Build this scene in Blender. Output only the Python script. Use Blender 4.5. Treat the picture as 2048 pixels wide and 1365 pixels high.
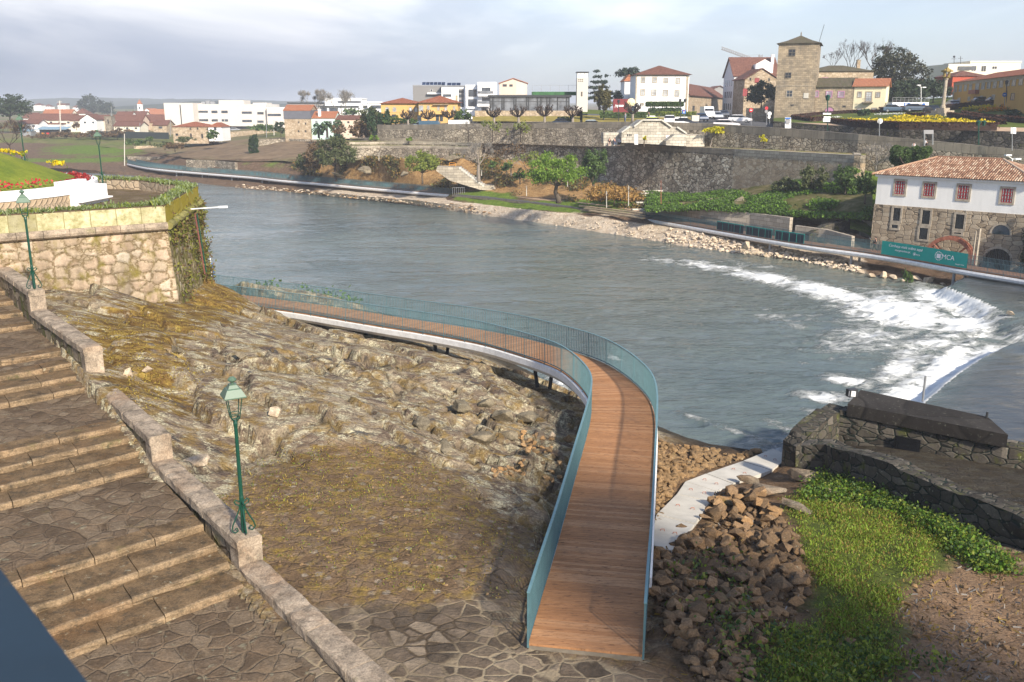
import bpy,bmesh,math,random
import numpy as np
from mathutils import Vector,Matrix,Quaternion,noise as mnoise
R=math.radians
for o in list(bpy.data.objects):bpy.data.objects.remove(o)
SC=bpy.context.scene
COL=SC.collection
F,PIT,CZ=1820.0,R(14.39),16.0
cam=bpy.data.cameras.new('camera');cam.lens=32.0;cam.sensor_width=36.0
cam.clip_start=0.05;cam.clip_end=6000
cam.dof.use_dof=True;cam.dof.focus_distance=45;cam.dof.aperture_fstop=7.0
co=bpy.data.objects.new('camera',cam);COL.objects.link(co)
co.location=(0,0,CZ);co.rotation_euler=(R(90)-PIT,0,0)
SC.camera=co
SUN_AZ,SUN_EL=30.0,31.5
S=Vector((math.sin(R(SUN_AZ))*math.cos(R(SUN_EL)),-math.cos(R(SUN_AZ))*math.cos(R(SUN_EL)),math.sin(R(SUN_EL))))
sl=bpy.data.lights.new('sun','SUN');sl.energy=5.0;sl.angle=R(3.0);sl.color=(1.0,0.90,0.76)
so=bpy.data.objects.new('sun',sl);COL.objects.link(so);so.location=(60,-80,90)
so.rotation_euler=(-S).to_track_quat('-Z','Y').to_euler()
W=bpy.data.worlds.new('World');SC.world=W;W.use_nodes=True
def build_world():
 nt=W.node_tree;nt.nodes.clear();N=nt.nodes.new;L=nt.links.new
 out=N('ShaderNodeOutputWorld');bg=N('ShaderNodeBackground');bg.inputs[1].default_value=0.1
 sky=N('ShaderNodeTexSky');sky.sky_type='NISHITA';sky.sun_disc=False
 sky.sun_elevation=R(SUN_EL);sky.sun_rotation=math.pi-R(SUN_AZ);sky.air_density=1.0;sky.dust_density=1.0
 tc=N('ShaderNodeTexCoord');sep=N('ShaderNodeSeparateXYZ');L(tc.outputs['Generated'],sep.inputs[0])
 mp=N('ShaderNodeMapping');mp.inputs['Scale'].default_value=(1.0,1.0,4.2);mp.inputs['Location'].default_value=(3.1,0.4,1.3)
 L(tc.outputs['Generated'],mp.inputs[0])
 n1=N('ShaderNodeTexNoise');n1.inputs['Scale'].default_value=2.6;n1.inputs['Detail'].default_value=7;n1.inputs['Roughness'].default_value=0.52;n1.inputs['Distortion'].default_value=0.35
 L(mp.outputs[0],n1.inputs[0])
 r1=N('ShaderNodeValToRGB');e=r1.color_ramp.elements
 e[0].position=0.34;e[0].color=(3.9,4.4,5.5,1);e[1].position=0.64;e[1].color=(8.4,8.5,8.8,1)
 m=e.new(0.5);m.color=(5.0,5.4,6.3,1)
 L(n1.outputs[0],r1.inputs[0])
 n2=N('ShaderNodeTexNoise');n2.inputs['Scale'].default_value=1.7;n2.inputs['Detail'].default_value=5;L(mp.outputs[0],n2.inputs[0])
 ax=N('ShaderNodeMath');ax.operation='MULTIPLY_ADD';ax.inputs[1].default_value=0.5;ax.inputs[2].default_value=-0.2;L(sep.outputs[0],ax.inputs[0])
 sm=N('ShaderNodeMath');sm.operation='ADD';L(ax.outputs[0],sm.inputs[0]);L(n2.outputs[0],sm.inputs[1])
 r2=N('ShaderNodeValToRGB');r2.color_ramp.elements[0].position=0.25;r2.color_ramp.elements[1].position=0.62
 r2.color_ramp.elements[0].color=(0,0,0,1);r2.color_ramp.elements[1].color=(0.55,0.55,0.55,1)
 L(sm.outputs[0],r2.inputs[0])
 mx=N('ShaderNodeMix');mx.data_type='RGBA';L(r2.outputs[0],mx.inputs[0]);L(r1.outputs[0],mx.inputs[6])
 sc=N('ShaderNodeMix');sc.data_type='RGBA';sc.blend_type='MULTIPLY';sc.inputs[0].default_value=1;sc.inputs[7].default_value=(1.15,1.15,1.25,1)
 L(sky.outputs[0],sc.inputs[6]);L(sc.outputs[2],mx.inputs[7])
 zc=N('ShaderNodeMapRange');zc.inputs[1].default_value=.24;zc.inputs[2].default_value=.45;zc.inputs[4].default_value=.92;L(sep.outputs[2],zc.inputs[0])
 yc=N('ShaderNodeMapRange');yc.inputs[1].default_value=.4;yc.inputs[2].default_value=-.05;yc.inputs[4].default_value=.9;L(sep.outputs[1],yc.inputs[0]);ym=N('ShaderNodeMath');ym.operation='MAXIMUM';L(zc.outputs[0],ym.inputs[0]);L(yc.outputs[0],ym.inputs[1]);zc=ym
 mz=N('ShaderNodeMath');mz.operation='MAXIMUM';L(r2.outputs[0],mz.inputs[0]);L(zc.outputs[0],mz.inputs[1]);L(mz.outputs[0],mx.inputs[0])
 fz=N('ShaderNodeMapRange');fz.inputs[1].default_value=0.0;fz.inputs[2].default_value=0.13;fz.inputs[3].default_value=1;fz.inputs[4].default_value=0;L(sep.outputs[2],fz.inputs[0])
 fx=N('ShaderNodeMapRange');fx.inputs[1].default_value=0.12;fx.inputs[2].default_value=-0.45;fx.inputs[3].default_value=0.15;fx.inputs[4].default_value=1;L(sep.outputs[0],fx.inputs[0])
 fm=N('ShaderNodeMath');fm.operation='MULTIPLY';L(fz.outputs[0],fm.inputs[0]);L(fx.outputs[0],fm.inputs[1])
 m2=N('ShaderNodeMix');m2.data_type='RGBA';L(fm.outputs[0],m2.inputs[0]);L(mx.outputs[2],m2.inputs[6]);m2.inputs[7].default_value=(2.0,2.35,3.2,1)
 L(m2.outputs[2],bg.inputs[0]);L(bg.outputs[0],out.inputs[0])
build_world()
SC.view_settings.view_transform='Standard';SC.view_settings.look='None'
SC.view_settings.gamma=1.0;SC.view_settings.exposure=0.6
try:
 SC.cycles.use_denoising=True;SC.cycles.max_bounces=5;SC.cycles.volume_bounces=0
 SC.cycles.transparent_max_bounces=6
except Exception:pass
cP,sP=math.cos(PIT),math.sin(PIT)
def ray(px,py):
 x=(px-1024)/F;y=(682.5-py)/F
 return Vector((x,cP+y*sP,-sP+y*cP))
def at(px,py,z):
 r=ray(px,py);t=(z-CZ)/r.z
 return Vector((r.x*t,r.y*t,z))
def aty(px,py,Y):
 r=ray(px,py);t=Y/r.y
 return Vector((r.x*t,Y,CZ+r.z*t))
def proj(p):
 v=Vector(p)-Vector((0,0,CZ));d=v.y*cP-v.z*sP;u=v.y*sP+v.z*cP
 return(1024+F*v.x/d,682.5-F*u/d,d)
def projn(X,Y,Z):
 Zr=Z-CZ;d=Y*cP-Zr*sP;u=Y*sP+Zr*cP
 d=np.where(d<0.5,0.5,d)
 return 1024+F*X/d,682.5-F*u/d
def hit(px,py,p0,n):
 r=ray(px,py);o=Vector((0,0,CZ));t=(Vector(p0)-o).dot(n)/r.dot(n)
 return o+r*t
def interp(tab,x):
 a=np.array(tab,float);return np.interp(x,a[:,0],a[:,1])
def sstep(a,b,x):
 t=np.clip((x-a)/(b-a),0,1);return t*t*(3-2*t)
def _h(i,j,s):
 n=(i*374761393+j*668265263+s*1442695041)&0xffffffff
 n=((n^(n>>13))*1274126177)&0xffffffff
 return((n^(n>>16))&0xffff)/65535.0
def vnoise(x,y,s=0):
 xi=np.floor(x).astype(np.int64);yi=np.floor(y).astype(np.int64);fx=x-xi;fy=y-yi
 fx=fx*fx*fx*(fx*(fx*6-15)+10);fy=fy*fy*fy*(fy*(fy*6-15)+10)
 a=_h(xi,yi,s);b=_h(xi+1,yi,s);c=_h(xi,yi+1,s);d=_h(xi+1,yi+1,s)
 return(a*(1-fx)+b*fx)*(1-fy)+(c*(1-fx)+d*fx)*fy
def fbm(x,y,o=4,s=0,g=0.5):
 v=0;a=1;t=0
 for k in range(o):
  v=v+a*vnoise(x*2**k+17.3*k,y*2**k-9.1*k,s+k);t+=a;a*=g
 return v/t
def voro(x,y,s=0):
 """distance to nearest and second-nearest jittered point, and a random value of the nearest cell"""
 xi=np.floor(x).astype(np.int64);yi=np.floor(y).astype(np.int64)
 d1=np.full(x.shape,9.0);d2=np.full(x.shape,9.0);rv=np.zeros(x.shape)
 for i in(-1,0,1):
  for j in(-1,0,1):
   cx=xi+i;cy=yi+j
   dx=cx+_h(cx,cy,s)-x;dy=cy+_h(cx,cy,s+5)-y;d=np.sqrt(dx*dx+dy*dy)
   r=_h(cx,cy,s+9);m=d<d1
   d2=np.where(m,d1,np.minimum(d2,d));rv=np.where(m,r,rv);d1=np.where(m,d,d1)
 return d1,d2,rv
def facets(x,y,s=0):
 """tilted flat cells: height of a broken slab surface and distance to the nearest break"""
 xi=np.floor(x).astype(np.int64);yi=np.floor(y).astype(np.int64);d1=np.full(x.shape,9.0);d2=np.full(x.shape,9.0);hgt=np.zeros(x.shape)
 for i in(-1,0,1):
  for j in(-1,0,1):
   cx=xi+i;cy=yi+j;dx=x-cx-_h(cx,cy,s);dy=y-cy-_h(cx,cy,s+5);d=np.sqrt(dx*dx+dy*dy);m=d<d1
   h=(_h(cx,cy,s+9)-.5)*.9+(_h(cx,cy,s+11)-.5)*1.1*dx+(_h(cx,cy,s+13)-.5)*1.3*dy
   d2=np.where(m,d1,np.minimum(d2,d));hgt=np.where(m,h,hgt);d1=np.where(m,d,d1)
 return hgt,d2-d1
def inpoly(px,py,poly):
 r=np.zeros(np.shape(px),bool);n=len(poly);j=n-1
 for i in range(n):
  xi,yi=poly[i];xj,yj=poly[j]
  c=((yi>py)!=(yj>py))&(px<(xj-xi)*(py-yi)/(yj-yi+1e-9)+xi)
  r^=c;j=i
 return r
def polydist(X,Y,pts):
 """distance to a polyline and signed side (left positive) of the nearest segment, and the arc position"""
 best=np.full(X.shape,1e9);side=np.zeros(X.shape);arc=np.zeros(X.shape);acc=0
 for(ax,ay),(bx,by)in zip(pts[:-1],pts[1:]):
  dx,dy=bx-ax,by-ay;l2=dx*dx+dy*dy;l=math.sqrt(l2)
  t=np.clip(((X-ax)*dx+(Y-ay)*dy)/l2,0,1)
  d=np.hypot(X-ax-t*dx,Y-ay-t*dy);m=d<best-1e-9
  best=np.where(m,d,best);side=np.where(m,dx*(Y-ay)-dy*(X-ax),side);arc=np.where(m,acc+t*l,arc);acc+=l
 return best,np.sign(side),arc
def link(name,me,mat=None,parent=None):
 o=bpy.data.objects.new(name,me);COL.objects.link(o)
 if mat is not None and me is not None and len(me.materials)==0:me.materials.append(mat)
 if parent is not None:o.parent=parent
 return o
def tag(o,label=None,cat=None,group=None,kind=None):
 if label:o['label']=label
 if cat:o['category']=cat
 if group:o['group']=group
 if kind:o['kind']=kind
 return o
def thing(name,loc,label,cat,group=None):
 o=bpy.data.objects.new(name,None);COL.objects.link(o);o.location=loc;o.empty_display_size=0.2
 return tag(o,label,cat,group)
def autouv(me):
 n=len(me.polygons)
 if n==0:return
 nl=len(me.loops);nv=len(me.vertices)
 co=np.empty(nv*3);me.vertices.foreach_get('co',co);co=co.reshape(-1,3)
 nor=np.empty(n*3);me.polygons.foreach_get('normal',nor);nor=nor.reshape(-1,3)
 tot=np.empty(n,int);me.polygons.foreach_get('loop_total',tot)
 li=np.empty(nl,int);me.loops.foreach_get('vertex_index',li)
 N=np.repeat(nor,tot,axis=0);P=co[li]
 t=np.stack([-N[:,1],N[:,0],np.zeros(nl)],1);l=np.linalg.norm(t,axis=1)
 flat=l<0.05;t[flat]=(1,0,0);l[flat]=1;t/=l[:,None]
 b=np.cross(N,t)
 uv=np.stack([(P*t).sum(1),(P*b).sum(1)],1)
 u=me.uv_layers.new(name='UVMap');u.data.foreach_set('uv',uv.astype(np.float32).ravel())
class MB:
 def __init__(s):s.v=[];s.f=[];s.m=[];s.cm=0
 def add(s,vs,fs):
  b=len(s.v);s.v+=[tuple(p)for p in vs]
  for f in fs:s.f.append([b+i for i in f]);s.m.append(s.cm)
 def quad(s,*p):s.add(p,[list(range(len(p)))])
 def box(s,c,d,rz=0.0,top=1.0):
  """c = centre of the base, d = sizes, rz = turn; top scales the upper face"""
  x,y,z=d[0]/2,d[1]/2,d[2];cs,sn=math.cos(rz),math.sin(rz);V=[]
  for k,q in((0,1.0),(z,top)):
   for a,b in((-x,-y),(x,-y),(x,y),(-x,y)):
    a*=q;b*=q;V.append((c[0]+a*cs-b*sn,c[1]+a*sn+b*cs,c[2]+k))
  s.add(V,[[3,2,1,0],[4,5,6,7],[0,1,5,4],[1,2,6,5],[2,3,7,6],[3,0,4,7]])
 def prism(s,poly,z0,z1):
  """poly counter-clockwise from above, (x, y) or with per-point z lists"""
  n=len(poly);a=[(p[0],p[1],z0[i]if hasattr(z0,'__len__')else z0)for i,p in enumerate(poly)]
  b=[(p[0],p[1],z1[i]if hasattr(z1,'__len__')else z1)for i,p in enumerate(poly)]
  s.add(a+b,[list(range(n))[::-1],list(range(n,2*n))]+[[i,(i+1)%n,n+(i+1)%n,n+i]for i in range(n)])
 def slab(s,A,B,C,D,th):
  """four corner points of a face, given thickness against its normal"""
  A,B,C,D=map(Vector,(A,B,C,D));n=(B-A).cross(D-A).normalized()*th
  q=[A,B,C,D];s.add(q+[p-n for p in q],[[0,1,2,3],[7,6,5,4],[0,4,5,1],[1,5,6,2],[2,6,7,3],[3,7,4,0]])
 def bar(s,a,b,w,h=None,up=(0,0,1)):
  a,b=Vector(a),Vector(b);h=h or w;d=(b-a).normalized();u=Vector(up)
  if abs(d.dot(u))>0.95:u=Vector((1,0,0))
  r=d.cross(u).normalized()*w/2;u=r.cross(d).normalized()*h/2
  V=[p+i*r+j*u for p in(a,b)for i,j in((-1,-1),(1,-1),(1,1),(-1,1))]
  s.add(V,[[3,2,1,0],[4,5,6,7],[0,1,5,4],[1,2,6,5],[2,3,7,6],[3,0,4,7]])
 def tube(s,pts,rad,n=6,cap=True):
  pts=[Vector(p)for p in pts];k=len(pts);rad=rad if hasattr(rad,'__len__')else[rad]*k;b0=len(s.v);V=[]
  ref=None
  for i,p in enumerate(pts):
   d=(pts[min(i+1,k-1)]-pts[max(i-1,0)]).normalized()
   if ref is None:ref=Vector((0,0,1))if abs(d.z)<0.9 else Vector((1,0,0))
   r=d.cross(ref).normalized();u=r.cross(d).normalized();ref=u
   for j in range(n):
    a=2*math.pi*j/n;V.append(p+rad[i]*(math.cos(a)*r+math.sin(a)*u))
  fs=[[i*n+j,i*n+(j+1)%n,(i+1)*n+(j+1)%n,(i+1)*n+j]for i in range(k-1)for j in range(n)]
  if cap:fs+=[list(range(n))[::-1],list(range((k-1)*n,k*n))]
  s.add(V,fs)
 def lathe(s,c,prof,n=12):
  V=[];k=len(prof)
  for r,z in prof:
   for j in range(n):a=2*math.pi*j/n;V.append((c[0]+r*math.cos(a),c[1]+r*math.sin(a),c[2]+z))
  s.add(V,[[i*n+j,i*n+(j+1)%n,(i+1)*n+(j+1)%n,(i+1)*n+j]for i in range(k-1)for j in range(n)]+[list(range(n))[::-1],list(range((k-1)*n,k*n))])
 def blob(s,c,r,seed=0,sub=2,amp=0.25,fq=1.0):
  bm=bmesh.new();bmesh.ops.create_icosphere(bm,subdivisions=sub,radius=1.0);off=Vector((seed*3.7,seed*1.3,seed*0.7))
  V=[]
  for v in bm.verts:
   k=1+amp*mnoise.noise(v.co*fq*1.7+off)*1.6
   V.append((c[0]+v.co.x*r[0]*k,c[1]+v.co.y*r[1]*k,c[2]+v.co.z*r[2]*k))
  s.add(V,[[v.index for v in f.verts]for f in bm.faces]);bm.free()
 def mesh(s,name,off=(0,0,0),smooth=False):
  me=bpy.data.meshes.new(name);o=Vector(off)
  me.from_pydata([(p[0]-o.x,p[1]-o.y,p[2]-o.z)for p in s.v],[],s.f)
  me.update();autouv(me)
  if any(s.m):me.polygons.foreach_set('material_index',s.m)
  if smooth:me.polygons.foreach_set('use_smooth',[True]*len(me.polygons))
  return me
 def build(s,name,mat,parent=None,smooth=False,loc=None):
  off=(0,0,0)
  if parent is not None:
   p=parent;off=Vector((0,0,0))
   while p is not None:off+=p.location;p=p.parent
  elif loc is not None:off=Vector(loc)
  me=s.mesh(name,off,smooth)
  for m in(mat if isinstance(mat,(list,tuple))else[mat]):me.materials.append(m)
  o=link(name,me,None,parent)
  if parent is None and loc is not None:o.location=loc
  return o
def gridmesh(name,X,Y,Z,mat,attrs=None,smooth=True,keep=None):
 nr,nc=X.shape;me=bpy.data.meshes.new(name)
 V=np.stack([X,Y,Z],-1).reshape(-1,3)
 i=np.arange(nr*nc).reshape(nr,nc)
 Q=np.stack([i[:-1,:-1],i[:-1,1:],i[1:,1:],i[1:,:-1]],-1).reshape(-1,4)
 if keep is not None:
  k=keep.reshape(-1);Q=Q[k[Q].all(1)]
 nq=len(Q)
 me.vertices.add(len(V));me.vertices.foreach_set('co',V.astype(np.float32).ravel())
 me.loops.add(nq*4);me.loops.foreach_set('vertex_index',Q.ravel().astype(np.int32))
 me.polygons.add(nq);me.polygons.foreach_set('loop_start',np.arange(0,nq*4,4,dtype=np.int32))
 me.polygons.foreach_set('use_smooth',np.full(nq,smooth));me.update(calc_edges=True)
 for k,a in(attrs or{}).items():
  at_=me.attributes.new(k,'FLOAT','POINT');at_.data.foreach_set('value',np.ascontiguousarray(a,np.float32).ravel())
 me.materials.append(mat)
 return me
def quadmesh(name,C,A,B,mats,mi=None):
 """many small quads: centres C, half axes A and B (n x 3)"""
 n=len(C);V=np.stack([C-A-B,C+A-B,C+A+B,C-A+B],1).reshape(-1,3)
 me=bpy.data.meshes.new(name);me.vertices.add(4*n);me.vertices.foreach_set('co',V.astype(np.float32).ravel())
 me.loops.add(4*n);me.loops.foreach_set('vertex_index',np.arange(4*n,dtype=np.int32))
 me.polygons.add(n);me.polygons.foreach_set('loop_start',np.arange(0,4*n,4,dtype=np.int32));me.update(calc_edges=True)
 for m in mats:me.materials.append(m)
 if mi is not None:me.polygons.foreach_set('material_index',np.asarray(mi,np.int32))
 return me
def rand_axes(rng,n,size,asp=1.6,up=0.0):
 d=rng.normal(size=(n,3));d/=np.linalg.norm(d,axis=1)[:,None]+1e-9
 e=rng.normal(size=(n,3));e-=(e*d).sum(1)[:,None]*d;e/=np.linalg.norm(e,axis=1)[:,None]+1e-9
 s=size*rng.uniform(0.6,1.35,(n,1))
 return d*s*asp/2,e*s/2
def kids(o):return[c for c in bpy.data.objects if c.parent==o]
def copy_tree(o,kidmap,parent=None):
 c=o.copy();COL.objects.link(c)
 if parent is not None:c.parent=parent
 for ch in kidmap.get(o.name,()):copy_tree(ch,kidmap,c)
 return c
def kidmap_of(root):
 m={};st=[root]
 while st:
  o=st.pop();k=kids(o);m[o.name]=k;st+=k
 return m
class NT:
 def __init__(s,name,rough=0.8,spec=0.3):
  s.mat=bpy.data.materials.new(name);s.mat.use_nodes=True;s.t=s.mat.node_tree;s.t.nodes.clear()
  s.out=s.t.nodes.new('ShaderNodeOutputMaterial');s.b=s.t.nodes.new('ShaderNodeBsdfPrincipled')
  s.b.inputs['Roughness'].default_value=rough;s.b.inputs['Specular IOR Level'].default_value=spec
  s.L(s.b.outputs[0],s.out.inputs[0])
 def N(s,k):return s.t.nodes.new('ShaderNode'+k)
 def L(s,a,b):s.t.links.new(a,b)
 def uv(s,sc=(1,1,1)):
  n=s.N('UVMap');m=s.N('Mapping');m.inputs['Scale'].default_value=sc;s.L(n.outputs[0],m.inputs[0]);return m.outputs[0]
 def pos(s,sc=(1,1,1),rot=(0,0,0)):
  n=s.N('NewGeometry');m=s.N('Mapping');m.inputs['Scale'].default_value=sc;m.inputs['Rotation'].default_value=rot;s.L(n.outputs['Position'],m.inputs[0]);return m.outputs[0]
 def obj(s,sc=(1,1,1)):
  n=s.N('TexCoord');m=s.N('Mapping');m.inputs['Scale'].default_value=sc;s.L(n.outputs['Object'],m.inputs[0]);return m.outputs[0]
 def noise(s,vec,scale=1,det=4,ro=0.55,dist=0.0):
  n=s.N('TexNoise');n.inputs['Scale'].default_value=scale;n.inputs['Detail'].default_value=det;n.inputs['Roughness'].default_value=ro;n.inputs['Distortion'].default_value=dist
  s.L(vec,n.inputs['Vector']);return n.outputs[0]
 def voro(s,vec,scale=1,feat='F1',rnd=1.0):
  n=s.N('TexVoronoi');n.feature=feat;n.inputs['Scale'].default_value=scale;n.inputs['Randomness'].default_value=rnd;s.L(vec,n.inputs['Vector']);return n
 def ramp(s,v,pts,interp='LINEAR'):
  n=s.N('ValToRGB');n.color_ramp.interpolation=interp;e=n.color_ramp.elements
  while len(e)<len(pts):e.new(0.5)
  for q,(p,c)in zip(e,pts):
   q.position=p;q.color=tuple(c)+(1,)if hasattr(c,'__len__')else(c,c,c,1)
  s.L(v,n.inputs[0]);return n.outputs[0]
 def mix(s,f,a,b,mode='MIX'):
  n=s.N('Mix');n.data_type='RGBA';n.blend_type=mode
  for k,v in((0,f),(6,a),(7,b)):
   if isinstance(v,(int,float)):n.inputs[k].default_value=v if k==0 else(v,v,v,1)
   elif isinstance(v,tuple):n.inputs[k].default_value=v+(1,)
   else:s.L(v,n.inputs[k])
  return n.outputs[2]
 def math(s,op,a,b=0.0,c=0.0):
  n=s.N('Math');n.operation=op
  for i,v in enumerate((a,b,c)):
   if isinstance(v,(int,float)):n.inputs[i].default_value=v
   else:s.L(v,n.inputs[i])
  return n.outputs[0]
 def attr(s,name):
  n=s.N('Attribute');n.attribute_name=name;return n.outputs['Fac']
 def bump(s,h,strength=0.5,dist=0.05):
  n=s.N('Bump');n.inputs['Strength'].default_value=strength;n.inputs['Distance'].default_value=dist
  s.L(h,n.inputs['Height']);s.L(n.outputs[0],s.b.inputs['Normal']);return n
 def col(s,c):
  if isinstance(c,tuple):s.b.inputs['Base Color'].default_value=c+(1,)
  else:s.L(c,s.b.inputs['Base Color'])
  return s.mat
def m_plain(name,c,rough=0.6,var=0.12,scale=1.5,metal=0.0,spec=0.4):
 t=NT(name,rough,spec);n=t.noise(t.obj(),scale,5)
 k=t.ramp(n,[(0.3,tuple(x*(1-var)for x in c)),(0.7,tuple(min(1,x*(1+var))for x in c))])
 t.b.inputs['Metallic'].default_value=metal;return t.col(k)
def m_plaster(name,c,dirt=0.25):
 t=NT(name,0.9,0.15);p=t.pos((1,1,0.22));n=t.noise(p,0.9,6,0.65);n2=t.noise(t.pos(),0.35,4)
 d=t.ramp(n,[(0.42,0.0),(0.8,dirt)]);a=t.mix(d,c,tuple(x*0.45 for x in c))
 f=t.ramp(n2,[(0.4,0.0),(0.75,dirt*0.7)]);a=t.mix(f,a,tuple(x*0.7 for x in c))
 t.bump(t.noise(t.pos(),14,4),0.25,0.02);return t.col(a)
def m_masonry(name,cs,mortar,scale=(1.6,2.2),mw=0.06,moss=0.0,streak=0.4,dark=(0.06,0.055,0.045),bump=0.7,mosscol=(0.09,0.10,0.02),jit=1.0,lich=0.0,chink=None):
 """rubble masonry: cell colours, mortar lines, dirt streaks, moss; UVs are metres"""
 t=NT(name,0.92,0.15);u=t.uv((scale[0],scale[1],1))
 wn=t.N('TexNoise');wn.inputs['Scale'].default_value=0.9;t.L(u,wn.inputs['Vector'])
 ad=t.N('MixRGB');ad.blend_type='LINEAR_LIGHT';ad.inputs[0].default_value=0.16;t.L(u,ad.inputs[1]);t.L(wn.outputs[1],ad.inputs[2]);u2=ad.outputs[0]
 v=t.voro(u2,1.0,'F1',jit);e=t.voro(u2,1.0,'DISTANCE_TO_EDGE',jit)
 sp=t.N('SeparateColor');t.L(v.outputs['Color'],sp.inputs[0])
 n=len(cs);c=t.ramp(sp.outputs[0],[(i/max(1,n-1),cs[i])for i in range(n)])
 g=t.noise(t.uv(),9,5,0.7);c=t.mix(0.55,c,t.ramp(g,[(0.25,0.32),(0.75,0.75)]),'OVERLAY')
 fine=t.noise(t.uv(),30,3,0.7);c=t.mix(0.4,c,t.ramp(fine,[(0.3,0.3),(0.7,0.7)]),'OVERLAY')
 ew=t.math('ADD',e.outputs['Distance'],t.math('MULTIPLY',t.math('SUBTRACT',g,0.5),mw*1.2))
 em=t.ramp(ew,[(mw*0.35,1.0),(mw,0.0)])
 mo=mortar
 if chink:
  u3=t.uv((scale[0]*3.4,scale[1]*3.6,1));v3=t.voro(u3,1.0);e3=t.voro(u3,1.0,'DISTANCE_TO_EDGE');s3=t.N('SeparateColor');t.L(v3.outputs['Color'],s3.inputs[0])
  mo=t.mix(t.ramp(e3.outputs['Distance'],[(.03,1.0),(.14,0.0)]),t.ramp(s3.outputs[0],[(0,chink[0]),(1,chink[1])]),mortar)
 c=t.mix(em,c,mo)
 if streak:
  s1=t.noise(t.uv((1.1,0.16,1)),1.0,6,0.62);s2=t.noise(t.uv(),0.33,4)
  s=t.ramp(t.math('MULTIPLY_ADD',s2,0.6,t.math('MULTIPLY',s1,0.6)),[(0.5,0.0),(0.78,streak)]);c=t.mix(s,c,dark)
 if moss:
  m=t.noise(t.uv((1,0.7,1)),1.3,7,0.66);c=t.mix(t.ramp(m,[(0.62-moss*0.35,0.0),(0.74-moss*0.3,0.9)]),c,mosscol)
 if lich:
  m=t.noise(t.uv(),5.5,6,0.7);c=t.mix(t.ramp(m,[(0.6,0.0),(0.68,lich)]),c,(0.55,0.56,0.42))
 h=t.math('ADD',t.math('MULTIPLY',t.ramp(e.outputs['Distance'],[(0.0,0.0),(mw*1.7,1.0)]),1.0),t.math('MULTIPLY',g,0.6))
 t.bump(h,bump,0.06);return t.col(c)
def m_ashlar(name,c,mortar=(0.12,0.1,0.08),bw=0.9,bh=0.42,streak=0.3,dark=(0.07,0.065,0.055),var=0.22,ms=0.018,moss=None):
 t=NT(name,0.9,0.2);u=t.uv();b=t.N('TexBrick');t.L(u,b.inputs['Vector'])
 b.inputs['Color1'].default_value=tuple(min(1,x*(1+var))for x in c)+(1,);b.inputs['Color2'].default_value=tuple(x*(1-var)for x in c)+(1,)
 b.inputs['Mortar'].default_value=mortar+(1,);b.inputs['Scale'].default_value=1;b.inputs['Mortar Size'].default_value=ms
 b.inputs['Brick Width'].default_value=bw;b.inputs['Row Height'].default_value=bh;b.inputs['Bias'].default_value=-0.1
 g=t.noise(u,7,6,0.7);k=t.mix(0.5,b.outputs[0],t.ramp(g,[(0.25,0.3),(0.75,0.72)]),'OVERLAY')
 s=t.ramp(t.math('MULTIPLY_ADD',t.noise(u,0.3,4),0.6,t.math('MULTIPLY',t.noise(t.uv((1.0,0.18,1)),1,6,0.62),0.6)),[(0.5,0.0),(0.78,streak)])
 k=t.mix(s,k,dark)
 if moss:k=t.mix(t.ramp(t.noise(u,1.6,8,.75),[(.45,0.0),(.62,.85)]),k,moss);k=t.mix(t.ramp(t.noise(u,4.5,7,.75),[(.55,0.0),(.64,.6)]),k,(.12,.10,.045))
 h=t.math('ADD',t.math('MULTIPLY',b.outputs[1],-1.0),t.math('MULTIPLY',g,0.5));t.bump(h,0.6,0.04);return t.col(k)
def m_tiles(name,cs,moss=0.0,w=0.24):
 """clay roof tiles: columns along the slope, courses across, weathering"""
 t=NT(name,0.85,0.2);u=t.uv();wv=t.N('TexWave');wv.bands_direction='X';wv.inputs['Scale'].default_value=0.314/w;wv.inputs['Distortion'].default_value=0.25;wv.inputs['Detail'].default_value=1
 t.L(u,wv.inputs['Vector']);b=t.N('TexBrick');t.L(u,b.inputs['Vector']);b.inputs['Scale'].default_value=1;b.inputs['Brick Width'].default_value=w;b.inputs['Row Height'].default_value=0.4;b.offset=0
 b.inputs['Color1'].default_value=(0.1,)*3+(1,);b.inputs['Color2'].default_value=(0.9,)*3+(1,);b.inputs['Mortar'].default_value=(0.3,0.3,0.3,1);b.inputs['Mortar Size'].default_value=0.012
 n=len(cs);f=t.math('ADD',t.math('MULTIPLY',b.outputs[0],0.45),t.math('MULTIPLY',t.noise(u,1.6,6,0.7),0.6))
 c=t.ramp(f,[(0.2+0.65*i/max(1,n-1),cs[i])for i in range(n)])
 c=t.mix(t.ramp(wv.outputs[1],[(0.0,0.65),(0.45,0.0)]),c,tuple(x*0.35 for x in cs[0]))
 if moss:c=t.mix(t.ramp(t.noise(u,0.9,6,0.7),[(0.62-moss*0.4,0.0),(0.78-moss*0.35,0.9)]),c,(0.085,0.085,0.035))
 t.bump(t.math('ADD',wv.outputs[1],t.math('MULTIPLY',b.outputs[1],-0.4)),0.8,0.06);return t.col(c)
def m_leaf(name,c1,c2,c3=None,trans=0.35,rough=0.6):
 t=NT(name,rough,0.3);g=t.N('NewGeometry');f=g.outputs['Random Per Island']
 big=t.noise(t.pos(),0.8,2);f=t.math('ADD',t.math('MULTIPLY',f,0.7),t.math('MULTIPLY',big,0.35))
 c=t.ramp(f,[(0.1,c1),(0.55,c2),(0.95,c3 or c2)]);t.col(c)
 tr=t.N('BsdfTranslucent');t.L(c,tr.inputs[0]);mx=t.N('MixShader');mx.inputs[0].default_value=trans
 t.L(t.b.outputs[0],mx.inputs[1]);t.L(tr.outputs[0],mx.inputs[2]);t.L(mx.outputs[0],t.out.inputs[0]);return t.mat
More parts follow.
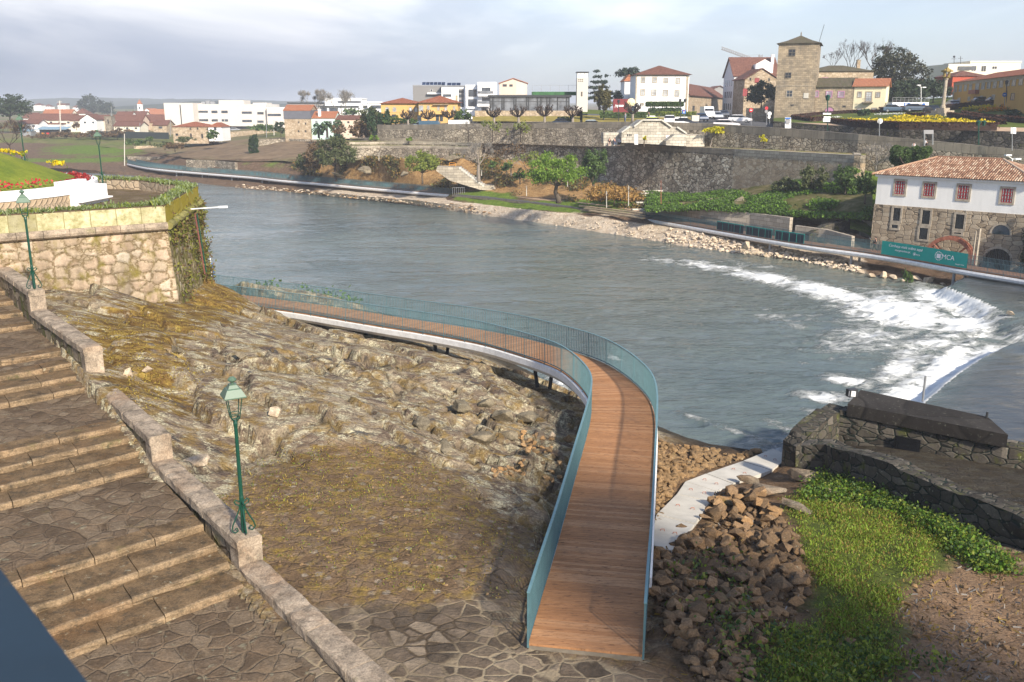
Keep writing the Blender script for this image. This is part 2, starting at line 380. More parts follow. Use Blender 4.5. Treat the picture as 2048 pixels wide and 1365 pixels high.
def m_bark(name,c=(0.10,0.08,0.06)):
 t=NT(name,0.95,0.1);n=t.noise(t.obj((1,1,0.25)),6,6,0.7);t.bump(n,0.8,0.05)
 return t.col(t.ramp(n,[(0.25,tuple(x*0.5 for x in c)),(0.75,tuple(x*1.6 for x in c))]))
def m_glass(name,c=(0.03,0.04,0.05),rough=0.08):
 t=NT(name,rough,0.8);n=t.noise(t.obj(),0.6,3);return t.col(t.ramp(n,[(0.35,tuple(x*0.6 for x in c)),(0.65,tuple(x*1.7 for x in c))]))
def m_paint(name,c,rough=0.35,metal=0.0,chip=None):
 t=NT(name,rough,0.5);n=t.noise(t.obj(),3.5,6,0.7);k=t.ramp(n,[(0.3,tuple(x*0.82 for x in c)),(0.7,tuple(min(1,x*1.12)for x in c))])
 if chip:k=t.mix(t.ramp(t.noise(t.obj(),11,6,0.7),[(0.57,0.0),(0.62,0.85)]),k,chip)
 t.b.inputs['Metallic'].default_value=metal;return t.col(k)
M={}
M['white']=m_plaster('white_plaster',(0.80,0.80,0.78),0.14)
M['whitewash']=m_plaster('whitewash',(0.83,0.82,0.78),0.28)
M['clean_white']=m_plaster('clean_white',(0.86,0.86,0.85),0.06)
M['cream']=m_plaster('cream_plaster',(0.74,0.66,0.45),0.12)
M['pale_cream']=m_plaster('pale_cream',(0.72,0.67,0.55),0.14)
M['yellow']=m_plaster('yellow_plaster',(0.60,0.39,0.15),0.2)
M['ochre']=m_plaster('ochre_plaster',(0.50,0.30,0.09),0.2)
M['grey']=m_plaster('grey_render',(0.30,0.29,0.28),0.15)
M['mint']=m_plaster('mint_plaster',(0.52,0.68,0.62),0.15)
M['pink']=m_plaster('pale_pink_plaster',(0.66,0.52,0.42),0.2)
M['concrete']=m_plaster('pale_concrete',(0.56,0.53,0.48),0.25)
M['slate']=m_plain('slate',(0.11,0.115,0.135),0.6)
M['stone_trim']=m_plain('granite_trim',(0.36,0.31,0.24),0.9,0.3,3)
M['stone_dark']=m_plain('dark_granite',(0.17,0.145,0.11),0.9,0.35,3)
M['glass']=m_glass('window_glass',(0.05,0.06,0.075))
M['glass_dark']=m_glass('dark_glass',(0.012,0.014,0.018),0.15)
M['glass_pale']=m_glass('pale_window',(0.34,0.36,0.38),0.2)
M['glass_blue']=m_glass('blue_glass',(0.10,0.16,0.20))
M['white_frame']=m_plain('white_frame',(0.75,0.75,0.74),0.5)
M['red_frame']=m_plain('red_frame',(0.30,0.025,0.03),0.5)
M['red_shutter']=m_plain('red_shutter',(0.28,0.05,0.05),0.6)
M['violet_door']=m_plain('faded_violet_wood',(0.42,0.20,0.33),0.7)
M['metal_dark']=m_plain('dark_metal',(0.035,0.037,0.04),0.45)
M['metal_grey']=m_plain('grey_metal',(0.30,0.31,0.32),0.4,metal=0.3)
M['roof']=m_tiles('red_roof_tiles',[(0.20,0.065,0.035),(0.33,0.115,0.06),(0.42,0.19,0.11)])
M['roof_new']=m_tiles('orange_roof_tiles',[(0.33,0.125,0.065),(0.43,0.17,0.085),(0.48,0.23,0.135)])
M['roof_brown']=m_tiles('brown_roof_tiles',[(0.11,0.05,0.035),(0.19,0.085,0.06),(0.27,0.14,0.10)])
M['roof_moss']=m_tiles('mossy_roof_tiles',[(0.09,0.075,0.05),(0.14,0.11,0.075),(0.19,0.16,0.11)],0.5)
M['rubble_grey']=m_masonry('grey_rubble_masonry',[(0.24,0.20,0.15),(0.37,0.32,0.245),(0.48,0.42,0.33)],(0.11,0.09,0.065),(1.7,2.3),0.085,streak=0.7)
M['rubble_tall']=m_masonry('tall_wall_rubble',[(0.20,0.165,0.12),(0.42,0.36,0.275),(0.62,0.56,0.45)],(0.085,0.07,0.05),(1.5,2.0),0.085,streak=0.7,dark=(0.06,0.052,0.042))
M['rubble_warm']=m_masonry('warm_rubble',[(0.33,0.25,0.16),(0.45,0.35,0.24),(0.52,0.43,0.31)],(0.30,0.24,0.17),(1.6,2.2),0.06,streak=0.3)
M['rubble_dark']=m_masonry('dark_mossy_rubble',[(0.05,0.043,0.035),(0.085,0.075,0.06),(0.145,0.128,0.105)],(0.02,0.03,0.024),(1.6,3.2),0.05,bump=.6,jit=.8,moss=0.22,streak=0.5,dark=(0.02,0.018,0.015),lich=0.35)
M['black_wall']=m_masonry('black_lichened_rubble',[(0.07,0.063,0.05),(0.12,0.105,0.085),(0.19,0.17,0.135)],(0.05,0.045,0.035),(1.7,2.2),0.08,moss=0.12,streak=0.6,dark=(0.03,0.028,0.024),lich=0.3)
M['bastion']=m_masonry('bastion_blocks',[(0.36,0.26,0.18),(0.48,0.39,0.28),(0.52,0.38,0.27),(0.58,0.50,0.39)],(0.17,0.12,0.06),(1.55,2.0),0.15,moss=0.3,streak=0.8,dark=(0.10,0.08,0.05),mosscol=(0.17,0.14,0.03),bump=1.0,lich=0.35,jit=0.62,chink=((.24,.17,.10),(.46,.37,.25)))
M['bastion_moss']=m_masonry('mossy_bastion_blocks',[(0.34,0.26,0.17),(0.46,0.37,0.25),(0.52,0.44,0.31)],(0.17,0.12,0.06),(1.5,1.6),0.12,jit=.7,moss=0.55,streak=0.6,mosscol=(0.16,0.15,0.03),bump=0.9)
M['parapet_lichen']=m_ashlar('lichened_parapet',(0.45,0.42,0.26),(0.26,0.23,0.11),1.15,1.3,.6,(0.15,0.12,0.05),.3,.02,(.24,.22,.09))
M['parapet_yellow']=m_masonry('yellow_mossed_parapet',[(0.34,0.29,0.12),(0.44,0.36,0.12),(0.50,0.45,0.30)],(0.22,0.18,0.05),(1.6,0.9),0.05,moss=0.95,streak=0.5,dark=(0.08,0.07,0.03),mosscol=(0.30,0.24,0.02))
M['ashlar']=m_ashlar('ashlar',(0.42,0.37,0.29),streak=0.45)
M['ashlar_pale']=m_ashlar('pale_ashlar',(0.50,0.46,0.38),streak=0.5)
M['ashlar_low']=m_ashlar('low_wall_ashlar',(0.40,0.35,0.28),(0.2,0.17,0.13),1.0,0.45,0.25)
M['tower_stone']=m_ashlar('tower_ashlar',(0.33,0.265,0.18),(0.17,0.135,0.09),0.75,0.36,0.7,(0.12,0.11,0.095),0.3,0.02)
M['mill_stone']=m_masonry('mill_blocks',[(0.30,0.235,0.16),(0.40,0.32,0.225),(0.48,0.40,0.29)],(0.13,0.10,0.07),(1.25,2.3),0.045,streak=0.5,jit=0.5,bump=0.7)
M['granite']=None
def m_granite(name,c=(0.34,0.29,0.22),dark=0.6,warm=(0.33,0.20,0.11),var=0.0):
 t=NT(name,0.93,0.15);p=t.pos();n=t.noise(p,1.6,8,0.72);n2=t.noise(p,22,4,0.75);n3=t.noise(p,0.6,5,0.6)
 k=t.ramp(n,[(0.3,tuple(x*0.38 for x in c)),(0.52,c),(0.72,tuple(min(1,x*1.5)for x in c))])
 k=t.mix(t.ramp(n3,[(0.52,0.0),(0.7,0.5)]),k,warm)
 if var:oi=t.N('ObjectInfo');k=t.mix(var,k,t.ramp(oi.outputs['Random'],[(0,tuple(x*.35 for x in c)),(.35,c),(.7,warm),(1,tuple(min(1,x*1.5)for x in c))]))
 k=t.mix(0.7,k,t.ramp(n2,[(0.3,0.2),(0.72,0.82)]),'OVERLAY')
 k=t.mix(t.ramp(t.noise(p,3.4,7,0.75),[(0.5,0.0),(0.66,dark)]),k,(0.055,0.048,0.036))
 k=t.mix(t.ramp(t.noise(p,4.8,6,0.7),[(0.63,0.0),(0.68,0.5)]),k,(0.46,0.45,0.33))
 k=t.mix(t.ramp(t.noise(p,0.9,6,0.65),[(0.62,0.0),(0.72,0.5)]),k,(0.12,0.12,0.035))
 t.bump(t.math('ADD',n,t.math('MULTIPLY',n2,0.35)),0.9,0.06);return t.col(k)
M['granite']=m_granite('weathered_granite',(0.34,0.275,0.205),0.6)
M['tread_stone_shaded']=m_granite('worn_tread_granite_shaded',(0.165,0.112,0.062),0.8,(.15,.08,.035))  # treads: dirt, plus the shade of grazing light put into the colour
M['riser_stone_lit']=m_granite('riser_granite_sunlit',(0.25,0.18,0.108),0.85,(.19,.105,.05))  # risers and nosings: sunlight on these faces put into a lighter colour
M['stair_landing']=m_granite('stair_landing_granite',(0.23,0.17,0.12),0.55)
M['boulder']=m_granite('boulder_granite',(0.225,0.19,0.13),0.65,(0.15,0.11,0.065))
M['boulder_pale']=m_granite('pale_boulder',(0.52,0.42,0.30),0.2,(0.42,0.28,0.17))
M['stone_brown']=m_granite('brown_rubble_stone',(0.235,0.155,0.088),0.35,(0.33,0.19,0.08),.6)
M['stone_tan']=m_granite('tan_rubble_stone',(0.36,0.235,0.12),0.3,(0.40,0.22,0.085),.6)
M['shore_stone']=m_granite('shore_stone',(0.60,0.50,0.38),0.25,(0.50,0.36,0.22))
M['slab']=m_plaster('path_concrete',(0.60,0.57,0.50),0.6)
M['bark']=m_bark('bark');M['bark_pale']=m_bark('pale_bark',(0.22,0.19,0.16));M['bark_grey']=m_bark('grey_twigs',(0.20,0.185,0.165));M['bark_dark']=m_bark('dark_bark',(0.055,0.042,0.035))
M['rail']=m_paint('blue_green_steel',(0.070,0.145,0.165),0.5)
M['rail_top']=m_paint('light_handrail',(0.12,0.235,0.26),0.45)
M['rail_far']=m_paint('far_rail_steel',(0.075,0.15,0.17),0.5)
M['rail_blue']=m_paint('dark_blue_paint',(0.012,0.032,0.055),0.75,chip=(0.02,0.035,0.05))
M['girder']=m_paint('white_girder',(0.78,0.78,0.77),0.4)
M['lamp_green']=m_paint('dark_green_lamp',(0.006,0.055,0.035),0.35)
M['lamp_roof']=m_paint('pale_green_lamp_roof',(0.085,0.145,0.10),0.45)
M['banner']=m_plain('turquoise_banner',(0.0,0.33,0.27),0.6,0.06)
M['navy_screen']=m_plain('navy_mesh_screen',(0.012,0.022,0.035),0.7)
M['sign_white']=m_plain('sign_white',(0.8,0.8,0.8),0.5,0.03);M['sign_blue']=m_plain('sign_blue',(0.02,0.13,0.45),0.5,0.03);M['sign_red']=m_plain('sign_red',(0.55,0.02,0.03),0.5,0.03)
M['sign_grey']=m_plain('sign_grey',(0.25,0.25,0.26),0.5,0.05);M['ink']=m_plain('sign_ink',(0.03,0.03,0.035),0.6,0.02)
M['rust']=m_plain('rusty_red_iron',(0.30,0.11,0.065),0.8,0.35,4)
M['maroon']=m_plain('maroon_panel',(0.17,0.02,0.025),0.6,0.15)
M['red_wall']=m_plaster('red_brick_paint',(0.42,0.09,0.05),0.15)
M['green_metal']=m_plain('green_sheet',(0.03,0.11,0.035),0.7,0.3,1.2)
M['solar']=m_glass('solar_panel',(0.015,0.025,0.055),0.15)
M['awning']=m_plain('pale_blue_sheeting',(0.22,0.33,0.40),0.5)
M['parasol']=m_plain('cream_canvas',(0.78,0.70,0.42),0.8,0.04)
M['tyre']=m_plain('tyre_rubber',(0.02,0.02,0.021),0.85)
M['skin']=m_plain('skin',(0.48,0.27,0.19),0.55,0.05);M['hair']=m_plain('dark_hair',(0.03,0.022,0.018),0.7)
def m_cloth(name,c):return m_plain(name,c,0.9,0.18,9)
M['fence_dark']=m_plain('dark_mesh_fence',(.035,.045,.045),.8)
M['glass_pav']=m_glass('pavilion_glass',(.12,.13,.145),.12)
M['grey_clad']=m_plaster('grey_cladding',(.22,.215,.21),.12)
M['pale_conc']=m_plaster('school_concrete',(.62,.58,.53),.14)
M['timber']=m_plain('weathered_timber',(.36,.28,.18),.85,.25,2)
M['rail_teal']=m_paint('teal_frame',(.0,.30,.26),.5)
M['coping_dark']=m_ashlar('dark_coping',(.25,.215,.165),streak=.7)
M['coping_grey']=m_ashlar('street_coping',(.24,.21,.165),(.08,.07,.055),1.0,1.2,.6)
M['lf_dark']=m_leaf('dark_evergreen_leaf',(0.012,0.025,0.010),(0.03,0.05,0.02),(0.055,0.08,0.03),0.15)
M['lf_olive']=m_leaf('olive_leaf',(0.045,0.06,0.02),(0.09,0.11,0.04),(0.15,0.16,0.07),0.3)
M['lf_oliveb']=m_leaf('olive_brown_leaf',(.05,.055,.02),(.11,.10,.035),(.17,.14,.06),.25)
M['lf_darkb']=m_leaf('dark_brownish_leaf',(.018,.024,.012),(.045,.05,.022),(.085,.075,.04),.15)
M['lf_orange_dead']=m_leaf('dead_orange_leaf',(.18,.10,.03),(.36,.21,.06),(.46,.30,.10),.3)
M['lf_ivygreen']=m_leaf('ivy_slope_leaf',(.05,.11,.012),(.11,.22,.02),(.19,.32,.04),.35)
M['turf_soil']=m_plain('turf_soil',(.09,.06,.035),.95,.4,4)
M['hedge_core']=m_plain('hedge_core',(.03,.016,.011),.95,.3,3)
M['moss_blade']=m_leaf('moss_blade',(.16,.11,.02),(.34,.25,.04),(.46,.38,.08),.3)
M['moss_blade2']=m_leaf('dry_moss_blade',(.12,.07,.02),(.25,.17,.04),(.36,.27,.08),.3)
M['black_slab']=m_masonry('black_concrete',[(.035,.031,.028),(.05,.045,.04)],(.03,.027,.024),(.3,.3),.02,lich=.22,streak=.8,dark=(.018,.016,.014),bump=.4)
M['rubble_flat']=m_granite('flat_block',(.22,.18,.13),.6)
M['pillar_top']=m_plain('lichened_carving',(.27,.2,.06),.9,.4,4)
M['hedge_green']=m_plain('green_hedge_core',(.03,.045,.015),.95,.3,3)
M['lf_mid']=m_leaf('mid_green_leaf',(0.03,0.06,0.015),(0.07,0.12,0.03),(0.12,0.19,0.05),0.3)
M['lf_spring']=m_leaf('spring_green_leaf',(0.09,0.16,0.02),(0.17,0.28,0.035),(0.27,0.39,0.07),0.45)
M['lf_yellowgreen']=m_leaf('yellow_green_leaf',(0.13,0.17,0.03),(0.23,0.28,0.05),(0.33,0.37,0.09),0.45)
M['lf_mimosa']=m_leaf('mimosa_bloom',(0.35,0.32,0.01),(0.60,0.55,0.015),(0.70,0.66,0.05),0.4)
M['lf_rust']=m_leaf('rust_leaf',(0.07,0.045,0.022),(0.14,0.09,0.045),(0.21,0.14,0.075),0.3)
M['lf_cypress']=m_leaf('cypress_leaf',(0.012,0.03,0.012),(0.025,0.055,0.02),(0.05,0.085,0.03),0.15)
M['lf_blue']=m_leaf('cedar_leaf',(0.018,0.032,0.024),(0.04,0.06,0.045),(0.07,0.095,0.06),0.15)
M['lf_haze']=m_leaf('distant_wood_leaf',(0.02,0.03,0.02),(0.04,0.055,0.035),(0.06,0.075,0.05),0.2)
M['lf_hedge_red']=m_leaf('dark_red_hedge_leaf',(0.035,0.018,0.012),(0.075,0.03,0.02),(0.11,0.05,0.03),0.2)
M['lf_palm']=m_leaf('palm_leaf',(0.02,0.045,0.015),(0.05,0.09,0.03),(0.09,0.13,0.05),0.2)
M['grass_blade']=m_leaf('grass_blade',(0.08,0.115,0.015),(0.19,0.25,0.03),(0.31,0.34,0.07),0.4)
M['grass_lime']=m_leaf('lime_grass_blade',(0.12,0.20,0.02),(0.24,0.36,0.035),(0.38,0.46,0.08),0.4)
M['fl_darkred']=m_leaf('dark_red_petals',(.20,.015,.02),(.33,.03,.035),(.45,.08,.06),.3)
M['grass_pale']=m_leaf('grey_green_tuft',(0.10,0.13,0.05),(0.20,0.26,0.10),(0.38,0.42,0.24),0.35)
M['ivy']=m_leaf('ivy_leaf',(0.08,0.09,0.015),(0.17,0.18,0.03),(0.29,0.27,0.07),0.3)
M['fl_yellow']=m_leaf('yellow_petals',(0.45,0.33,0.01),(0.68,0.52,0.01),(0.78,0.66,0.03),0.3)
M['fl_orange']=m_leaf('orange_petals',(0.50,0.18,0.01),(0.66,0.26,0.015),(0.72,0.36,0.03),0.3)
M['fl_red']=m_leaf('red_petals',(0.45,0.015,0.03),(0.62,0.03,0.06),(0.70,0.12,0.12),0.3)
M['fl_white']=m_leaf('white_petals',(0.6,0.6,0.55),(0.75,0.75,0.72),(0.8,0.8,0.8),0.3)
def crest_pts():
 return[at(x,y,1.25)for x,y in((1700,880),(1845,800),(1890,760),(1940,722),(1985,697),(2030,680),(2130,664),(2085,646),(2030,622),(1960,592),(1895,566))]
def foam_blobs(px,py):
 f=np.zeros(px.shape)
 for x,y,rx,ry,a,s in((1930,655,75,24,.12,1.1),(1860,690,110,40,-.25,.75),(1790,625,150,42,.18,1.0),(1730,680,150,45,-.1,.62),(1600,640,150,30,.1,.42),(1660,588,150,20,.2,.9),(1545,560,130,15,.17,.85),(1425,535,110,12,.15,.7),(1320,522,70,8,.1,.55),(1890,598,90,20,.35,.9),(1990,638,70,9,.05,1.0),(1650,795,90,14,.1,.8),(1700,765,70,14,.2,.85),(1570,855,60,10,.3,.55),(1800,740,100,30,-.4,.8),(1900,720,70,26,-.5,1.0),(1480,868,70,8,.35,.5),(1395,842,70,8,.4,.45),(1120,772,50,10,.6,.75),(1235,722,40,8,.5,.6),(1600,880,50,10,.2,.6),(1700,690,120,20,.2,.45),(1350,500,160,7,.06,.3),(1500,530,120,7,.1,.45),(1640,830,90,8,.25,.45),(1770,800,90,16,-.1,.7)):
  c,n=math.cos(a),math.sin(a);u=((px-x)*c+(py-y)*n)/rx;v=(-(px-x)*n+(py-y)*c)/ry
  f=np.maximum(f,s*np.exp(-(u*u+v*v)*1.1))
 return f
def build_river():
 ys=np.concatenate([np.geomspace(26,130,420),np.geomspace(131,420,90)]);us=np.linspace(-0.72,0.78,470)
 Y,U=np.meshgrid(ys,us,indexing='ij');X=U*Y
 cr=[(p.x,p.y)for p in crest_pts()]
 d,sd,arc=polydist(X,Y,cr)
 px,py=projn(X,Y,np.zeros_like(X))
 inside=inpoly(X,Y,cr+[(cr[-1][0]+6,cr[-1][1]+6),(140,cr[-1][1]+20),(140,10),(cr[0][0]+6,10)])
 gap=np.exp(-((X-39)/5.0)**2)*np.exp(-((Y-64)/6.0)**2)
 w=1.1+3.5*gap
 Z=np.where(inside,1.25-0.35*np.exp(-d/1.3),(0.9)*(1-sstep(0,1,d/w)))
 near_end=Y<46
 fo=foam_blobs(px,py)
 fo=np.maximum(fo,np.where(~inside,1.25*np.exp(-(d/(2.6+1.2*fbm(X*.4,Y*.4,3,4)))**2)*(1-0.75*gap),0))
 fall=np.where(~inside,np.exp(-(d/0.9)**2),0);fo=fo*(1-0.3*fall)
 fo=np.where(inside,fo*0.1*np.exp(-d),fo)
 t=fbm(X*.9+Y*.3,Y*1.5,4,3);rid=1-np.abs(2*fbm(X*.45,Y*.9,4,8)-1)
 Z=Z+fo*np.clip(d/2.2,0,1)*(0.75*(rid-.62)+0.55*(t-.45))+0.06*(fbm(X*.5,Y*.8,3,1)-.5)+np.where(inside,.015,.14)*(fbm(X*.75+Y*.2,Y*1.25,3,14)-.5)
 hump=np.where(inside,np.exp(-(d/5)**2),0)*np.exp(-((X-36)/9)**2-((Y-62)/9)**2);Z=Z+hump*0.8*(fbm(X*.25+3,Y*.35,2,6)-.45)
 t=NT('river_water',0.09,0.5);t.b.inputs['IOR'].default_value=1.45
 p=t.pos();a=t.attr('foam');pool=t.attr('pool')
 n1=t.noise(t.pos((0.55,1.0,1),(0,0,R(-14))),0.85,7,0.68,0.6);n2=t.noise(t.pos((0.8,1.7,1),(0,0,R(-14))),2.4,5,0.7)
 nb=t.noise(p,0.035,4)
 base=t.ramp(nb,[(0.35,(0.080,0.112,0.115)),(0.62,(0.125,0.158,0.145))])
 fr=t.attr('murk');base=t.mix(fr,base,(0.135,0.135,0.095));base=t.mix(pool,base,(0.02,0.022,0.02))
 n3=t.noise(t.pos((.8,2.2,1),(0,0,R(-14))),3.2,8,.8,.5);k=t.math('MULTIPLY_ADD',n1,1.5,t.math('MULTIPLY_ADD',n3,0.95,t.math('MULTIPLY_ADD',a,0.95,-1.53)))
 lace=t.ramp(k,[(0.05,0.0),(0.16,0.3),(0.34,0.85),(.6,1.0)])
 t.col(t.mix(lace,base,(0.80,0.82,0.80)))
 ro=t.ramp(lace,[(0.0,0.10),(0.7,0.7)]);t.L(ro,t.b.inputs['Roughness'])
 w1=t.noise(t.pos((0.75,1.5,1),(0,0,R(12))),1.25,6,0.62,0.4);w2=t.noise(t.pos((0.5,1.2,1),(0,0,R(-16))),0.32,4,0.6)
 h=t.math('ADD',t.math('MULTIPLY',w1,0.55),t.math('MULTIPLY',w2,0.9));h=t.math('MULTIPLY',h,t.math('SUBTRACT',1.0,t.math('MULTIPLY',pool,0.86)))
 h=t.math('MULTIPLY',h,t.ramp(t.noise(t.pos((.6,1.6,1),(0,0,R(-18))),.07,4,.6),[(.36,.3),(.6,1.0)]));h=t.math('ADD',h,t.math('MULTIPLY',lace,0.5))
 t.bump(h,.8,0.5)
 pl=np.where(inside,1-np.exp(-d/1.5),0)
 mk=np.exp(-((px-1450)/520)**2-((py-560)/75)**2)*.55+np.exp(-((px-1250)/300)**2-((py-650)/120)**2)*.25
 me=gridmesh('river',X,Y,Z,t.mat,{'foam':fo,'pool':pl,'murk':np.where(inside,0,mk)})
 o=link('river',me);o['kind']='structure'
build_river()
NB_PTS=[(1052,1290,5.42),(1278,1330,5.42),(700,1250,5.5),(560,1130,5.6),(800,1000,5.6),(1000,1100,5.42),(900,1200,5.48),(760,910,5.65),(530,930,5.9),(1000,1300,5.45),(1100,1364,5.42),(1400,1364,5.4),(430,860,6.45),(360,900,6.4),(250,720,7.25),(420,740,6.8),(600,800,6.15),(560,640,5.6),(520,690,6.3),(400,620,6.75),(470,590,5.3),(440,560,5.1),(340,598,6.9),(410,560,5.7),(100,637,8.0),(200,755,7.35),(335,915,6.35),(510,1145,5.6),(700,720,5.35),(800,800,5.3),(900,860,5.0),(850,740,4.75),(960,760,4.3),(1040,768,3.4),(1090,820,3.5),(1150,830,3.2),(1130,900,3.8),(1000,880,4.7),(1080,980,4.6),(1040,1060,5.1),(605,636,3.6),(765,682,3.5),(700,658,3.4),(900,712,3.1),(850,694,3.2),(560,592,0.4),(640,604,0.3),(740,622,0.2),(841,652,0.1),(950,692,0.1),(1000,712,0.1),(1060,747,0.1),(1120,778,0.1),(1200,812,0.1),(1310,852,0.1),(1400,882,0.1),(1500,899,0.1),(1570,908,0.2),(1620,890,0.2),(440,548,-1.5),(560,576,-1.6),(800,605,-1.7),(1000,668,-1.7),(1150,745,-1.7),(1330,815,-1.7),(1500,855,-1.8),(1620,840,-1.8),(1310,1100,4.2),(1330,1180,4.85),(1400,1200,4.9),(1350,1300,5.3),(1600,1200,4.55),(1700,1320,4.9),(1600,1100,4.1),(1500,1000,2.9),(1580,960,1.7),(1340,900,1.1),(1320,1000,2.9),(1400,930,1.2),(1450,905,0.7),(1390,1060,3.4),(1700,1000,3.0),(1900,1100,3.7),(2040,1200,4.3),(2040,1340,5.0),(1860,1040,3.2),(1640,950,2.3),(1240,860,2.6),(1230,950,3.6),(1220,1050,4.5),(1210,1150,4.95)]
def tps_fit(P,z,lam=0.03):
 n=len(P);d=np.linalg.norm(P[:,None]-P[None],axis=2);K=np.where(d>0,d*d*np.log(d+1e-12),0)+lam*np.eye(n)*10
 A=np.zeros((n+3,n+3));A[:n,:n]=K;A[:n,n]=1;A[:n,n+1:]=P;A[n,:n]=1;A[n+1:,:n]=P.T
 return np.linalg.solve(A,np.concatenate([z,np.zeros(3)]))
_p=[at(*q)for q in NB_PTS]
_p+=[Vector(q)for q in((0,8,5.4),(-6,9,5.4),(8,9,5.35),(16,10,5.2),(24,16,5.0),(15,36,2.0),(20,33,2.3),(26,30,3.2),(14,42,-1.2),(22,42,-1.0),(32,36,-0.5),(-20,58,4.5),(-24,62,3.0),(-24,80,-1.5),(-30,30,8.0),(-14,20,5.6),(-35,60,6),(-32,85,-1.5))]
CPT=np.array([(p.x,p.y)for p in _p]);CZV=np.array([p.z for p in _p]);CW=tps_fit(CPT,CZV)
def tps(X,Y):
 q=np.stack([np.ravel(X),np.ravel(Y)],1);r=np.zeros(len(q))
 for i in range(0,len(q),40000):
  c=q[i:i+40000];d2=((c[:,None]-CPT[None])**2).sum(2);r[i:i+40000]=(np.where(d2>0,0.5*d2*np.log(d2+1e-12),0))@CW[:-3]+CW[-3]+c@CW[-2:]
 return r.reshape(np.shape(X))
POLY_PAVE=[(515,1135),(430,1010),(520,912),(640,893),(760,888),(850,910),(960,990),(1100,1085),(1060,1110),(1045,1290),(1290,1320),(1420,1365),(1500,1480),(500,1600),(500,1140)]
POLY_GRASS=[(1570,1010),(1640,965),(1760,990),(1880,1040),(2010,1150),(1930,1130),(1860,1090),(1850,1160),(1780,1210),(1800,1320),(1700,1420),(1500,1420),(1560,1280),(1640,1180),(1600,1080)]
POLY_RIGHT=[(1290,880),(1420,885),(1570,905),(1640,930),(1760,980),(1900,1040),(2100,1150),(2400,1400),(2400,1800),(1450,1500),(1290,1330)]
POLY_MOSS=[(90,640),(340,590),(400,545),(490,570),(520,610),(440,650),(330,690),(420,760),(330,830),(230,800),(190,700)]
POLY_SOIL=[(1900,1090),(2060,1190),(2300,1500),(1750,1500),(1800,1300),(1790,1210),(1860,1160)]
stair_line=[at(479,1175,5.6),at(42,599,8.0)]
def left_of_parapet(X,Y):
 (a,b)=stair_line;dx,dy=b.x-a.x,b.y-a.y
 return(dx*(Y-a.y)-dy*(X-a.x))/math.hypot(dx,dy)
def blur(a,n):
 for _ in range(2):
  for ax in(0,1):
   c=np.cumsum(np.pad(a,[(n+1,n)if k==ax else(0,0)for k in(0,1)],mode='edge'),axis=ax)
   s=[slice(None)]*2;s2=[slice(None)]*2;s[ax]=slice(2*n+1,None);s2[ax]=slice(0,-(2*n+1))
   a=(c[tuple(s)]-c[tuple(s2)])/(2*n+1)
 return a
GS=0.16;GX0,GX1,GY0,GY1=-34.0,34.0,5.0,86.0
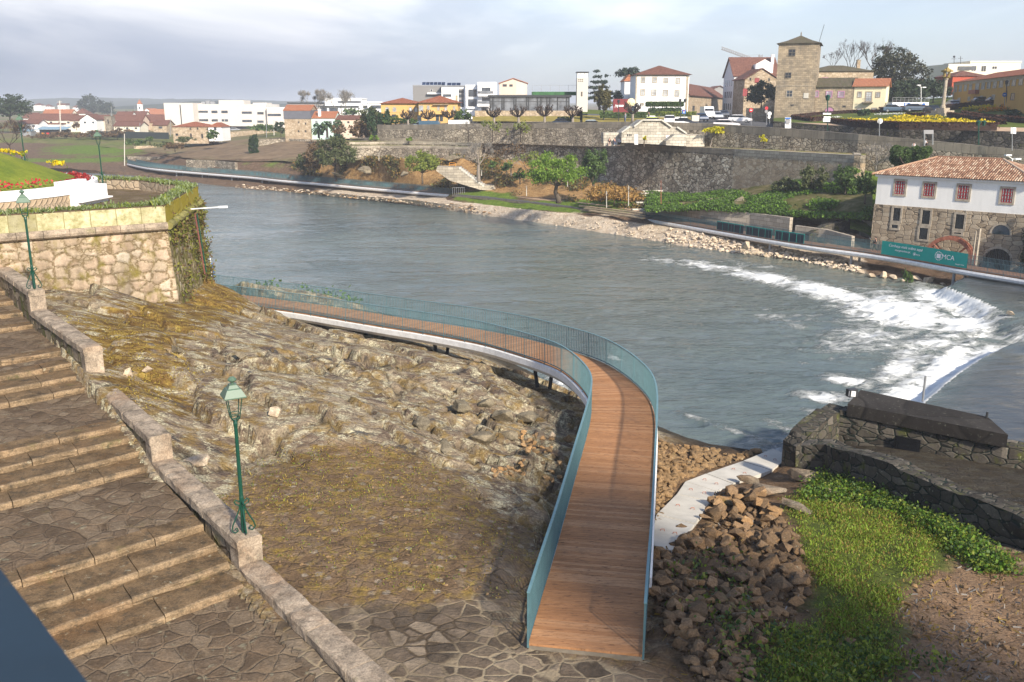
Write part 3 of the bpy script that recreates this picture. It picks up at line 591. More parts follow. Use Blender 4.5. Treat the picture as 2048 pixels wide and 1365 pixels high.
def build_near():
 global NH,NPX,NPY,NM
 xs=np.arange(GX0,GX1,GS);ys=np.arange(GY0,GY1,GS);X,Y=np.meshgrid(xs,ys)
 B=tps(X[::4,::4],Y[::4,::4])
 iy=np.arange(len(ys))/4;ix=np.arange(len(xs))/4;y0=np.minimum(iy.astype(int),B.shape[0]-2);x0=np.minimum(ix.astype(int),B.shape[1]-2)
 fy=np.clip(iy-y0,0,1)[:,None];fx=np.clip(ix-x0,0,1)[None]
 H=(B[y0][:,x0]*(1-fx)+B[y0][:,x0+1]*fx)*(1-fy)+(B[y0+1][:,x0]*(1-fx)+B[y0+1][:,x0+1]*fx)*fy
 px,py=projn(X,Y,H)
 pave=blur(inpoly(px,py,POLY_PAVE).astype(float),5);right=blur((inpoly(px,py,POLY_RIGHT)|(py>1365)&(px>1400)).astype(float),3)
 grass=blur(inpoly(px,py,POLY_GRASS).astype(float),7);soil=blur(inpoly(px,py,POLY_SOIL).astype(float),6);moss=blur(inpoly(px,py,POLY_MOSS).astype(float),9)
 lp=left_of_parapet(X,Y)
 rock=np.clip(1-pave-right,0,1)*(1-sstep(-0.3,0.3,lp))
 rock=rock*(1-sstep(.1,.6,X-(11.3+(35.5-Y)*.38))*sstep(24,26,Y))
 c,s=math.cos(R(-38)),math.sin(R(-38));u=X*c+Y*s;v=-X*s+Y*c
 sw=fbm(u*.10+3,v*.26,4,11)-.5
 q=fbm(u*.16,v*.42+7,4,21);led=q*7;fl=np.floor(led);st=(fl+sstep(.5,.98,led-fl))/7
 wx=u*.24+.9*fbm(X*.3,Y*.3,3,2);wy=v*.52+.9*fbm(X*.35+9,Y*.35,3,5)
 d1,d2,rv=voro(wx,wy,3);crack=1-sstep(0.0,.055,d2-d1)
 d1b,d2b,rvb=voro(wx*2.6,wy*2.6,7);crackb=1-sstep(0,.13,d2b-d1b)
 blocky=.75*sstep(0.52,.66,fbm(X*.14+5,Y*.14,3,31))+np.exp(-((px-960)/170)**2-((py-850)/80)**2);blocky=np.clip(blocky,0,1)
 sw2=fbm(u*.08+3,v*.2,2,11)-.5;f1,b1=facets(wx,wy,23);f2,b2=facets(wx*2.7+3,wy*2.5,29);f3,b3=facets(wx*6,wy*5.5,37);crack=1-sstep(0,.05,b1);crackb=1-sstep(0,.1,b2)
 rk=1.5*sw2+0.55*f1+(.03+.46*blocky)*f2+(.01+.16*blocky)*f3-.42*crack-.3*crackb*blocky+.05*(fbm(X*1.6,Y*1.6,4,41)-.5)
 edge=np.clip(py-560,0,60)/60
 rk=np.minimum(rk,.75);H=H+rock*rk*0.85*(.12+.88*sstep(.2,2.8,-lp))*(.2+.8*sstep(.6,2.2,H))
 H=H+right*(.30*(fbm(X*.7,Y*.7,4,51)-.5)+.05*(fbm(X*3,Y*3,3,52)-.5))+pave*(.05*(fbm(X*1.6,Y*1.6,4,61)-.5))
 cob=pave*.03*(fbm(X*4,Y*4,2,15)-.5)
 H=H+cob
 lpz=5.45-.7;H=np.where(lp>-0.1,np.minimum(H,np.where(lp>0.1,stairz_plain(X,Y)-.8,H)),H)
 for i in range(6):
  q=[at(*SL_L[i]),at(*SL_R[i]),at(*SL_R[i+1]),at(*SL_L[i+1])];c4=sum(q,Vector())/4;q=[c4+(p-c4)*1.25 for p in q];nn_=(q[1]-q[0]).cross(q[3]-q[0]);zz=q[0].z-((X-q[0].x)*nn_.x+(Y-q[0].y)*nn_.y)/nn_.z
  H=np.where(inpoly(X,Y,[(p.x,p.y)for p in q]),np.minimum(H,zz-.1),H)
 for(a,b)in DECK_SEG:
  dx,dy=b.x-a.x,b.y-a.y;l2=dx*dx+dy*dy;t=np.clip(((X-a.x)*dx+(Y-a.y)*dy)/l2,0,1)
  dd=np.hypot(X-a.x-t*dx,Y-a.y-t*dy);zz=a.z+(b.z-a.z)*t
  clear=np.where((a.y<21),.12,.75);H=np.where(dd<1.75,np.minimum(H,zz-clear),H)
 NH=H;NPX,NPY=projn(X,Y,H)
 wet=np.clip(1.4-H,0,1.4)/1.4
 brown=blur((inpoly(NPX,NPY,[(1290,880),(1570,905),(1600,960),(1570,1040),(1620,1180),(1540,1290),(1480,1365),(1290,1330)])).astype(float),4)
 cobv=pave*(.8*sstep(1140,1290,py+60*(fbm(X*.5,Y*.5,3,71)-.5))+np.exp(-((px-1010)/60)**2-((py-1190)/130)**2));cobv=np.clip(cobv,0,1)
 mossy=np.clip(moss*1.1+.55*pave*(1-sstep(980,1150,py)),0,1)
 wet=np.maximum(wet,sstep(.3,.9,X-(11.3+(35.5-Y)*.38))*sstep(24,26,Y)*.85)
 NM=dict(rock=rock,pave=pave,right=right,grass=grass,soil=soil,moss=mossy,wet=wet,cob=cobv,crack=np.clip(crack*.8+crackb*blocky,0,1)*rock)
 me=gridmesh('riverbank',X,Y,H,near_mat(),NM)
 o=link('riverbank',me);o['kind']='structure'
def nh(x,y):
 i=(y-GY0)/GS;j=(x-GX0)/GS;i0=min(max(int(i),0),NH.shape[0]-2);j0=min(max(int(j),0),NH.shape[1]-2);a,b=i-i0,j-j0
 return float((NH[i0,j0]*(1-b)+NH[i0,j0+1]*b)*(1-a)+(NH[i0+1,j0]*(1-b)+NH[i0+1,j0+1]*b)*a)
def ng(px,py):
 """where the photo pixel's ray meets the near bank"""
 r=ray(px,py);t=6.0;o=Vector((0,0,CZ));last=None
 while t<110:
  p=o+r*t
  if GX0<p.x<GX1 and GY0<p.y<GY1 and p.z<nh(p.x,p.y):break
  t+=0.12
 return Vector((p.x,p.y,nh(p.x,p.y)))
def near_mat():
 t=NT('riverbank_ground',0.93,0.15);p=t.pos()
 n1=t.noise(p,0.55,8,0.66);n2=t.noise(p,3.2,7,0.72);n3=t.noise(p,16,5,0.75);n4=t.noise(t.pos((1,2.2,1),(0,0,R(38))),0.8,7,0.7)
 rock=t.ramp(n1,[(0.28,(0.165,0.118,0.078)),(0.5,(0.26,0.205,0.137)),(0.7,(0.40,0.34,0.24))])
 n6=t.noise(t.pos((.6,1.3,1),(0,0,R(38))),.75,9,.74);rock=t.mix(t.ramp(n6,[(0.50,0.0),(0.56,0.8)]),rock,(0.085,0.058,0.045));rock=t.mix(t.ramp(n2,[(0.5,0.0),(0.64,0.6)]),rock,(0.12,0.08,0.06))
 rock=t.mix(t.ramp(n4,[(0.56,0.0),(0.66,0.8)]),rock,(0.10,0.07,0.058))
 rock=t.mix(t.math('MULTIPLY',t.ramp(t.noise(p,1.5,8,0.8),[(0.49,0.0),(0.57,0.85)]),t.ramp(n3,[(.42,.25),(.56,1)])),rock,(0.56,0.52,0.35))
 rock=t.mix(t.ramp(t.noise(p,1.35,8,0.7),[(0.50,0.0),(0.60,0.8)]),rock,(0.22,0.145,0.045))
 rock=t.mix(0.8,rock,t.ramp(n3,[(0.28,0.22),(0.7,0.78)]),'OVERLAY')
 rock=t.mix(t.math('MULTIPLY',t.attr('crack'),0.8),rock,(0.045,0.038,0.02))
 pud=t.ramp(t.noise(t.pos((1,2.4,1),(0,0,R(28))),0.42,5,0.55),[(0.645,0.0),(0.675,1.0)])
 rock=t.mix(t.math('MULTIPLY',pud,0.8),rock,(0.045,0.04,0.038))
 mo=t.ramp(t.noise(t.pos((.6,1.5,1),(0,0,R(24))),2.0,8,0.74),[(0.32,(0.055,0.032,0.014)),(0.46,(0.135,0.08,0.026)),(0.58,(0.27,0.185,0.045)),(0.74,(0.38,0.32,0.10))])
 mo=t.mix(0.6,mo,t.ramp(n3,[(0.3,0.25),(0.7,0.75)]),'OVERLAY')
 n5=t.noise(t.pos((.45,1.5,1),(0,0,R(24))),1.3,7,.72);mf=t.math('ADD',t.math('MULTIPLY',t.attr('moss'),0.47),t.math('ADD',t.math('SUBTRACT',n4,0.5),t.math('MULTIPLY',t.math('SUBTRACT',n5,.5),1.5)));mf=t.ramp(mf,[(0.26,0.0),(0.38,1.0)])
 c=t.mix(mf,rock,mo)
 e=t.ramp(t.noise(p,1.1,8,0.7),[(0.28,(0.075,0.05,0.03)),(0.5,(0.16,0.105,0.06)),(0.72,(0.25,0.18,0.11))])
 mp=t.N('VectorMath');mp.operation='MULTIPLY';mp.inputs[1].default_value=(2.1,2.6,0.0)
 wp=t.N('MixRGB');wp.blend_type='LINEAR_LIGHT';wp.inputs[0].default_value=0.22;nn=t.N('TexNoise');nn.inputs['Scale'].default_value=1.3;nn.inputs['Detail'].default_value=4
 t.L(p,mp.inputs[0]);t.L(mp.outputs[0],wp.inputs[1]);t.L(p,nn.inputs['Vector']);t.L(nn.outputs[1],wp.inputs[2])
 vo=t.voro(wp.outputs[0],1.0);ve=t.voro(wp.outputs[0],1.0,'DISTANCE_TO_EDGE');sp=t.N('SeparateColor');t.L(vo.outputs['Color'],sp.inputs[0])
 sc=t.ramp(sp.outputs[0],[(0.0,(0.08,0.062,0.045)),(0.5,(0.145,0.11,0.078)),(1.0,(0.24,0.19,0.135))]);sc=t.mix(0.75,sc,t.ramp(n2,[(0.28,0.2),(0.72,0.8)]),'OVERLAY')
 jw=t.math('ADD',ve.outputs['Distance'],t.math('MULTIPLY',t.math('SUBTRACT',n2,0.5),0.12))
 jo=t.ramp(jw,[(0.025,1.0),(0.08,0.0)]);cobc=t.mix(jo,sc,t.mix(t.ramp(t.noise(p,.5,4),[(.4,0),(.6,1)]),(0.085,0.062,0.04),(0.33,0.265,0.175)))
 few=t.ramp(t.math('MULTIPLY_ADD',sp.outputs[1],1.0,t.math('MULTIPLY',jw,0.5)),[(0.86,0.0),(0.98,0.5)])
 e=t.mix(t.math('MULTIPLY',few,.5),e,(0.24,0.195,0.145));v4=t.voro(p,3.6);s4=t.N('SeparateColor');t.L(v4.outputs['Color'],s4.inputs[0]);e=t.mix(t.math('MULTIPLY',t.ramp(s4.outputs[0],[(.72,0),(.78,1)]),t.ramp(v4.outputs['Distance'],[(.28,.8),(.4,0)])),e,(.30,.25,.19));e=t.mix(t.ramp(t.noise(p,2.6,9,0.78),[(0.50,0.0),(0.60,0.75)]),e,(0.27,0.185,0.045));e=t.mix(t.ramp(t.noise(p,5.5,8,0.78),[(0.54,0.0),(0.62,0.7)]),e,(0.055,0.038,0.024))
 e=t.mix(0.85,e,t.ramp(n3,[(0.28,0.22),(0.7,0.78)]),'OVERLAY')
 cf=t.ramp(t.math('ADD',t.attr('cob'),t.math('MULTIPLY',t.math('SUBTRACT',n1,0.5),0.9)),[(0.40,0.0),(0.62,1.0)])
 pv=t.mix(cf,e,cobc);pv=t.mix(t.math('MULTIPLY',mf,0.55),pv,mo);c=t.mix(t.ramp(t.math('ADD',t.attr('pave'),t.math('ADD',t.math('MULTIPLY',t.math('SUBTRACT',n2,0.5),0.9),t.math('MULTIPLY',t.math('SUBTRACT',n1,0.5),1.6))),[(0.3,0.0),(0.7,1.0)]),c,pv)
 so=t.ramp(t.noise(p,1.9,8,0.72),[(0.3,(0.075,0.05,0.028)),(0.52,(0.16,0.10,0.055)),(0.72,(0.26,0.17,0.095))]);so=t.mix(t.attr('soil'),so,t.ramp(n2,[(0.3,(0.20,0.12,0.065)),(0.7,(0.36,0.24,0.145))]))
 so=t.mix(0.7,so,t.ramp(n3,[(0.28,0.25),(0.7,0.75)]),'OVERLAY')
 gr=t.ramp(n2,[(0.3,(0.05,0.07,0.012)),(0.6,(0.11,0.15,0.02)),(0.75,(0.17,0.20,0.045))])
 so=t.mix(t.ramp(t.math('ADD',t.attr('grass'),t.math('SUBTRACT',n1,0.5)),[(0.42,0.0),(0.62,0.9)]),so,gr)
 c=t.mix(t.attr('right'),c,so)
 c=t.mix(t.ramp(t.attr('wet'),[(0.25,0.0),(0.6,0.88)]),c,(0.028,0.024,0.018))
 ro=t.ramp(t.math('MULTIPLY',pud,t.math('SUBTRACT',1.0,t.attr('pave'))),[(0.3,0.93),(0.9,0.12)]);t.L(ro,t.b.inputs['Roughness'])
 h=t.math('ADD',t.math('MULTIPLY',n2,1.0),t.math('MULTIPLY',n3,0.35));h=t.math('ADD',h,t.math('MULTIPLY',jo,-0.25));t.bump(h,0.9,0.10)
 return t.col(c)
SL_L=[(1300,1090,4.25),(1312,1029,3.5),(1353,988,2.85),(1370,963,2.45),(1412,947,2.1),(1485,922,1.35),(1546,897,.75)]
SL_R=[(1343,1102,4.25),(1391,1048,3.5),(1422,1003,2.85),(1435,983,2.45),(1466,968,2.1),(1543,941,1.35),(1583,912,.75)]
_in=[(1057,1287,5.55),(1085,1190,5.52),(1112,1100,5.48),(1150,960,5.4),(1172,880,5.32),(1181,840,5.26),(1182,812,5.2),(1172,789,5.16),(1146,760,5.1),(1107,734,5.05),(1031,708,4.95),(955,687,4.85),(841,666,4.68),(765,654,4.55),(605,627,4.32),(505,613,4.2)]
def smooth_line(P,step):
 P=[Vector(p)for p in P];out=[]
 for i in range(len(P)-1):
  a,b,c,d=P[max(i-1,0)],P[i],P[i+1],P[min(i+2,len(P)-1)];n=12
  for k in range(n):
   t=k/n;out.append(0.5*((2*b)+(c-a)*t+(2*a-5*b+4*c-d)*t*t+(3*b-a-3*c+d)*t**3))
 out.append(P[-1]);A=np.array(out)
 for _ in range(6):A[1:-1]=.25*A[:-2]+.5*A[1:-1]+.25*A[2:]
 L=np.concatenate([[0],np.cumsum(np.linalg.norm(np.diff(A,axis=0),axis=1))]);s=np.linspace(0,L[-1],max(2,int(round(L[-1]/step))+1))
 return[Vector((np.interp(q,L,A[:,0]),np.interp(q,L,A[:,1]),np.interp(q,L,A[:,2])))for q in s]
_inw=[at(*p)for p in _in];_inw.append(_inw[-1]+(_inw[-1]-_inw[-2]).normalized()*7)
def normals2(P):
 r=[]
 for i in range(len(P)):
  d=P[min(i+1,len(P)-1)]-P[max(i-1,0)];r.append(Vector((d.y,-d.x,0)).normalized())
 return r
DECKW=2.28
FB_IN=smooth_line(_inw,0.14)
_n=normals2(FB_IN);_nn=np.array([tuple(v)for v in _n])
for _ in range(40):_nn[1:-1]=.25*_nn[:-2]+.5*_nn[1:-1]+.25*_nn[2:]
FB_N=[Vector(v).normalized()for v in _nn]
FB_C=[p+n*DECKW/2 for p,n in zip(FB_IN,FB_N)]
DECK_SEG=list(zip(FB_C[:-1:8],FB_C[8::8]))
RISERS=[(479,1175,5.62),(453,1130,5.79),(427,1091,5.96),(401,1048,6.13),(300,931,6.30),(279,902,6.47),(258,874,6.64),(239,850,6.80),(169,775,6.97),(156,751,7.14),(142,727,7.31),(126,702,7.48),(68,648,7.65),(55,623,7.82),(43,600,7.99),(32,579,8.16)]
_rw=[at(*p)for p in RISERS];S0=_rw[0].copy();SD=(_rw[-1]-_rw[0]);SD.z=0;SD.normalize();TD=Vector((-0.73,-0.685,0)).normalized()
RS=[((p-S0).dot(SD),p.z)for p in _rw]
def stairz_plain(X,Y):
 s=(X-S0.x)*SD.x+(Y-S0.y)*SD.y;a=np.array(RS);return np.interp(s,np.concatenate([[-30,-0.2],a[:,0],[40]]),np.concatenate([[5.45,5.45],a[:,1],[13]]))
build_near()
def sweep(P,N,prof,name,mat,parent,closed=True,smooth=False):
 """profile of (offset along N, height) carried along P"""
 m=MB();k=len(prof);V=[]
 for p,n in zip(P,N):
  for a,h in prof:V.append(p+n*a+Vector((0,0,h)))
 fs=[]
 for i in range(len(P)-1):
  for j in range(k if closed else k-1):
   a,b=i*k+j,i*k+(j+1)%k;fs.append([a,a+k,b+k,b])
 if closed:fs+=[list(range(k)),list(range((len(P)-1)*k,len(P)*k))[::-1]]
 m.add(V,fs);return m.build(name,mat,parent,smooth)
def m_deck(name):
 t=NT(name,0.75,0.25);u=t.attr('plank');g=t.N('NewGeometry');r=g.outputs['Random Per Island']
 c=t.ramp(r,[(0.0,(0.30,0.145,0.062)),(0.5,(0.365,0.18,0.078)),(1.0,(0.43,0.235,0.115))])
 n=t.noise(t.pos((1.2,9,1),(0,0,R(5))),3,6,0.7);c=t.mix(0.7,c,t.ramp(n,[(0.3,0.28),(0.7,0.72)]),'OVERLAY')
 c=t.mix(t.ramp(t.noise(t.pos((2.0,8,1)),2.6,4,0.6),[(0.58,0.0),(0.68,0.75)]),c,(0.075,0.036,0.02));c=t.mix(t.ramp(t.noise(t.pos(),.55,6,.7),[(.5,0),(.7,.4)]),c,(.14,.085,.055))
 c=t.mix(t.ramp(t.noise(t.pos(),0.25,4),[(0.4,0.0),(0.75,0.35)]),c,(0.42,0.20,0.09));t.bump(n,0.3,0.01);return t.col(c)
M['deck']=m_deck('boardwalk_planks')
def railing(root,P,N,h,spacing,bar,topw,mat,topm=None):
 m=MB();k=0;acc=0.0;up=Vector((0,0,1))
 for i in range(1,len(P)):
  a,b=P[i-1],P[i];l=(b-a).length
  while acc<l:
   q=a.lerp(b,acc/l);d=(b-a).normalized();n=N[i];post=(k%12==0);w=bar[0]*(1.8 if post else 1);dp=bar[1]*(1.5 if post else 1)
   V=[q+d*(sx*w/2)+n*(sy*dp/2)+up*z for z in(-.10 if post else .05,h)for sx,sy in((-1,-1),(1,-1),(1,1),(-1,1))]
   m.add(V,[[0,1,5,4],[1,2,6,5],[2,3,7,6],[3,0,4,7]]);acc+=spacing;k+=1
  acc-=l
 m.build('railing_bars',mat,root)
 st=max(1,int(0.5/max(0.01,(P[1]-P[0]).length)))
 idx=list(range(0,len(P),st));idx+=[len(P)-1]if idx[-1]!=len(P)-1 else[]
 Q=[P[i]for i in idx];NN=[N[i]for i in idx]
 sweep(Q,NN,[(-topw/2,h),(-topw/2,h+.022),(topw/2,h+.022),(topw/2,h)],'handrail',topm or mat,root)
 sweep(Q,NN,[(-.02,.05),(-.02,.085),(.02,.085),(.02,.05)],'bottom_rail',mat,root)
fb=thing('footbridge',FB_C[0],'curved timber boardwalk with blue green bar railings over the near rocks','footbridge')
def planks():
 m=MB();n=len(FB_IN);rng=random.Random(3)
 for i in range(n-1):
  a,b=FB_IN[i],FB_IN[i+1];na,nb=FB_N[i],FB_N[i+1];g=(b-a)*.03;dz=Vector((0,0,rng.uniform(-.002,.002)))
  q=[a+g-na*.0+dz,b-g+dz,b-g+nb*DECKW+dz,a+g+na*DECKW+dz];lo=Vector((0,0,-.05))
  m.add(q+[p+lo for p in q],[[3,2,1,0],[0,1,5,4],[1,2,6,5],[2,3,7,6],[3,0,4,7]])
 m.build('deck',M['deck'],fb)
planks()
_c=FB_IN[::6];_cn=FB_N[::6]
gi=[(0.0,-.058),(-.07,-.10),(-.08,-.36),(.06,-.54),(.6,-.62),(DECKW-.6,-.62),(DECKW-.06,-.54),(DECKW+.08,-.36),(DECKW+.07,-.10),(DECKW,-.058)]
i0=next(i for i,p in enumerate(FB_IN)if p.y>20.0)//6
sweep(_c[i0:],_cn[i0:],gi,'girder',M['girder'],fb,True,False)
sweep(_c[:i0+1],_cn[:i0+1],[(.0,-.2),(.0,-.055),(DECKW,-.055),(DECKW,-.2)],'deck_joist',M['stone_dark'],fb)
railing(fb,[p-n*.01 for p,n in zip(FB_IN,FB_N)],FB_N,1.12,.128,(.0095,.028),.06,M['rail'],M['rail_top'])
railing(fb,[p+n*(DECKW+.01)for p,n in zip(FB_IN,FB_N)],FB_N,1.12,.128,(.0095,.028),.06,M['rail'],M['rail_top'])
for(qx,qy)in((1048,715),(850,668),(690,642)):
 c=min(range(len(FB_IN)),key=lambda i:(Vector(proj(FB_IN[i])[:2])-Vector((qx,qy))).length);p=FB_C[c];n=FB_N[c]
 for s in(-1,1):
  m=MB();top=p+n*(s*.55)+Vector((0,0,-.5));bx,by=(p+n*(s*.3)).xy;bz=nh(bx,by)-.4;m.bar((bx,by,bz),top,.17,.17,up=(0,1,0));m.build('pier_leg',M['metal_dark'],fb)
SL_T=['pale concrete path slab, nearest to the boardwalk railing and lowest in the picture','stained concrete path slab, second from the boardwalk end of the path','narrow concrete slab at the bend, just beyond the stained slab','small wedge slab in the middle of the concrete path','long concrete path slab, second from the dark ruined wall','last concrete path slab by the water and the dark ruined wall']
for i,lb in enumerate(SL_T):
 a,b,c,d=at(*SL_L[i]),at(*SL_R[i]),at(*SL_R[i+1]),at(*SL_L[i+1]);ce=(a+b+c+d)/4;q=[ce+(p-ce)*.97 for p in(a,b,c,d)]
 m=MB();m.slab(*q,.16);o=m.build('concrete_slab',M['slab'],loc=ce);tag(o,lb,'path slab','concrete slabs of the path to the water')
 for f in(.3,.7):
  e=MB();p=(a+(d-a)*.5).lerp(b+(c-b)*.5,f);e.tube([p+Vector((-.06,0,-.01)),p+Vector((-.05,0,.06)),p+Vector((.05,0,.06)),p+Vector((.06,0,-.01))],.012,5);e.build('lifting_loop',M['rust'],o)
PW=9.5
def spt(s,t,z):p=S0+SD*s+TD*t;return Vector((p.x,p.y,z))
st_=thing('stone_staircase',spt(0,4,5.45),'broad worn granite staircase with landings beside the stepped parapet','staircase')
def build_stairs():
 rng=random.Random(5);ext=[(s,z)for s,z in RS]
 for k in range(1,5):ext.append((RS[-1][0]+2.1+.42*(k-1),RS[-1][1]+.17*k))
 for i,(s,z)in enumerate(ext):
  nxt=ext[i+1][0]if i+1<len(ext)else s+6
  deep=nxt-s;tread=min(deep,.62)if deep>1.2 else deep;m=MB();t=-.1
  while t<PW:
   w=rng.uniform(1.0,2.3);j=rng.uniform(-.035,.03);jz=rng.uniform(-.018,.012);t2=min(t+w,PW+.3)
   pr=[(j-.0,z-.5),(j-.012,z-.17+jz),(j-.03,z-.10+jz),(j-.028,z-.035+jz),(j-.005,z-.008+jz),(j+.05,z+jz),(tread*.6,z-.006+jz),(tread+.04,z+jz)]
   n=5;V=[];ts=[t+(t2-t-.02)*q/(n-1)for q in range(n)];wob=[[rng.gauss(0,.011)for _ in pr]for _ in ts]
   for tt,wb in zip(ts,wob):
    for(a,b),e in zip(pr,wb):V.append(spt(s+a+e,tt,b+e*.6))
   kk=len(pr);fs=[[q*kk+r,q*kk+r+1,(q+1)*kk+r+1,(q+1)*kk+r]for q in range(n-1)for r in range(kk-1)]
   fs+=[[r for r in range(kk)][::-1],[(n-1)*kk+r for r in range(kk)]]
   b_=len(m.m);m.add(V,fs)
   for q in range(n-1):
    for r in range(kk-1):m.m[b_+q*(kk-1)+r]=0 if r in(5,6)else 1  # treads get the darkened stone, risers and nosings the sunlit one
   t=t2
  m.build('step',[M['tread_stone_shaded'],M['riser_stone_lit']],st_)
  if deep>1.2:
   m=MB();nn=14;mm=30;V=[]
   for a in range(nn):
    for b in range(mm):V.append(spt(s+tread+(deep-tread)*a/(nn-1),-.1+(PW+.1)*b/(mm-1),z-.006+.03*(mnoise.noise((a*.4,b*.5,i*3.1)))*(0<a<nn-1)))
   m.add(V,[[a*mm+b,a*mm+b+1,(a+1)*mm+b+1,(a+1)*mm+b]for a in range(nn-1)for b in range(mm-1)]);m.build('landing',M['landing_pave'],st_,True)
def m_crazy(name,moss=.3,joint=(0.20,0.145,0.085),js=1.0,jh=(.42,.33,.22),sc=1.35):
 t=NT(name,0.93,0.15);p=t.pos();n1=t.noise(p,.7,7,.66);n2=t.noise(p,4,7,.72);n3=t.noise(p,18,4,.75)
 wp=t.N('MixRGB');wp.blend_type='LINEAR_LIGHT';wp.inputs[0].default_value=.12;nn=t.N('TexNoise');nn.inputs['Scale'].default_value=1.6;t.L(p,nn.inputs['Vector']);t.L(p,wp.inputs[1]);t.L(nn.outputs[1],wp.inputs[2])
 vo=t.voro(wp.outputs[0],sc);ve=t.voro(wp.outputs[0],sc,'DISTANCE_TO_EDGE');sp=t.N('SeparateColor');t.L(vo.outputs['Color'],sp.inputs[0])
 c=t.ramp(sp.outputs[0],[(0,(.085,.066,.048)),(.5,(.15,.115,.082)),(1,(.23,.185,.13))]);c=t.mix(.75,c,t.ramp(n2,[(.28,.2),(.72,.8)]),'OVERLAY')
 jo=t.ramp(t.math('ADD',ve.outputs['Distance'],t.math('MULTIPLY',t.math('SUBTRACT',n2,.5),.1)),[(.03,1.0),(.075,0.0)]);c=t.mix(t.math('MULTIPLY',jo,t.ramp(n1,[(.35,.15*js),(.62,js)])),c,t.mix(n1,joint,jh))
 c=t.mix(t.ramp(t.noise(p,1.5,7,.7),[(.5,0.0),(.68,.65)]),c,(.25,.175,.11));c=t.mix(t.ramp(t.noise(p,3.2,7,.7),[(.6,0.0),(.66,.55)]),c,(.36,.36,.25))
 c=t.mix(t.ramp(t.noise(p,1.1,7,.7),[(.70-moss*.35,0.0),(.85-moss*.35,.75)]),c,(.10,.09,.03));c=t.mix(.8,c,t.ramp(n3,[(.28,.22),(.7,.78)]),'OVERLAY');c=t.mix(.35,c,(.115,.07,.034))
 t.bump(t.math('ADD',t.math('ADD',n2,t.math('MULTIPLY',n3,.3)),t.math('MULTIPLY',jo,-.5)),.9,.07);return t.col(c)
M['landing_pave']=m_crazy('stair_landing_paving',.3,(.085,.057,.033),.22,(.16,.11,.068),1.9);M['court_pave']=m_crazy('courtyard_paving',.12,(.16,.12,.08),.8,(.31,.25,.17),2.1)
build_stairs()
m=MB();V=[];nn,mm=26,34
for a in range(nn):
 for b in range(mm):
  s=-13+13.1*a/(nn-1);t=-.6+(PW+1)*b/(mm-1);V.append(spt(s,t,5.45+.035*mnoise.noise((a*.9,b*.9,2.2))))
m.add(V,[[a*mm+b,a*mm+b+1,(a+1)*mm+b+1,(a+1)*mm+b]for a in range(nn-1)for b in range(mm-1)])
o=m.build('paving',M['court_pave'],None,True);o['kind']='structure'
PIL=[at(70,578,9.03),at(181,690,8.24),at(315,865,7.15),at(490,1066,6.42)]
pd=(PIL[3]-PIL[0]);pd.z=0;pd.normalize();pn=Vector((pd.y,-pd.x,0))
if pn.dot(TD)<0:pn=-pn
pp=thing('stone_parapet',PIL[3]-Vector((0,0,.9)),'stepped granite parapet wall with level coping running down beside the staircase','parapet')
def parapet():
 start=PIL[0]-pd*14
 segs=[(start,PIL[0],9.03,7.0)]+[(PIL[i],PIL[i+1],PIL[i+1].z,PIL[i+1].z-2.0)for i in range(3)]+[(PIL[3],at(760,1365,5.78)+pd*5,5.78,5.0)]
 rng=random.Random(9)
 for k,(a,b,z,z0)in enumerate(segs):
  a,b=Vector((a.x,a.y,0)),Vector((b.x,b.y,0));L=(b-a).length+(.25 if k<4 else 0);d=(b-a).normalized();s=.25 if k else 0
  w=.27;m=MB();c=MB()
  def P(u,v,zz):q=a+d*u+pn*v;return Vector((q.x,q.y,zz))
  m.add([P(s,-w,z0),P(L-.03,-w,z0),P(L-.03,w,z0),P(s,w,z0),P(s,-w+.02,z-.26),P(L-.03,-w+.02,z-.26),P(L-.03,w-.02,z-.26),P(s,w-.02,z-.26)],[[0,1,5,4],[1,2,6,5],[2,3,7,6],[3,0,4,7],[4,5,6,7]])
  m.build('parapet_wall',M['parapet_side'],pp)
  u=s
  while u<L-.05:
   u2=min(L,u+rng.uniform(.9,1.7));
   if L-u2<.5:u2=L
   nseg=6;V=[];pr=[(-w-.03,-.26),(-w-.03,-.05),(-w+.015,-.005),(-.1,.006),(.1,.006),(w-.015,-.005),(w+.03,-.05),(w+.03,-.26)]
   for q in range(nseg+1):
    uu=u+.008+(u2-u-.016)*q/nseg;ee=.02 if q in(0,nseg)else 0
    for v,h in pr:V.append(P(uu+rng.gauss(0,.004),v+rng.gauss(0,.008),z+h-(ee if h>-.1 else 0)+rng.gauss(0,.006)))
   kk=len(pr);fs=[[q*kk+r,q*kk+(r+1)%kk,(q+1)*kk+(r+1)%kk,(q+1)*kk+r]for q in range(nseg)for r in range(kk)]+[list(range(kk))[::-1],[nseg*kk+r for r in range(kk)]]
   c.add(V,fs);u=u2
  c.build('coping',M['granite'],pp)
  if k<4:
   e=MB();zb=z-1.05;V=[P(L-.50,-w-.02,zb),P(L,-w-.02,zb),P(L,w+.02,zb),P(L-.50,w+.02,zb)];V+=[Vector((v.x,v.y,z-.262))for v in V]
   e.add(V,[[0,1,5,4],[1,2,6,5],[2,3,7,6],[3,0,4,7]]);e.build('end_pier',M['granite'],pp)
M['parapet_side']=m_masonry('parapet_side_rubble',[(.13,.10,.07),(.21,.165,.115),(.29,.235,.165)],(.10,.075,.05),(1.6,2.4),.06,moss=.4,streak=.5,dark=(.05,.042,.028))
parapet()
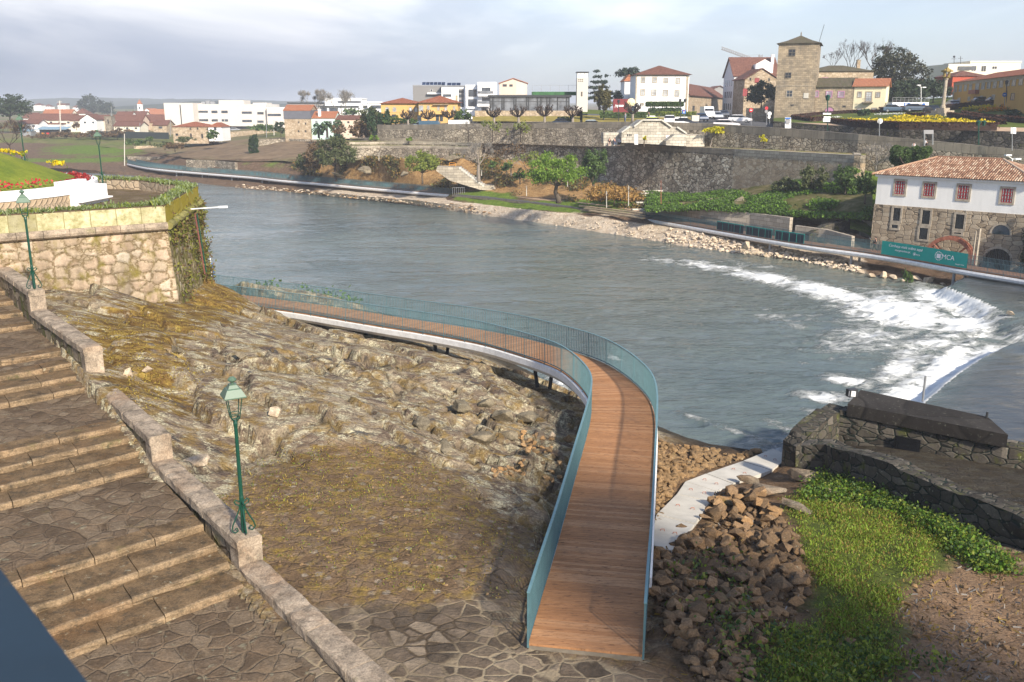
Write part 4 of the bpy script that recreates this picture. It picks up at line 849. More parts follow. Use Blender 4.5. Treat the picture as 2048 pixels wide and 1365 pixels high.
def lamp(loc,h,label,group,yaw=.3):
 t=thing('street_lamp',loc,label,'street lamp',group);x,y,z=loc;g=M['lamp_green'];k=h/3.8
 m=MB();m.lathe(loc,[(.055*k,0),(.055*k,.9*k),(.048*k,.92*k),(.042*k,2.6*k),(.055*k,2.72*k),(.03*k,2.80*k)],10);m.build('pole',g,t)
 for i in range(4):
  a=yaw+i*math.pi/2;c,s=math.cos(a),math.sin(a)
  pr=[(.05,.78),(.13,.84),(.17,.79),(.14,.73),(.07,.70),(.06,.62),(.13,.45),(.24,.22),(.27,.09),(.20,.02),(.13,.06),(.15,.13),(.20,.12)]
  m=MB();m.tube([(x+c*r*k,y+s*r*k,z+q*k)for r,q in pr],.018*k,5);m.build('scroll_bracket',g,t)
 m=MB();zb,zt=2.86*k,3.36*k;rb,rt=.13*k,.225*k;cr=[(math.cos(yaw+i*math.pi/2+.785),math.sin(yaw+i*math.pi/2+.785))for i in range(4)]
 for i in range(4):
  (c,s),(c2,s2)=cr[i],cr[(i+1)%4];A=Vector((x+c*rb,y+s*rb,z+zb));B=Vector((x+c*rt,y+s*rt,z+zt));A2=Vector((x+c2*rb,y+s2*rb,z+zb));B2=Vector((x+c2*rt,y+s2*rt,z+zt))
  m.bar(A,B,.018*k);m.bar(A,A2,.018*k);m.bar(B,B2,.022*k);A3=A.lerp(B,.2);A4=A2.lerp(B2,.2);m.bar(A3,A4,.014*k)
  m.bar((x,y,z+2.72*k),A,.022*k)
 m.build('lantern_frame',g,t)
 m=MB();pr=[(.30,3.36),(.30,3.385),(.19,3.55),(.15,3.57),(.10,3.64),(.10,3.66)];V=[]
 for r,q in pr:
  for(c,s)in cr:V.append((x+c*r*k*1.15,y+s*r*k*1.15,z+q*k))
 m.add(V,[[i*4+j,i*4+(j+1)%4,(i+1)*4+(j+1)%4,(i+1)*4+j]for i in range(len(pr)-1)for j in range(4)]+[[3,2,1,0],[20,21,22,23]]);rf=m.build('lantern_roof',M['lamp_roof'],t)
 m=MB();m.lathe((x,y,z+3.66*k),[(.03*k,0),(.04*k,.04*k),(.10*k,.08*k),(.10*k,.11*k),(.05*k,.16*k),(.0,.17*k)],10);m.build('finial',M['lamp_roof'],rf)
 return t
LG='green lantern lamp posts'
lamp(PIL[3]-pd*.05+Vector((0,0,.0)),3.75,'green lantern lamp post standing on the lower parapet pier beside the staircase',LG,.5)
lamp(PIL[0]-pd*.05,3.85,'green lantern lamp post on the upper parapet pier in front of the bastion wall',LG,.5)
Z1,Z2=11.3,10.32
bt=[at(-150,442,Z1),at(330,413,Z1),at(396,373,Z1),at(300,361,Z1),at(150,356,Z1)]
bas=thing('stone_bastion',bt[1]-Vector((0,0,5)),'tall honey coloured masonry bastion with mossy parapet above the river','bastion')
def bast():
 f=lambda p,z:Vector((p.x,p.y,z))
 def off(p,q,d):e=(q-p);n=Vector((e.y,-e.x,0)).normalized();return n*d
 def wall(a,b,z0,z1,bat,mat,name,ad=0.0,seg=40):
  n=off(a,b,1);m=MB();V=[];rows=10
  for i in range(rows+1):
   for j in range(seg+1):
    p=a.lerp(b,j/seg);zz=z0+(z1-z0)*i/rows;o_=n*(ad+bat*(1-i/rows));V.append((p.x+o_.x,p.y+o_.y,zz))
  m.add(V,[[i*(seg+1)+j,i*(seg+1)+j+1,(i+1)*(seg+1)+j+1,(i+1)*(seg+1)+j]for i in range(rows)for j in range(seg)])
  return m.build(name,mat,bas)
 wall(bt[0],bt[1],4.8,Z2-.05,.45,M['bastion'],'front_wall');wall(bt[1],bt[2],3.5,Z2-.05,.45,M['bastion_moss'],'river_wall')
 n0=off(bt[0],bt[1],1);n1=off(bt[1],bt[2],1);m=MB();V=[]
 for i in range(11):
  zz=3.5+(Z2-.05-3.5)*i/10;d=.45*(1-i/10)
  for j in range(5):nn_=n0.lerp(n1,j/4).normalized();V.append((bt[1].x+nn_.x*(d+.002),bt[1].y+nn_.y*(d+.002),zz))
 m.add(V,[[i*5+j,i*5+j+1,(i+1)*5+j+1,(i+1)*5+j]for i in range(10)for j in range(4)]);m.build('corner_quoins',M['bastion'],bas)
 for nm,a,b,mt in(('parapet',bt[0],bt[1],'parapet_lichen'),('parapet',bt[1],bt[2],'parapet_yellow'),('parapet',bt[2],bt[3],'rubble_warm'),('parapet',bt[3],bt[4],'rubble_warm')):
  n=-off(a,b,.85);m=MB();m.add([f(a,Z2),f(b,Z2),f(b,Z1),f(a,Z1),f(a+n,Z2),f(b+n,Z2),f(b+n,Z1),f(a+n,Z1)],[[0,1,2,3],[3,2,6,7],[5,4,7,6]]);m.build(nm,M[mt],bas)
 for a,b,mt in((bt[0],bt[1],'granite'),(bt[1],bt[2],'string_moss')):
  d=(b-a).normalized();e=off(a,b,.1);m=MB();L=(b-a).length;k=int(L/1.1)
  for i in range(k):
   q=[f(a+d*(L*(i+.01)/k)+e,Z2+.02),f(a+d*(L*(i+.99)/k)+e,Z2+.02)];m.tube(q,.2,10)
  m.build('string_course',M[mt],bas)
 m=MB();m.add([f(p,10.72)for p in(bt[0],bt[1],bt[2],bt[3],bt[4])]+[f(bt[4]+Vector((-30,0,0)),10.72),f(bt[0]+Vector((-10,0,0)),10.72)],[[0,1,2,3,4,5,6]]);m.build('terrace_floor',M['terr_floor'],bas)
M['string_moss']=m_plain('mossed_moulding',(.22,.20,.06),.9,.5,1.5)
M['terr_floor']=m_crazy('terrace_paving',.75,(.12,.09,.05),.4)
bast()
m=MB();sgn=at(150,449,10.6);m.box(sgn,(.28,.2,.32),.2);o=m.build('floodlight',M['sign_white'],loc=sgn);tag(o,'small white floodlight box on the bastion moulding','floodlight')
m=MB();m.box(sgn+Vector((.02,-.112,.06)),(.2,.02,.22),.2);m.build('lens',M['glass_dark'],o)
n1=Vector((bt[2]-bt[1])).normalized();nrm=Vector((n1.y,-n1.x,0))
for fr,mt,lb in((.52,'pipe_red','rusty red pipe running down the mossy river face of the bastion'),(.58,'lamp_green','dark green pipe running down the mossy river face of the bastion')):
 p=bt[1].lerp(bt[2],fr)+nrm*.5;M.setdefault('pipe_red',m_plain('pipe_red',(.17,.06,.05),.8));m=MB();m.tube([(p.x,p.y,10.2),(p.x+nrm.x*.25,p.y+nrm.y*.25,6.8)],.04,7);o=m.build('drain_pipe',M[mt],loc=(p.x,p.y,6.8));tag(o,lb,'pipe')
p=bt[1].lerp(bt[2],.55)+nrm*.1;m=MB();m.tube([(p.x,p.y,10.45),p+nrm*1.9+Vector((0,0,-.75))],.035,6);m.box(p+nrm*1.9+Vector((0,0,-.8)),(.5,.22,.1),.3);o=m.build('bracket_lamp',M['sign_white'],loc=p);tag(o,'white bracket lamp sticking out from the bastion over the river','lamp')
pb=at(428,558,3.0);m=MB();pb=aty(424,560,60);
m.tube([pb,pb+Vector((0,0,1.45))],.035,6);bp=m.build('sign_post',M['sign_white'],loc=pb);tag(bp,'slim blue and white board on a post at the water edge below the bastion','sign')
m=MB();m.box(pb+Vector((.1,0,.1)),(.16,.03,1.0));m.build('board',M['sign_blue'],bp)
PC,PR=Vector((-34.1,51.5,0)),10.0
def arc(a):return Vector((PC.x+PR*math.cos(a),PC.y+PR*math.sin(a),0))
AA=[R(-68+128*i/60)for i in range(61)]
pl=thing('garden_planter',Vector((-34.1,51.5,10.7)),'round lawn planter with curved white rim wall on a stone base','planter')
def ringwall(name,mat,r0,r1,z0,z1,parent,a0=0,a1=61):
 P=[Vector((PC.x+r1*math.cos(a),PC.y+r1*math.sin(a),0))for a in AA[a0:a1]];N=[Vector((math.cos(a),math.sin(a),0))for a in AA[a0:a1]]
 return sweep(P,N,[(r0-r1,z0),(r0-r1,z1),(0,z1),(0,z0)],name,mat,parent)
ringwall('rim_wall',M['clean_white'],PR-.35,PR,11.38,11.88,pl);ringwall('stone_base',M['rubble_warm'],PR-.45,PR-.06,10.7,11.38,pl)
q=[at(157,414,10.72),at(217,402,10.72)];d=(q[1]-q[0]);nb=Vector((-d.y,d.x,0)).normalized()
m=MB();m.add([q[0],q[1],q[1]+nb*.8,q[0]+nb*.8]+[v+Vector((0,0,1.0))for v in(q[0],q[1],q[1]+nb*.8,q[0]+nb*.8)],[[0,1,5,4],[1,2,6,5],[3,0,4,7],[4,5,6,7],[2,3,7,6]])
e0=q[0]-d*.12+nb*.5;e1=q[0]+d*.62+nb*.5
m.add([e0,e1,e1+nb*.5,e0+nb*.5]+[v+Vector((0,0,1.36))for v in(e0,e1,e1+nb*.5,e0+nb*.5)],[[0,1,5,4],[1,2,6,5],[3,0,4,7],[4,5,6,7],[2,3,7,6]])
m.slab(q[0]-nb*.3+Vector((0,0,.3)),q[1]-nb*.3+Vector((0,0,.3)),q[1]+Vector((0,0,.3)),q[0]+Vector((0,0,.3)),.08)
o=m.build('white_bench',M['clean_white'],loc=q[0]);tag(o,'white rendered bench block built against the lawn planter','bench')
def mound():
 rr=np.linspace(0,PR-.3,40);aa=np.linspace(0,2*np.pi,90);RR,A=np.meshgrid(rr,aa,indexing='ij');X=PC.x+RR*np.cos(A);Y=PC.y+RR*np.sin(A)
 Z=11.72+2.75*np.cos(RR/(PR-.3)*np.pi/2)**1.25+.05*(fbm(X*.8,Y*.8,3,5)-.5)
 t=NT('lawn',0.9,0.2);p=t.pos();n=t.noise(p,.45,6,.65);n2=t.noise(p,9,5,.8)
 c=t.ramp(n,[(.3,(.105,.15,.018)),(.52,(.19,.22,.026)),(.72,(.33,.29,.045))]);c=t.mix(t.ramp(t.noise(p,2.4,7,.75),[(.5,0),(.66,.5)]),c,(.09,.12,.02));c=t.mix(.7,c,t.ramp(n2,[(.25,.3),(.75,.7)]),'OVERLAY');t.bump(n2,.8,.05)
 M['lawn']=t.col(c);o=link('lawn',gridmesh('lawn',X,Y,Z,M['lawn']),None,pl);o.location=-pl.location
mound()
def table(rows):
 """rows: lists of (px, py, z) -> world points per column"""
 return rows
CX=np.linspace(-420,2420,400)
def rowpts(tab,cx=CX):
 a=np.array(tab,float);py=np.interp(cx,a[:,0],a[:,1]);z=np.interp(cx,a[:,0],a[:,2])
 P=np.array([tuple(at(x,y,q))for x,y,q in zip(cx,py,z)]);return P
def yrow(tab,cx=CX):
 """rows given as (px, Y, z)"""
 a=np.array(tab,float);Y=np.interp(cx,a[:,0],a[:,1]);z=np.interp(cx,a[:,0],a[:,2])
 X=[]
 for x,y,q in zip(cx,Y,z):
  d=y*cP-(q-CZ)*sP;X.append(((x-1024)/F*d,y,q))
 return np.array(X)
def loft(name,rows,sub,mat,amp=0.0,fq=.3,masks=None,cx=CX,kind='structure'):
 G=[]
 for i in range(len(rows)-1):
  n=sub[i]if hasattr(sub,'__len__')else sub
  for k in range(n):G.append(rows[i]+(rows[i+1]-rows[i])*(k/n))
 G.append(rows[-1]);G=np.array(G);X,Y,Z=G[...,0],G[...,1],G[...,2].copy()
 if amp:Z+=amp*(fbm(X*fq,Y*fq,5,77)-.5)*2
 at_={}
 px,py=projn(X,Y,Z)
 for k,f in(masks or{}).items():at_[k]=f(px,py,X,Y,Z)
 o=link(name,gridmesh(name,X,Y,Z,mat,at_));o['kind']=kind;return o
WATER=[(-420,334,-.05),(0,338,-.05),(150,344,-.05),(260,352,-.05),(330,358,-.05),(400,368,-.05),(480,377,-.05),(560,383,-.05),(640,391,-.05),(740,402,-.05),(820,410,-.05),(900,422,-.05),(970,432,-.05),(1075,446,-.05),(1150,458,-.05),(1227,470,-.05),(1300,482,-.05),(1400,498,-.05),(1500,511,-.05),(1600,524,-.05),(1683,540,-.05),(1744,551,-.05),(1890,572,-.05),(2048,600,-.05),(2420,665,-.05)]
R1=[(-420,330,.8),(0,334,.8),(150,338,.8),(260,346,.6),(330,352,.5),(400,361,.5),(480,370,.5),(560,376,.6),(640,384,.7),(740,394,.8),(820,401,.9),(900,408,1.1),(970,411,1.4),(1075,421,1.5),(1150,430,1.5),(1227,440,1.5),(1300,451,1.3),(1400,468,1.1),(1500,488,.8),(1600,505,.6),(1700,524,.4),(1750,534,.35),(1890,562,.2),(2048,590,.1),(2420,650,.3)]
R2=[(-420,318,2.2),(0,321,2.2),(150,326,1.8),(260,335,1.0),(330,345,.8),(400,351,.9),(480,358,.9),(560,365,.9),(640,372,1.0),(740,381,1.0),(820,388,1.1),(890,394,1.4),(915,391,2.1),(970,396,2.1),(1075,407,2.1),(1150,416,2.1),(1227,427,2.05),(1280,436,2.0),(1310,441,1.5),(1400,458,1.2),(1500,477,1.0),(1600,493,.8),(1700,508,.7),(1750,517,.6),(1890,546,.4),(2048,572,.3),(2420,630,.4)]
R2b=[(-420,300,3.3),(0,304,3.3),(150,306,3.2),(260,316,2.8),(330,328,2.5),(375,338,2.4),(480,345,2.3),(600,352,2.4),(640,356,2.6),(740,362,2.7),(820,370,2.6),(900,380,2.5),(970,386,2.6),(1075,398,2.5),(1150,406,2.4),(1227,415,2.4),(1300,424,2.3),(1400,438,2.2),(1500,449,2.2),(1600,458,2.2),(1700,474,2.2),(1745,492,1.5),(1890,541,.6),(2048,572,.3),(2420,625,.3)]
R3=[(-420,282,4.6),(0,286,4.6),(150,288,4.6),(260,298,4.2),(330,308,4.2),(400,318,4.5),(480,319,4.7),(560,320,5.0),(640,321,5.6),(700,318,6.5),(750,317,6.9),(820,320,7.0),(900,318,7.1),(970,316,7.2),(1075,326,6.5),(1150,360,4.5),(1227,373,3.8),(1300,388,3.1),(1380,424,2.9),(1500,436,3.0),(1600,440,3.0),(1745,480,2.2),(1790,508,1.0),(1890,537,.5),(2048,568,.2),(2420,610,.2)]
def m_bank():
 t=NT('far_bank_ground',.95,.1);p=t.pos();n1=t.noise(p,.22,7,.65);n2=t.noise(p,1.5,7,.72);n3=t.noise(p,6,5,.75)
 dry=t.ramp(n2,[(.28,(.15,.085,.035)),(.5,(.30,.18,.075)),(.7,(.42,.28,.13))])
 gr=t.ramp(n2,[(.3,(.06,.095,.015)),(.55,(.12,.18,.025)),(.75,(.20,.25,.05))])
 ear=t.ramp(n2,[(.3,(.075,.05,.032)),(.55,(.15,.10,.065)),(.75,(.24,.17,.115))])
 sand=t.ramp(n2,[(.28,(.34,.26,.175)),(.5,(.50,.41,.31)),(.72,(.66,.57,.45))])
 sand=t.mix(t.ramp(t.noise(t.pos((.5,1.6,1)),.8,6,.7),[(.56,0),(.7,.7)]),sand,(.16,.11,.07))
 ro=lambda a,lo=.38,hi=.6:t.ramp(t.math('ADD',t.attr(a),t.math('SUBTRACT',n1,.5)),[(lo,0),(hi,1)])
 c=t.mix(ro('dry'),ear,dry);c=t.mix(t.math('MULTIPLY',ro('dry'),t.ramp(n1,[(.52,0),(.68,.75)])),c,(.085,.06,.03))
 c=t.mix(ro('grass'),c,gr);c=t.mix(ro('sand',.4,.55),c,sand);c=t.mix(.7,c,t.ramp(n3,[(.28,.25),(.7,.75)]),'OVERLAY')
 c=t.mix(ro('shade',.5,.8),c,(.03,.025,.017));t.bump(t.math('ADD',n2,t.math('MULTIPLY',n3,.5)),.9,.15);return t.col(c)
M['bank']=m_bank()
def g_(px,py,x,y,rx,ry):return np.exp(-((px-x)/rx)**2-((py-y)/ry)**2)
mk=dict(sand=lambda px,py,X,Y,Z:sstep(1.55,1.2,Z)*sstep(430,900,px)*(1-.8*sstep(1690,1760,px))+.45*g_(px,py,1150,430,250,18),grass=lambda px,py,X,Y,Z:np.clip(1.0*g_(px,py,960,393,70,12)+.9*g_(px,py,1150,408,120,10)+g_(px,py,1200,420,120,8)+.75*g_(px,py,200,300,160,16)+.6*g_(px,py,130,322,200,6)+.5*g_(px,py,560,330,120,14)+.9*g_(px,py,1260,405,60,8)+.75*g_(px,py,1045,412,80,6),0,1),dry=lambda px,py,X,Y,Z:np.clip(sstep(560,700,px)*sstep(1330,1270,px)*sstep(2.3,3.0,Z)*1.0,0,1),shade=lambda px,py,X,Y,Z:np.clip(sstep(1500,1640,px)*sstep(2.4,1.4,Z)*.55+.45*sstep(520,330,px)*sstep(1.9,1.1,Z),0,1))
P0=rowpts(WATER);Pm=P0.copy();Pm[:,2]=-1.6;Pm[:,1]-=5
PR2=rowpts(R2);PR2b=rowpts(R2b);PR3=rowpts(R3)
P3d=PR3.copy();P3d[:,1]+=6;P3d[:,2]-=.2
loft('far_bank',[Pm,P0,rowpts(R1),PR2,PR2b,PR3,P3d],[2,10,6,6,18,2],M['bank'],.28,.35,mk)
CU=np.linspace(1700,2420,60)
loft('far_bank',[yrow([(1700,100,3.0),(1745,99,2.4),(2048,91,2.2),(2420,80,1.5)],CU),yrow([(1700,104,4.6),(1760,106,5.2),(2048,98,5.5),(2420,90,5.5)],CU),yrow([(1700,124,8.4),(2048,110,8.2),(2420,100,7.5)],CU)],[10,8],M['bank'],.3,.35,dict(grass=lambda px,py,X,Y,Z:0*X+.62,shade=lambda px,py,X,Y,Z:0*X+.3),cx=CU)
t=NT('plain_ground',.95,.1);p=t.pos();n=t.noise(p,.02,6,.6);n2=t.noise(p,.3,7,.72)
c=t.mix(t.ramp(n,[(.42,0),(.58,1)]),t.ramp(n2,[(.3,(.11,.075,.045)),(.7,(.26,.19,.12))]),t.ramp(n2,[(.3,(.07,.09,.02)),(.7,(.18,.19,.06))]));M['plain']=t.col(c)
CL=np.linspace(-500,1200,160)
loft('plain',[rowpts(R3,np.clip(CL,-420,720))+np.array([0,-1.5,-.2]),yrow([(-500,320,5.2),(330,310,5.5),(450,262,6.0),(570,246,7.6),(1200,246,8)],CL),yrow([(-500,345,5.8),(330,345,6),(600,330,8),(1200,330,9)],CL),yrow([(-500,700,8),(1200,700,12)],CL),yrow([(-500,3200,30),(1200,3200,30)],CL)],[20,8,10,8],M['plain'],.3,.12,cx=CL)
m=MB();m.quad((-2500,-300,-3),(2500,-300,-3),(2500,4200,-3),(-2500,4200,-3));o=m.build('ground',M['plain']);o['kind']='structure'
def hills():
 xs=np.linspace(-1500,900,160);ys=np.linspace(900,2900,40);X,Y=np.meshgrid(xs,ys)
 h=22*np.exp(-((X+900)/620)**2-((Y-2200)/500)**2)+12*np.exp(-((X+150)/500)**2-((Y-2500)/420)**2)+14*np.exp(-((X+420)/200)**2-((Y-1350)/200)**2)
 Z=h*(.75+.5*fbm(X*.004,Y*.004,4,3))+14*fbm(X*.02,Y*.02,4,6)*np.clip(h/20,0,1)
 t=NT('hill_wood',.95,.1);n=t.noise(t.pos(),.02,6,.7);me=gridmesh('hills',X,Y,Z+4,t.col(t.ramp(n,[(.35,(.02,.03,.018)),(.65,(.06,.07,.04))])))
 o=link('hills',me);o['kind']='structure'
hills()
def wallpts(tab,step=24):
 a=np.array(tab,float);xs=[]
 for i in range(len(tab)-1):
  n=max(1,int(abs(a[i+1,0]-a[i,0])/step));xs+=list(np.linspace(a[i,0],a[i+1,0],n,endpoint=False))
 xs.append(a[-1,0]);return[at(x,np.interp(x,a[:,0],a[:,1]),np.interp(x,a[:,0],a[:,2]))for x in xs]
def bankwall(name,label,P,zb,th,mat,cap=None,capmat=None,group=None,cat='wall',bat=.04):
 """P: top front edge points left to right; zb: base height (number or per-point list)"""
 n=len(P);zb=zb if hasattr(zb,'__len__')else[zb]*n;N=normals2(P)
 f=MB();rows=4;V=[]
 for i in range(rows+1):
  q=i/rows
  for p,nn_,b in zip(P,N,zb):zz=b+(p.z-b)*q;o_=nn_*(bat*(p.z-b)*(1-q));V.append((p.x+o_.x,p.y+o_.y,zz))
 f.add(V,[[i*n+j,i*n+j+1,(i+1)*n+j+1,(i+1)*n+j]for i in range(rows)for j in range(n-1)])
 b0=len(f.v);bk=[p-nn_*th for p,nn_ in zip(P,N)]
 f.add([tuple(p)for p in P]+[tuple(p)for p in bk]+[(p.x,p.y,b)for p,b in zip(bk,zb)],[[j,j+1,n+j+1,n+j]for j in range(n-1)]+[[n+j,n+j+1,2*n+j+1,2*n+j]for j in range(n-1)])
 for j in(0,n-1):o_=N[j]*bat*(P[j].z-zb[j]);f.quad((P[j].x+o_.x,P[j].y+o_.y,zb[j]),tuple(P[j]),tuple(bk[j]),(bk[j].x,bk[j].y,zb[j]))
 mid=P[n//2];o=f.build(name,mat,loc=(mid.x,mid.y,zb[n//2]));tag(o,label,cat,group)
 if cap:
  m=MB();V=[]
  for p,nn_ in zip(P,N):
   for a,h in((.06,-cap),(.06,.03),(-th,.03),(-th,-cap)):V.append(p+nn_*a+Vector((0,0,h)))
  m.add(V,[[i*4+j,(i+1)*4+j,(i+1)*4+(j+1)%4,i*4+(j+1)%4]for i in range(n-1)for j in range(4)]+[[0,1,2,3],[(n-1)*4+k for k in(3,2,1,0)]]);m.build('coping',capmat or M['ashlar'],o)
 return o
W1T=[(700,276,10.15),(740,277,10.2),(980,280,10.2),(1160,285,10.2),(1300,291,10.2),(1470,299,10.2),(1722,312,10.2)]
w1=wallpts(W1T);zb1=[np.interp(proj(p)[0],[640,1000,1150,1300,1470,1600,1722],[6.0,6.4,3.6,2.6,3.8,5.6,5.6])for p in w1]
i7=min(range(len(w1)),key=lambda i:abs(proj(w1[i])[0]-1470))
bankwall('retaining_wall','long tall dark stained rubble retaining wall holding up the grassy terrace behind the spring green tree',w1[:i7+1],zb1[:i7+1],1.0,M['rubble_tall'],.75,M['coping_dark']if 'coping_dark' in M else M['ashlar'])
bankwall('retaining_wall','cleaner pale rubble retaining wall at the right end of the terrace, above the ivy slope',w1[i7:],zb1[i7:],1.0,M['rubble_warm'],.95,M['ashlar'])
e=w1[-1];d=Vector((.35,1,0)).normalized()
o=bankwall('retaining_wall','short return wall at the right end of the grassy terrace, beside the bare shrub',[e,e+d*5,e+d*10],5.6,.8,M['rubble_warm'],.95,M['ashlar'])
WBT=[(690,293,8.95),(760,292,9.0),(860,293,9.1),(955,296,9.1)]
wb=wallpts(WBT);bankwall('retaining_wall','lower terraced rubble wall with grass ledge above the dry slope, left of the bare tree',wb,[6.3]*len(wb),1.0,M['rubble_grey'],.4,M['ashlar'])
wb2=[p+Vector((.3,3.2,.62))for p in wb];
bankwall('retaining_wall','middle terraced rubble wall between two grass ledges, above the olive tree',wb2,7.5,.8,M['rubble_grey'],.35,M['ashlar'])
W2T=[(755,250,13.9),(783,251,13.85),(900,249,13.8),(1000,247,13.8),(1260,244,13.75),(1400,247,13.6),(1550,256,13.1),(1650,264,12.75),(1722,270,12.4),(1900,286,11.7),(2048,301,11.1),(2300,328,10.4)]
def wy(tab,cx):
 a=np.array(tab,float);return np.interp(cx,a[:,0],a[:,1])
W2Y=[(755,185),(783,183),(900,175),(1000,170),(1260,152),(1400,144),(1550,133),(1650,127),(1722,122),(1900,114),(2048,108),(2300,100)]
def ypts(tp,ty,xs):return[aty(x,wy(tp,x),wy(ty,x))for x in xs]
xs2=list(np.linspace(755,2300,70));w2=ypts(W2T,W2Y,xs2)
k1=min(range(70),key=lambda i:abs(xs2[i]-1240));k2=min(range(70),key=lambda i:abs(xs2[i]-1560))
for a,b,lb,mt in((0,k1,'rubble wall with coping under the street, behind the pollarded trees and left of the double stair','rubble_grey'),(k1,k2,'rubble wall with coping under the street, behind the flowering yellow mimosa','rubble_grey'),(k2,69,'sloping street wall with coping, running down behind the mill roof','rubble_grey')):
 P=w2[a:b+1];bankwall('street_wall',lb,P,[9.6 if xs2[a+i]<1700 else 7.0 for i in range(len(P))],.45,M[mt],1.05 if a else .95,M['coping_grey']if 'coping_grey' in M else M['ashlar_street']if 'ashlar_street' in M else M['rubble_grey'])
t=NT('terrace_grass',.95,.1);p=t.pos();n=t.noise(p,.5,6,.7);n2=t.noise(p,3,6,.75)
c=t.mix(t.ramp(n,[(.42,0),(.6,1)]),t.ramp(n2,[(.3,(.10,.12,.025)),(.7,(.23,.24,.07))]),t.ramp(n2,[(.3,(.20,.14,.08)),(.7,(.34,.26,.16))]));M['terrace']=t.col(c)
CT=np.linspace(700,1740,120)
A_=np.array([tuple(at(x,np.interp(x,[q[0]for q in W1T],[q[1]for q in W1T]),10.2))for x in np.clip(CT,700,1722)]);A_[:,2]=10.0;A_[:,1]+=.25
B_=np.array([tuple(p)for p in ypts(W2T,W2Y,CT)]);B_[:,2]=10.15;B_[:,1]+=.2
loft('terrace',[A_,B_],6,M['terrace'],.06,.4,cx=CT)
for(p,q,zz)in((wb,wb2,9.05),(wb2,[at(px_,279,10.0)for px_ in np.linspace(692,955,len(wb2))],9.65)):
 Q=np.array([(a.x,a.y+.2,zz)for a in p]);R_=np.array([(b.x,b.y+.3,zz+.05)for b in q]);loft('terrace',[Q,R_],2,M['terrace'],.04,.5)
t=NT('asphalt',.9,.2);n=t.noise(t.pos(),2,7,.7);M['asphalt']=t.col(t.ramp(n,[(.3,(.06,.06,.062)),(.7,(.12,.12,.122))]))
M['mustard_lawn']=NT('dormant_lawn',.95,.1);_t=M['mustard_lawn'];n=_t.noise(_t.pos(),.5,7,.72);M['mustard_lawn']=_t.col(_t.ramp(n,[(.3,(.16,.14,.035)),(.55,(.30,.24,.06)),(.75,(.36,.30,.09))]))
M['green_lawn']=NT('park_lawn',.95,.1);_t=M['green_lawn'];n=_t.noise(_t.pos(),.7,7,.72);M['green_lawn']=_t.col(_t.ramp(n,[(.3,(.05,.075,.014)),(.55,(.10,.13,.025)),(.75,(.16,.17,.05))]))
CS=np.linspace(752,2350,150)
s0=np.array([tuple(p)for p in ypts(W2T,W2Y,CS)]);s0[:,2]-=.95;s0[:,1]+=.25
s1=s0.copy();s1[:,1]+=9.5;s1[:,2]=np.maximum(s1[:,2],0)+.05
s2=yrow([(600,216,13.3),(1000,200,13.3),(1280,205,13.4),(1400,215,13.8),(1500,195,13.3),(1560,160,12.6),(1700,142,12.2),(2350,118,10.2)],CS)
s3=yrow([(600,420,13.5),(1250,420,13.8),(1400,320,17.5),(1500,320,14.5),(1560,200,12.8),(2350,190,9)],CS)
loft('street',[s0,s1,s2,s3],[2,4,6],M['asphalt'],0,cx=CS)
def lawn(name,a,b,mat,n=14,kind='structure'):
 """a, b: front and back edges as lists of (px, Y, z)"""
 A=[aty(x,240,y)for x,y,z in a];cx=np.linspace(a[0][0],a[-1][0],n);o=loft(name,[yrow(a,cx),yrow(b,cx)],5,mat,.05,.3,cx=cx);return o
lawn('lawn',[(945,186,13.35),(1160,176,13.4)],[(945,197,14.3),(1160,189,14.3)],M['mustard_lawn'])
lawn('lawn',[(1165,172,13.4),(1390,170,13.4)],[(1165,188,14.5),(1390,186,14.0)],M['mustard_lawn'])
lawn('lawn',[(1165,189,14.8),(1390,188,14.2)],[(1165,203,15.6),(1390,201,14.8)],M['green_lawn'])
W3T=[(1547,243,0),(1640,250,0),(1800,258,0),(1950,262,0),(2048,264,0),(2300,268,0)];W3Y=[(1547,145),(1800,128),(2048,116),(2300,106)]
xs3=list(np.linspace(1547,2300,34));w3=ypts(W3T,W3Y,xs3)
bankwall('garden_wall','black lichened wall holding up the flower garden, along the sloping street',w3,[p.z-3.4 for p in w3],.5,M['black_wall'])
CG=np.array(xs3);g0=np.array([tuple(p)for p in w3]);g0[:,2]-=.06;g0[:,1]+=.2
g1=yrow([(1547,149,13.75),(1800,135,13.5),(2048,124,13.4),(2300,114,13.4)],CG);g2=yrow([(1547,168,13.8),(1700,168,14.3),(1800,160,14.5),(2048,145,15.4),(2300,135,16)],CG)
g3=yrow([(1547,188,13.9),(1700,186,15.0),(1800,186,15.5),(1900,187,16.8),(2048,164,17.9),(2300,150,19)],CG);g4=yrow([(1547,270,16),(1800,270,18),(2048,250,20),(2300,230,21)],CG)
M['gravel']=m_plain('sandy_path',(.44,.31,.20),.95,.2,.8)
loft('path',[g0,g1],2,M['gravel'],0,cx=CG);loft('lawn',[g1+np.array([0,0,.0]),g2,g3,g4],[5,6,6],M['green_lawn'],.05,.2,cx=CG)
def gz(px,Y):
 tabs=[([1547,1800,2048],[149,135,124],[13.75,13.5,13.4]),([1547,1700,1800,2048],[168,168,160,145],[13.8,14.3,14.5,15.4]),([1547,1700,1800,1900,2048],[188,186,186,187,164],[13.9,15.0,15.5,16.8,17.9])]
 ys=[np.interp(px,a,b)for a,b,c in tabs];zs=[np.interp(px,a,c)for a,b,c in tabs];return float(np.interp(Y,ys,zs))
def ong(px,py):
 """garden point under a photo pixel"""
 for Y in np.arange(120,192,.5):
  p=aty(px,py,Y)
  if p.z<=gz(px,Y):return Vector((p.x,p.y,gz(px,Y)))
 return Vector((p.x,p.y,gz(px,190)))
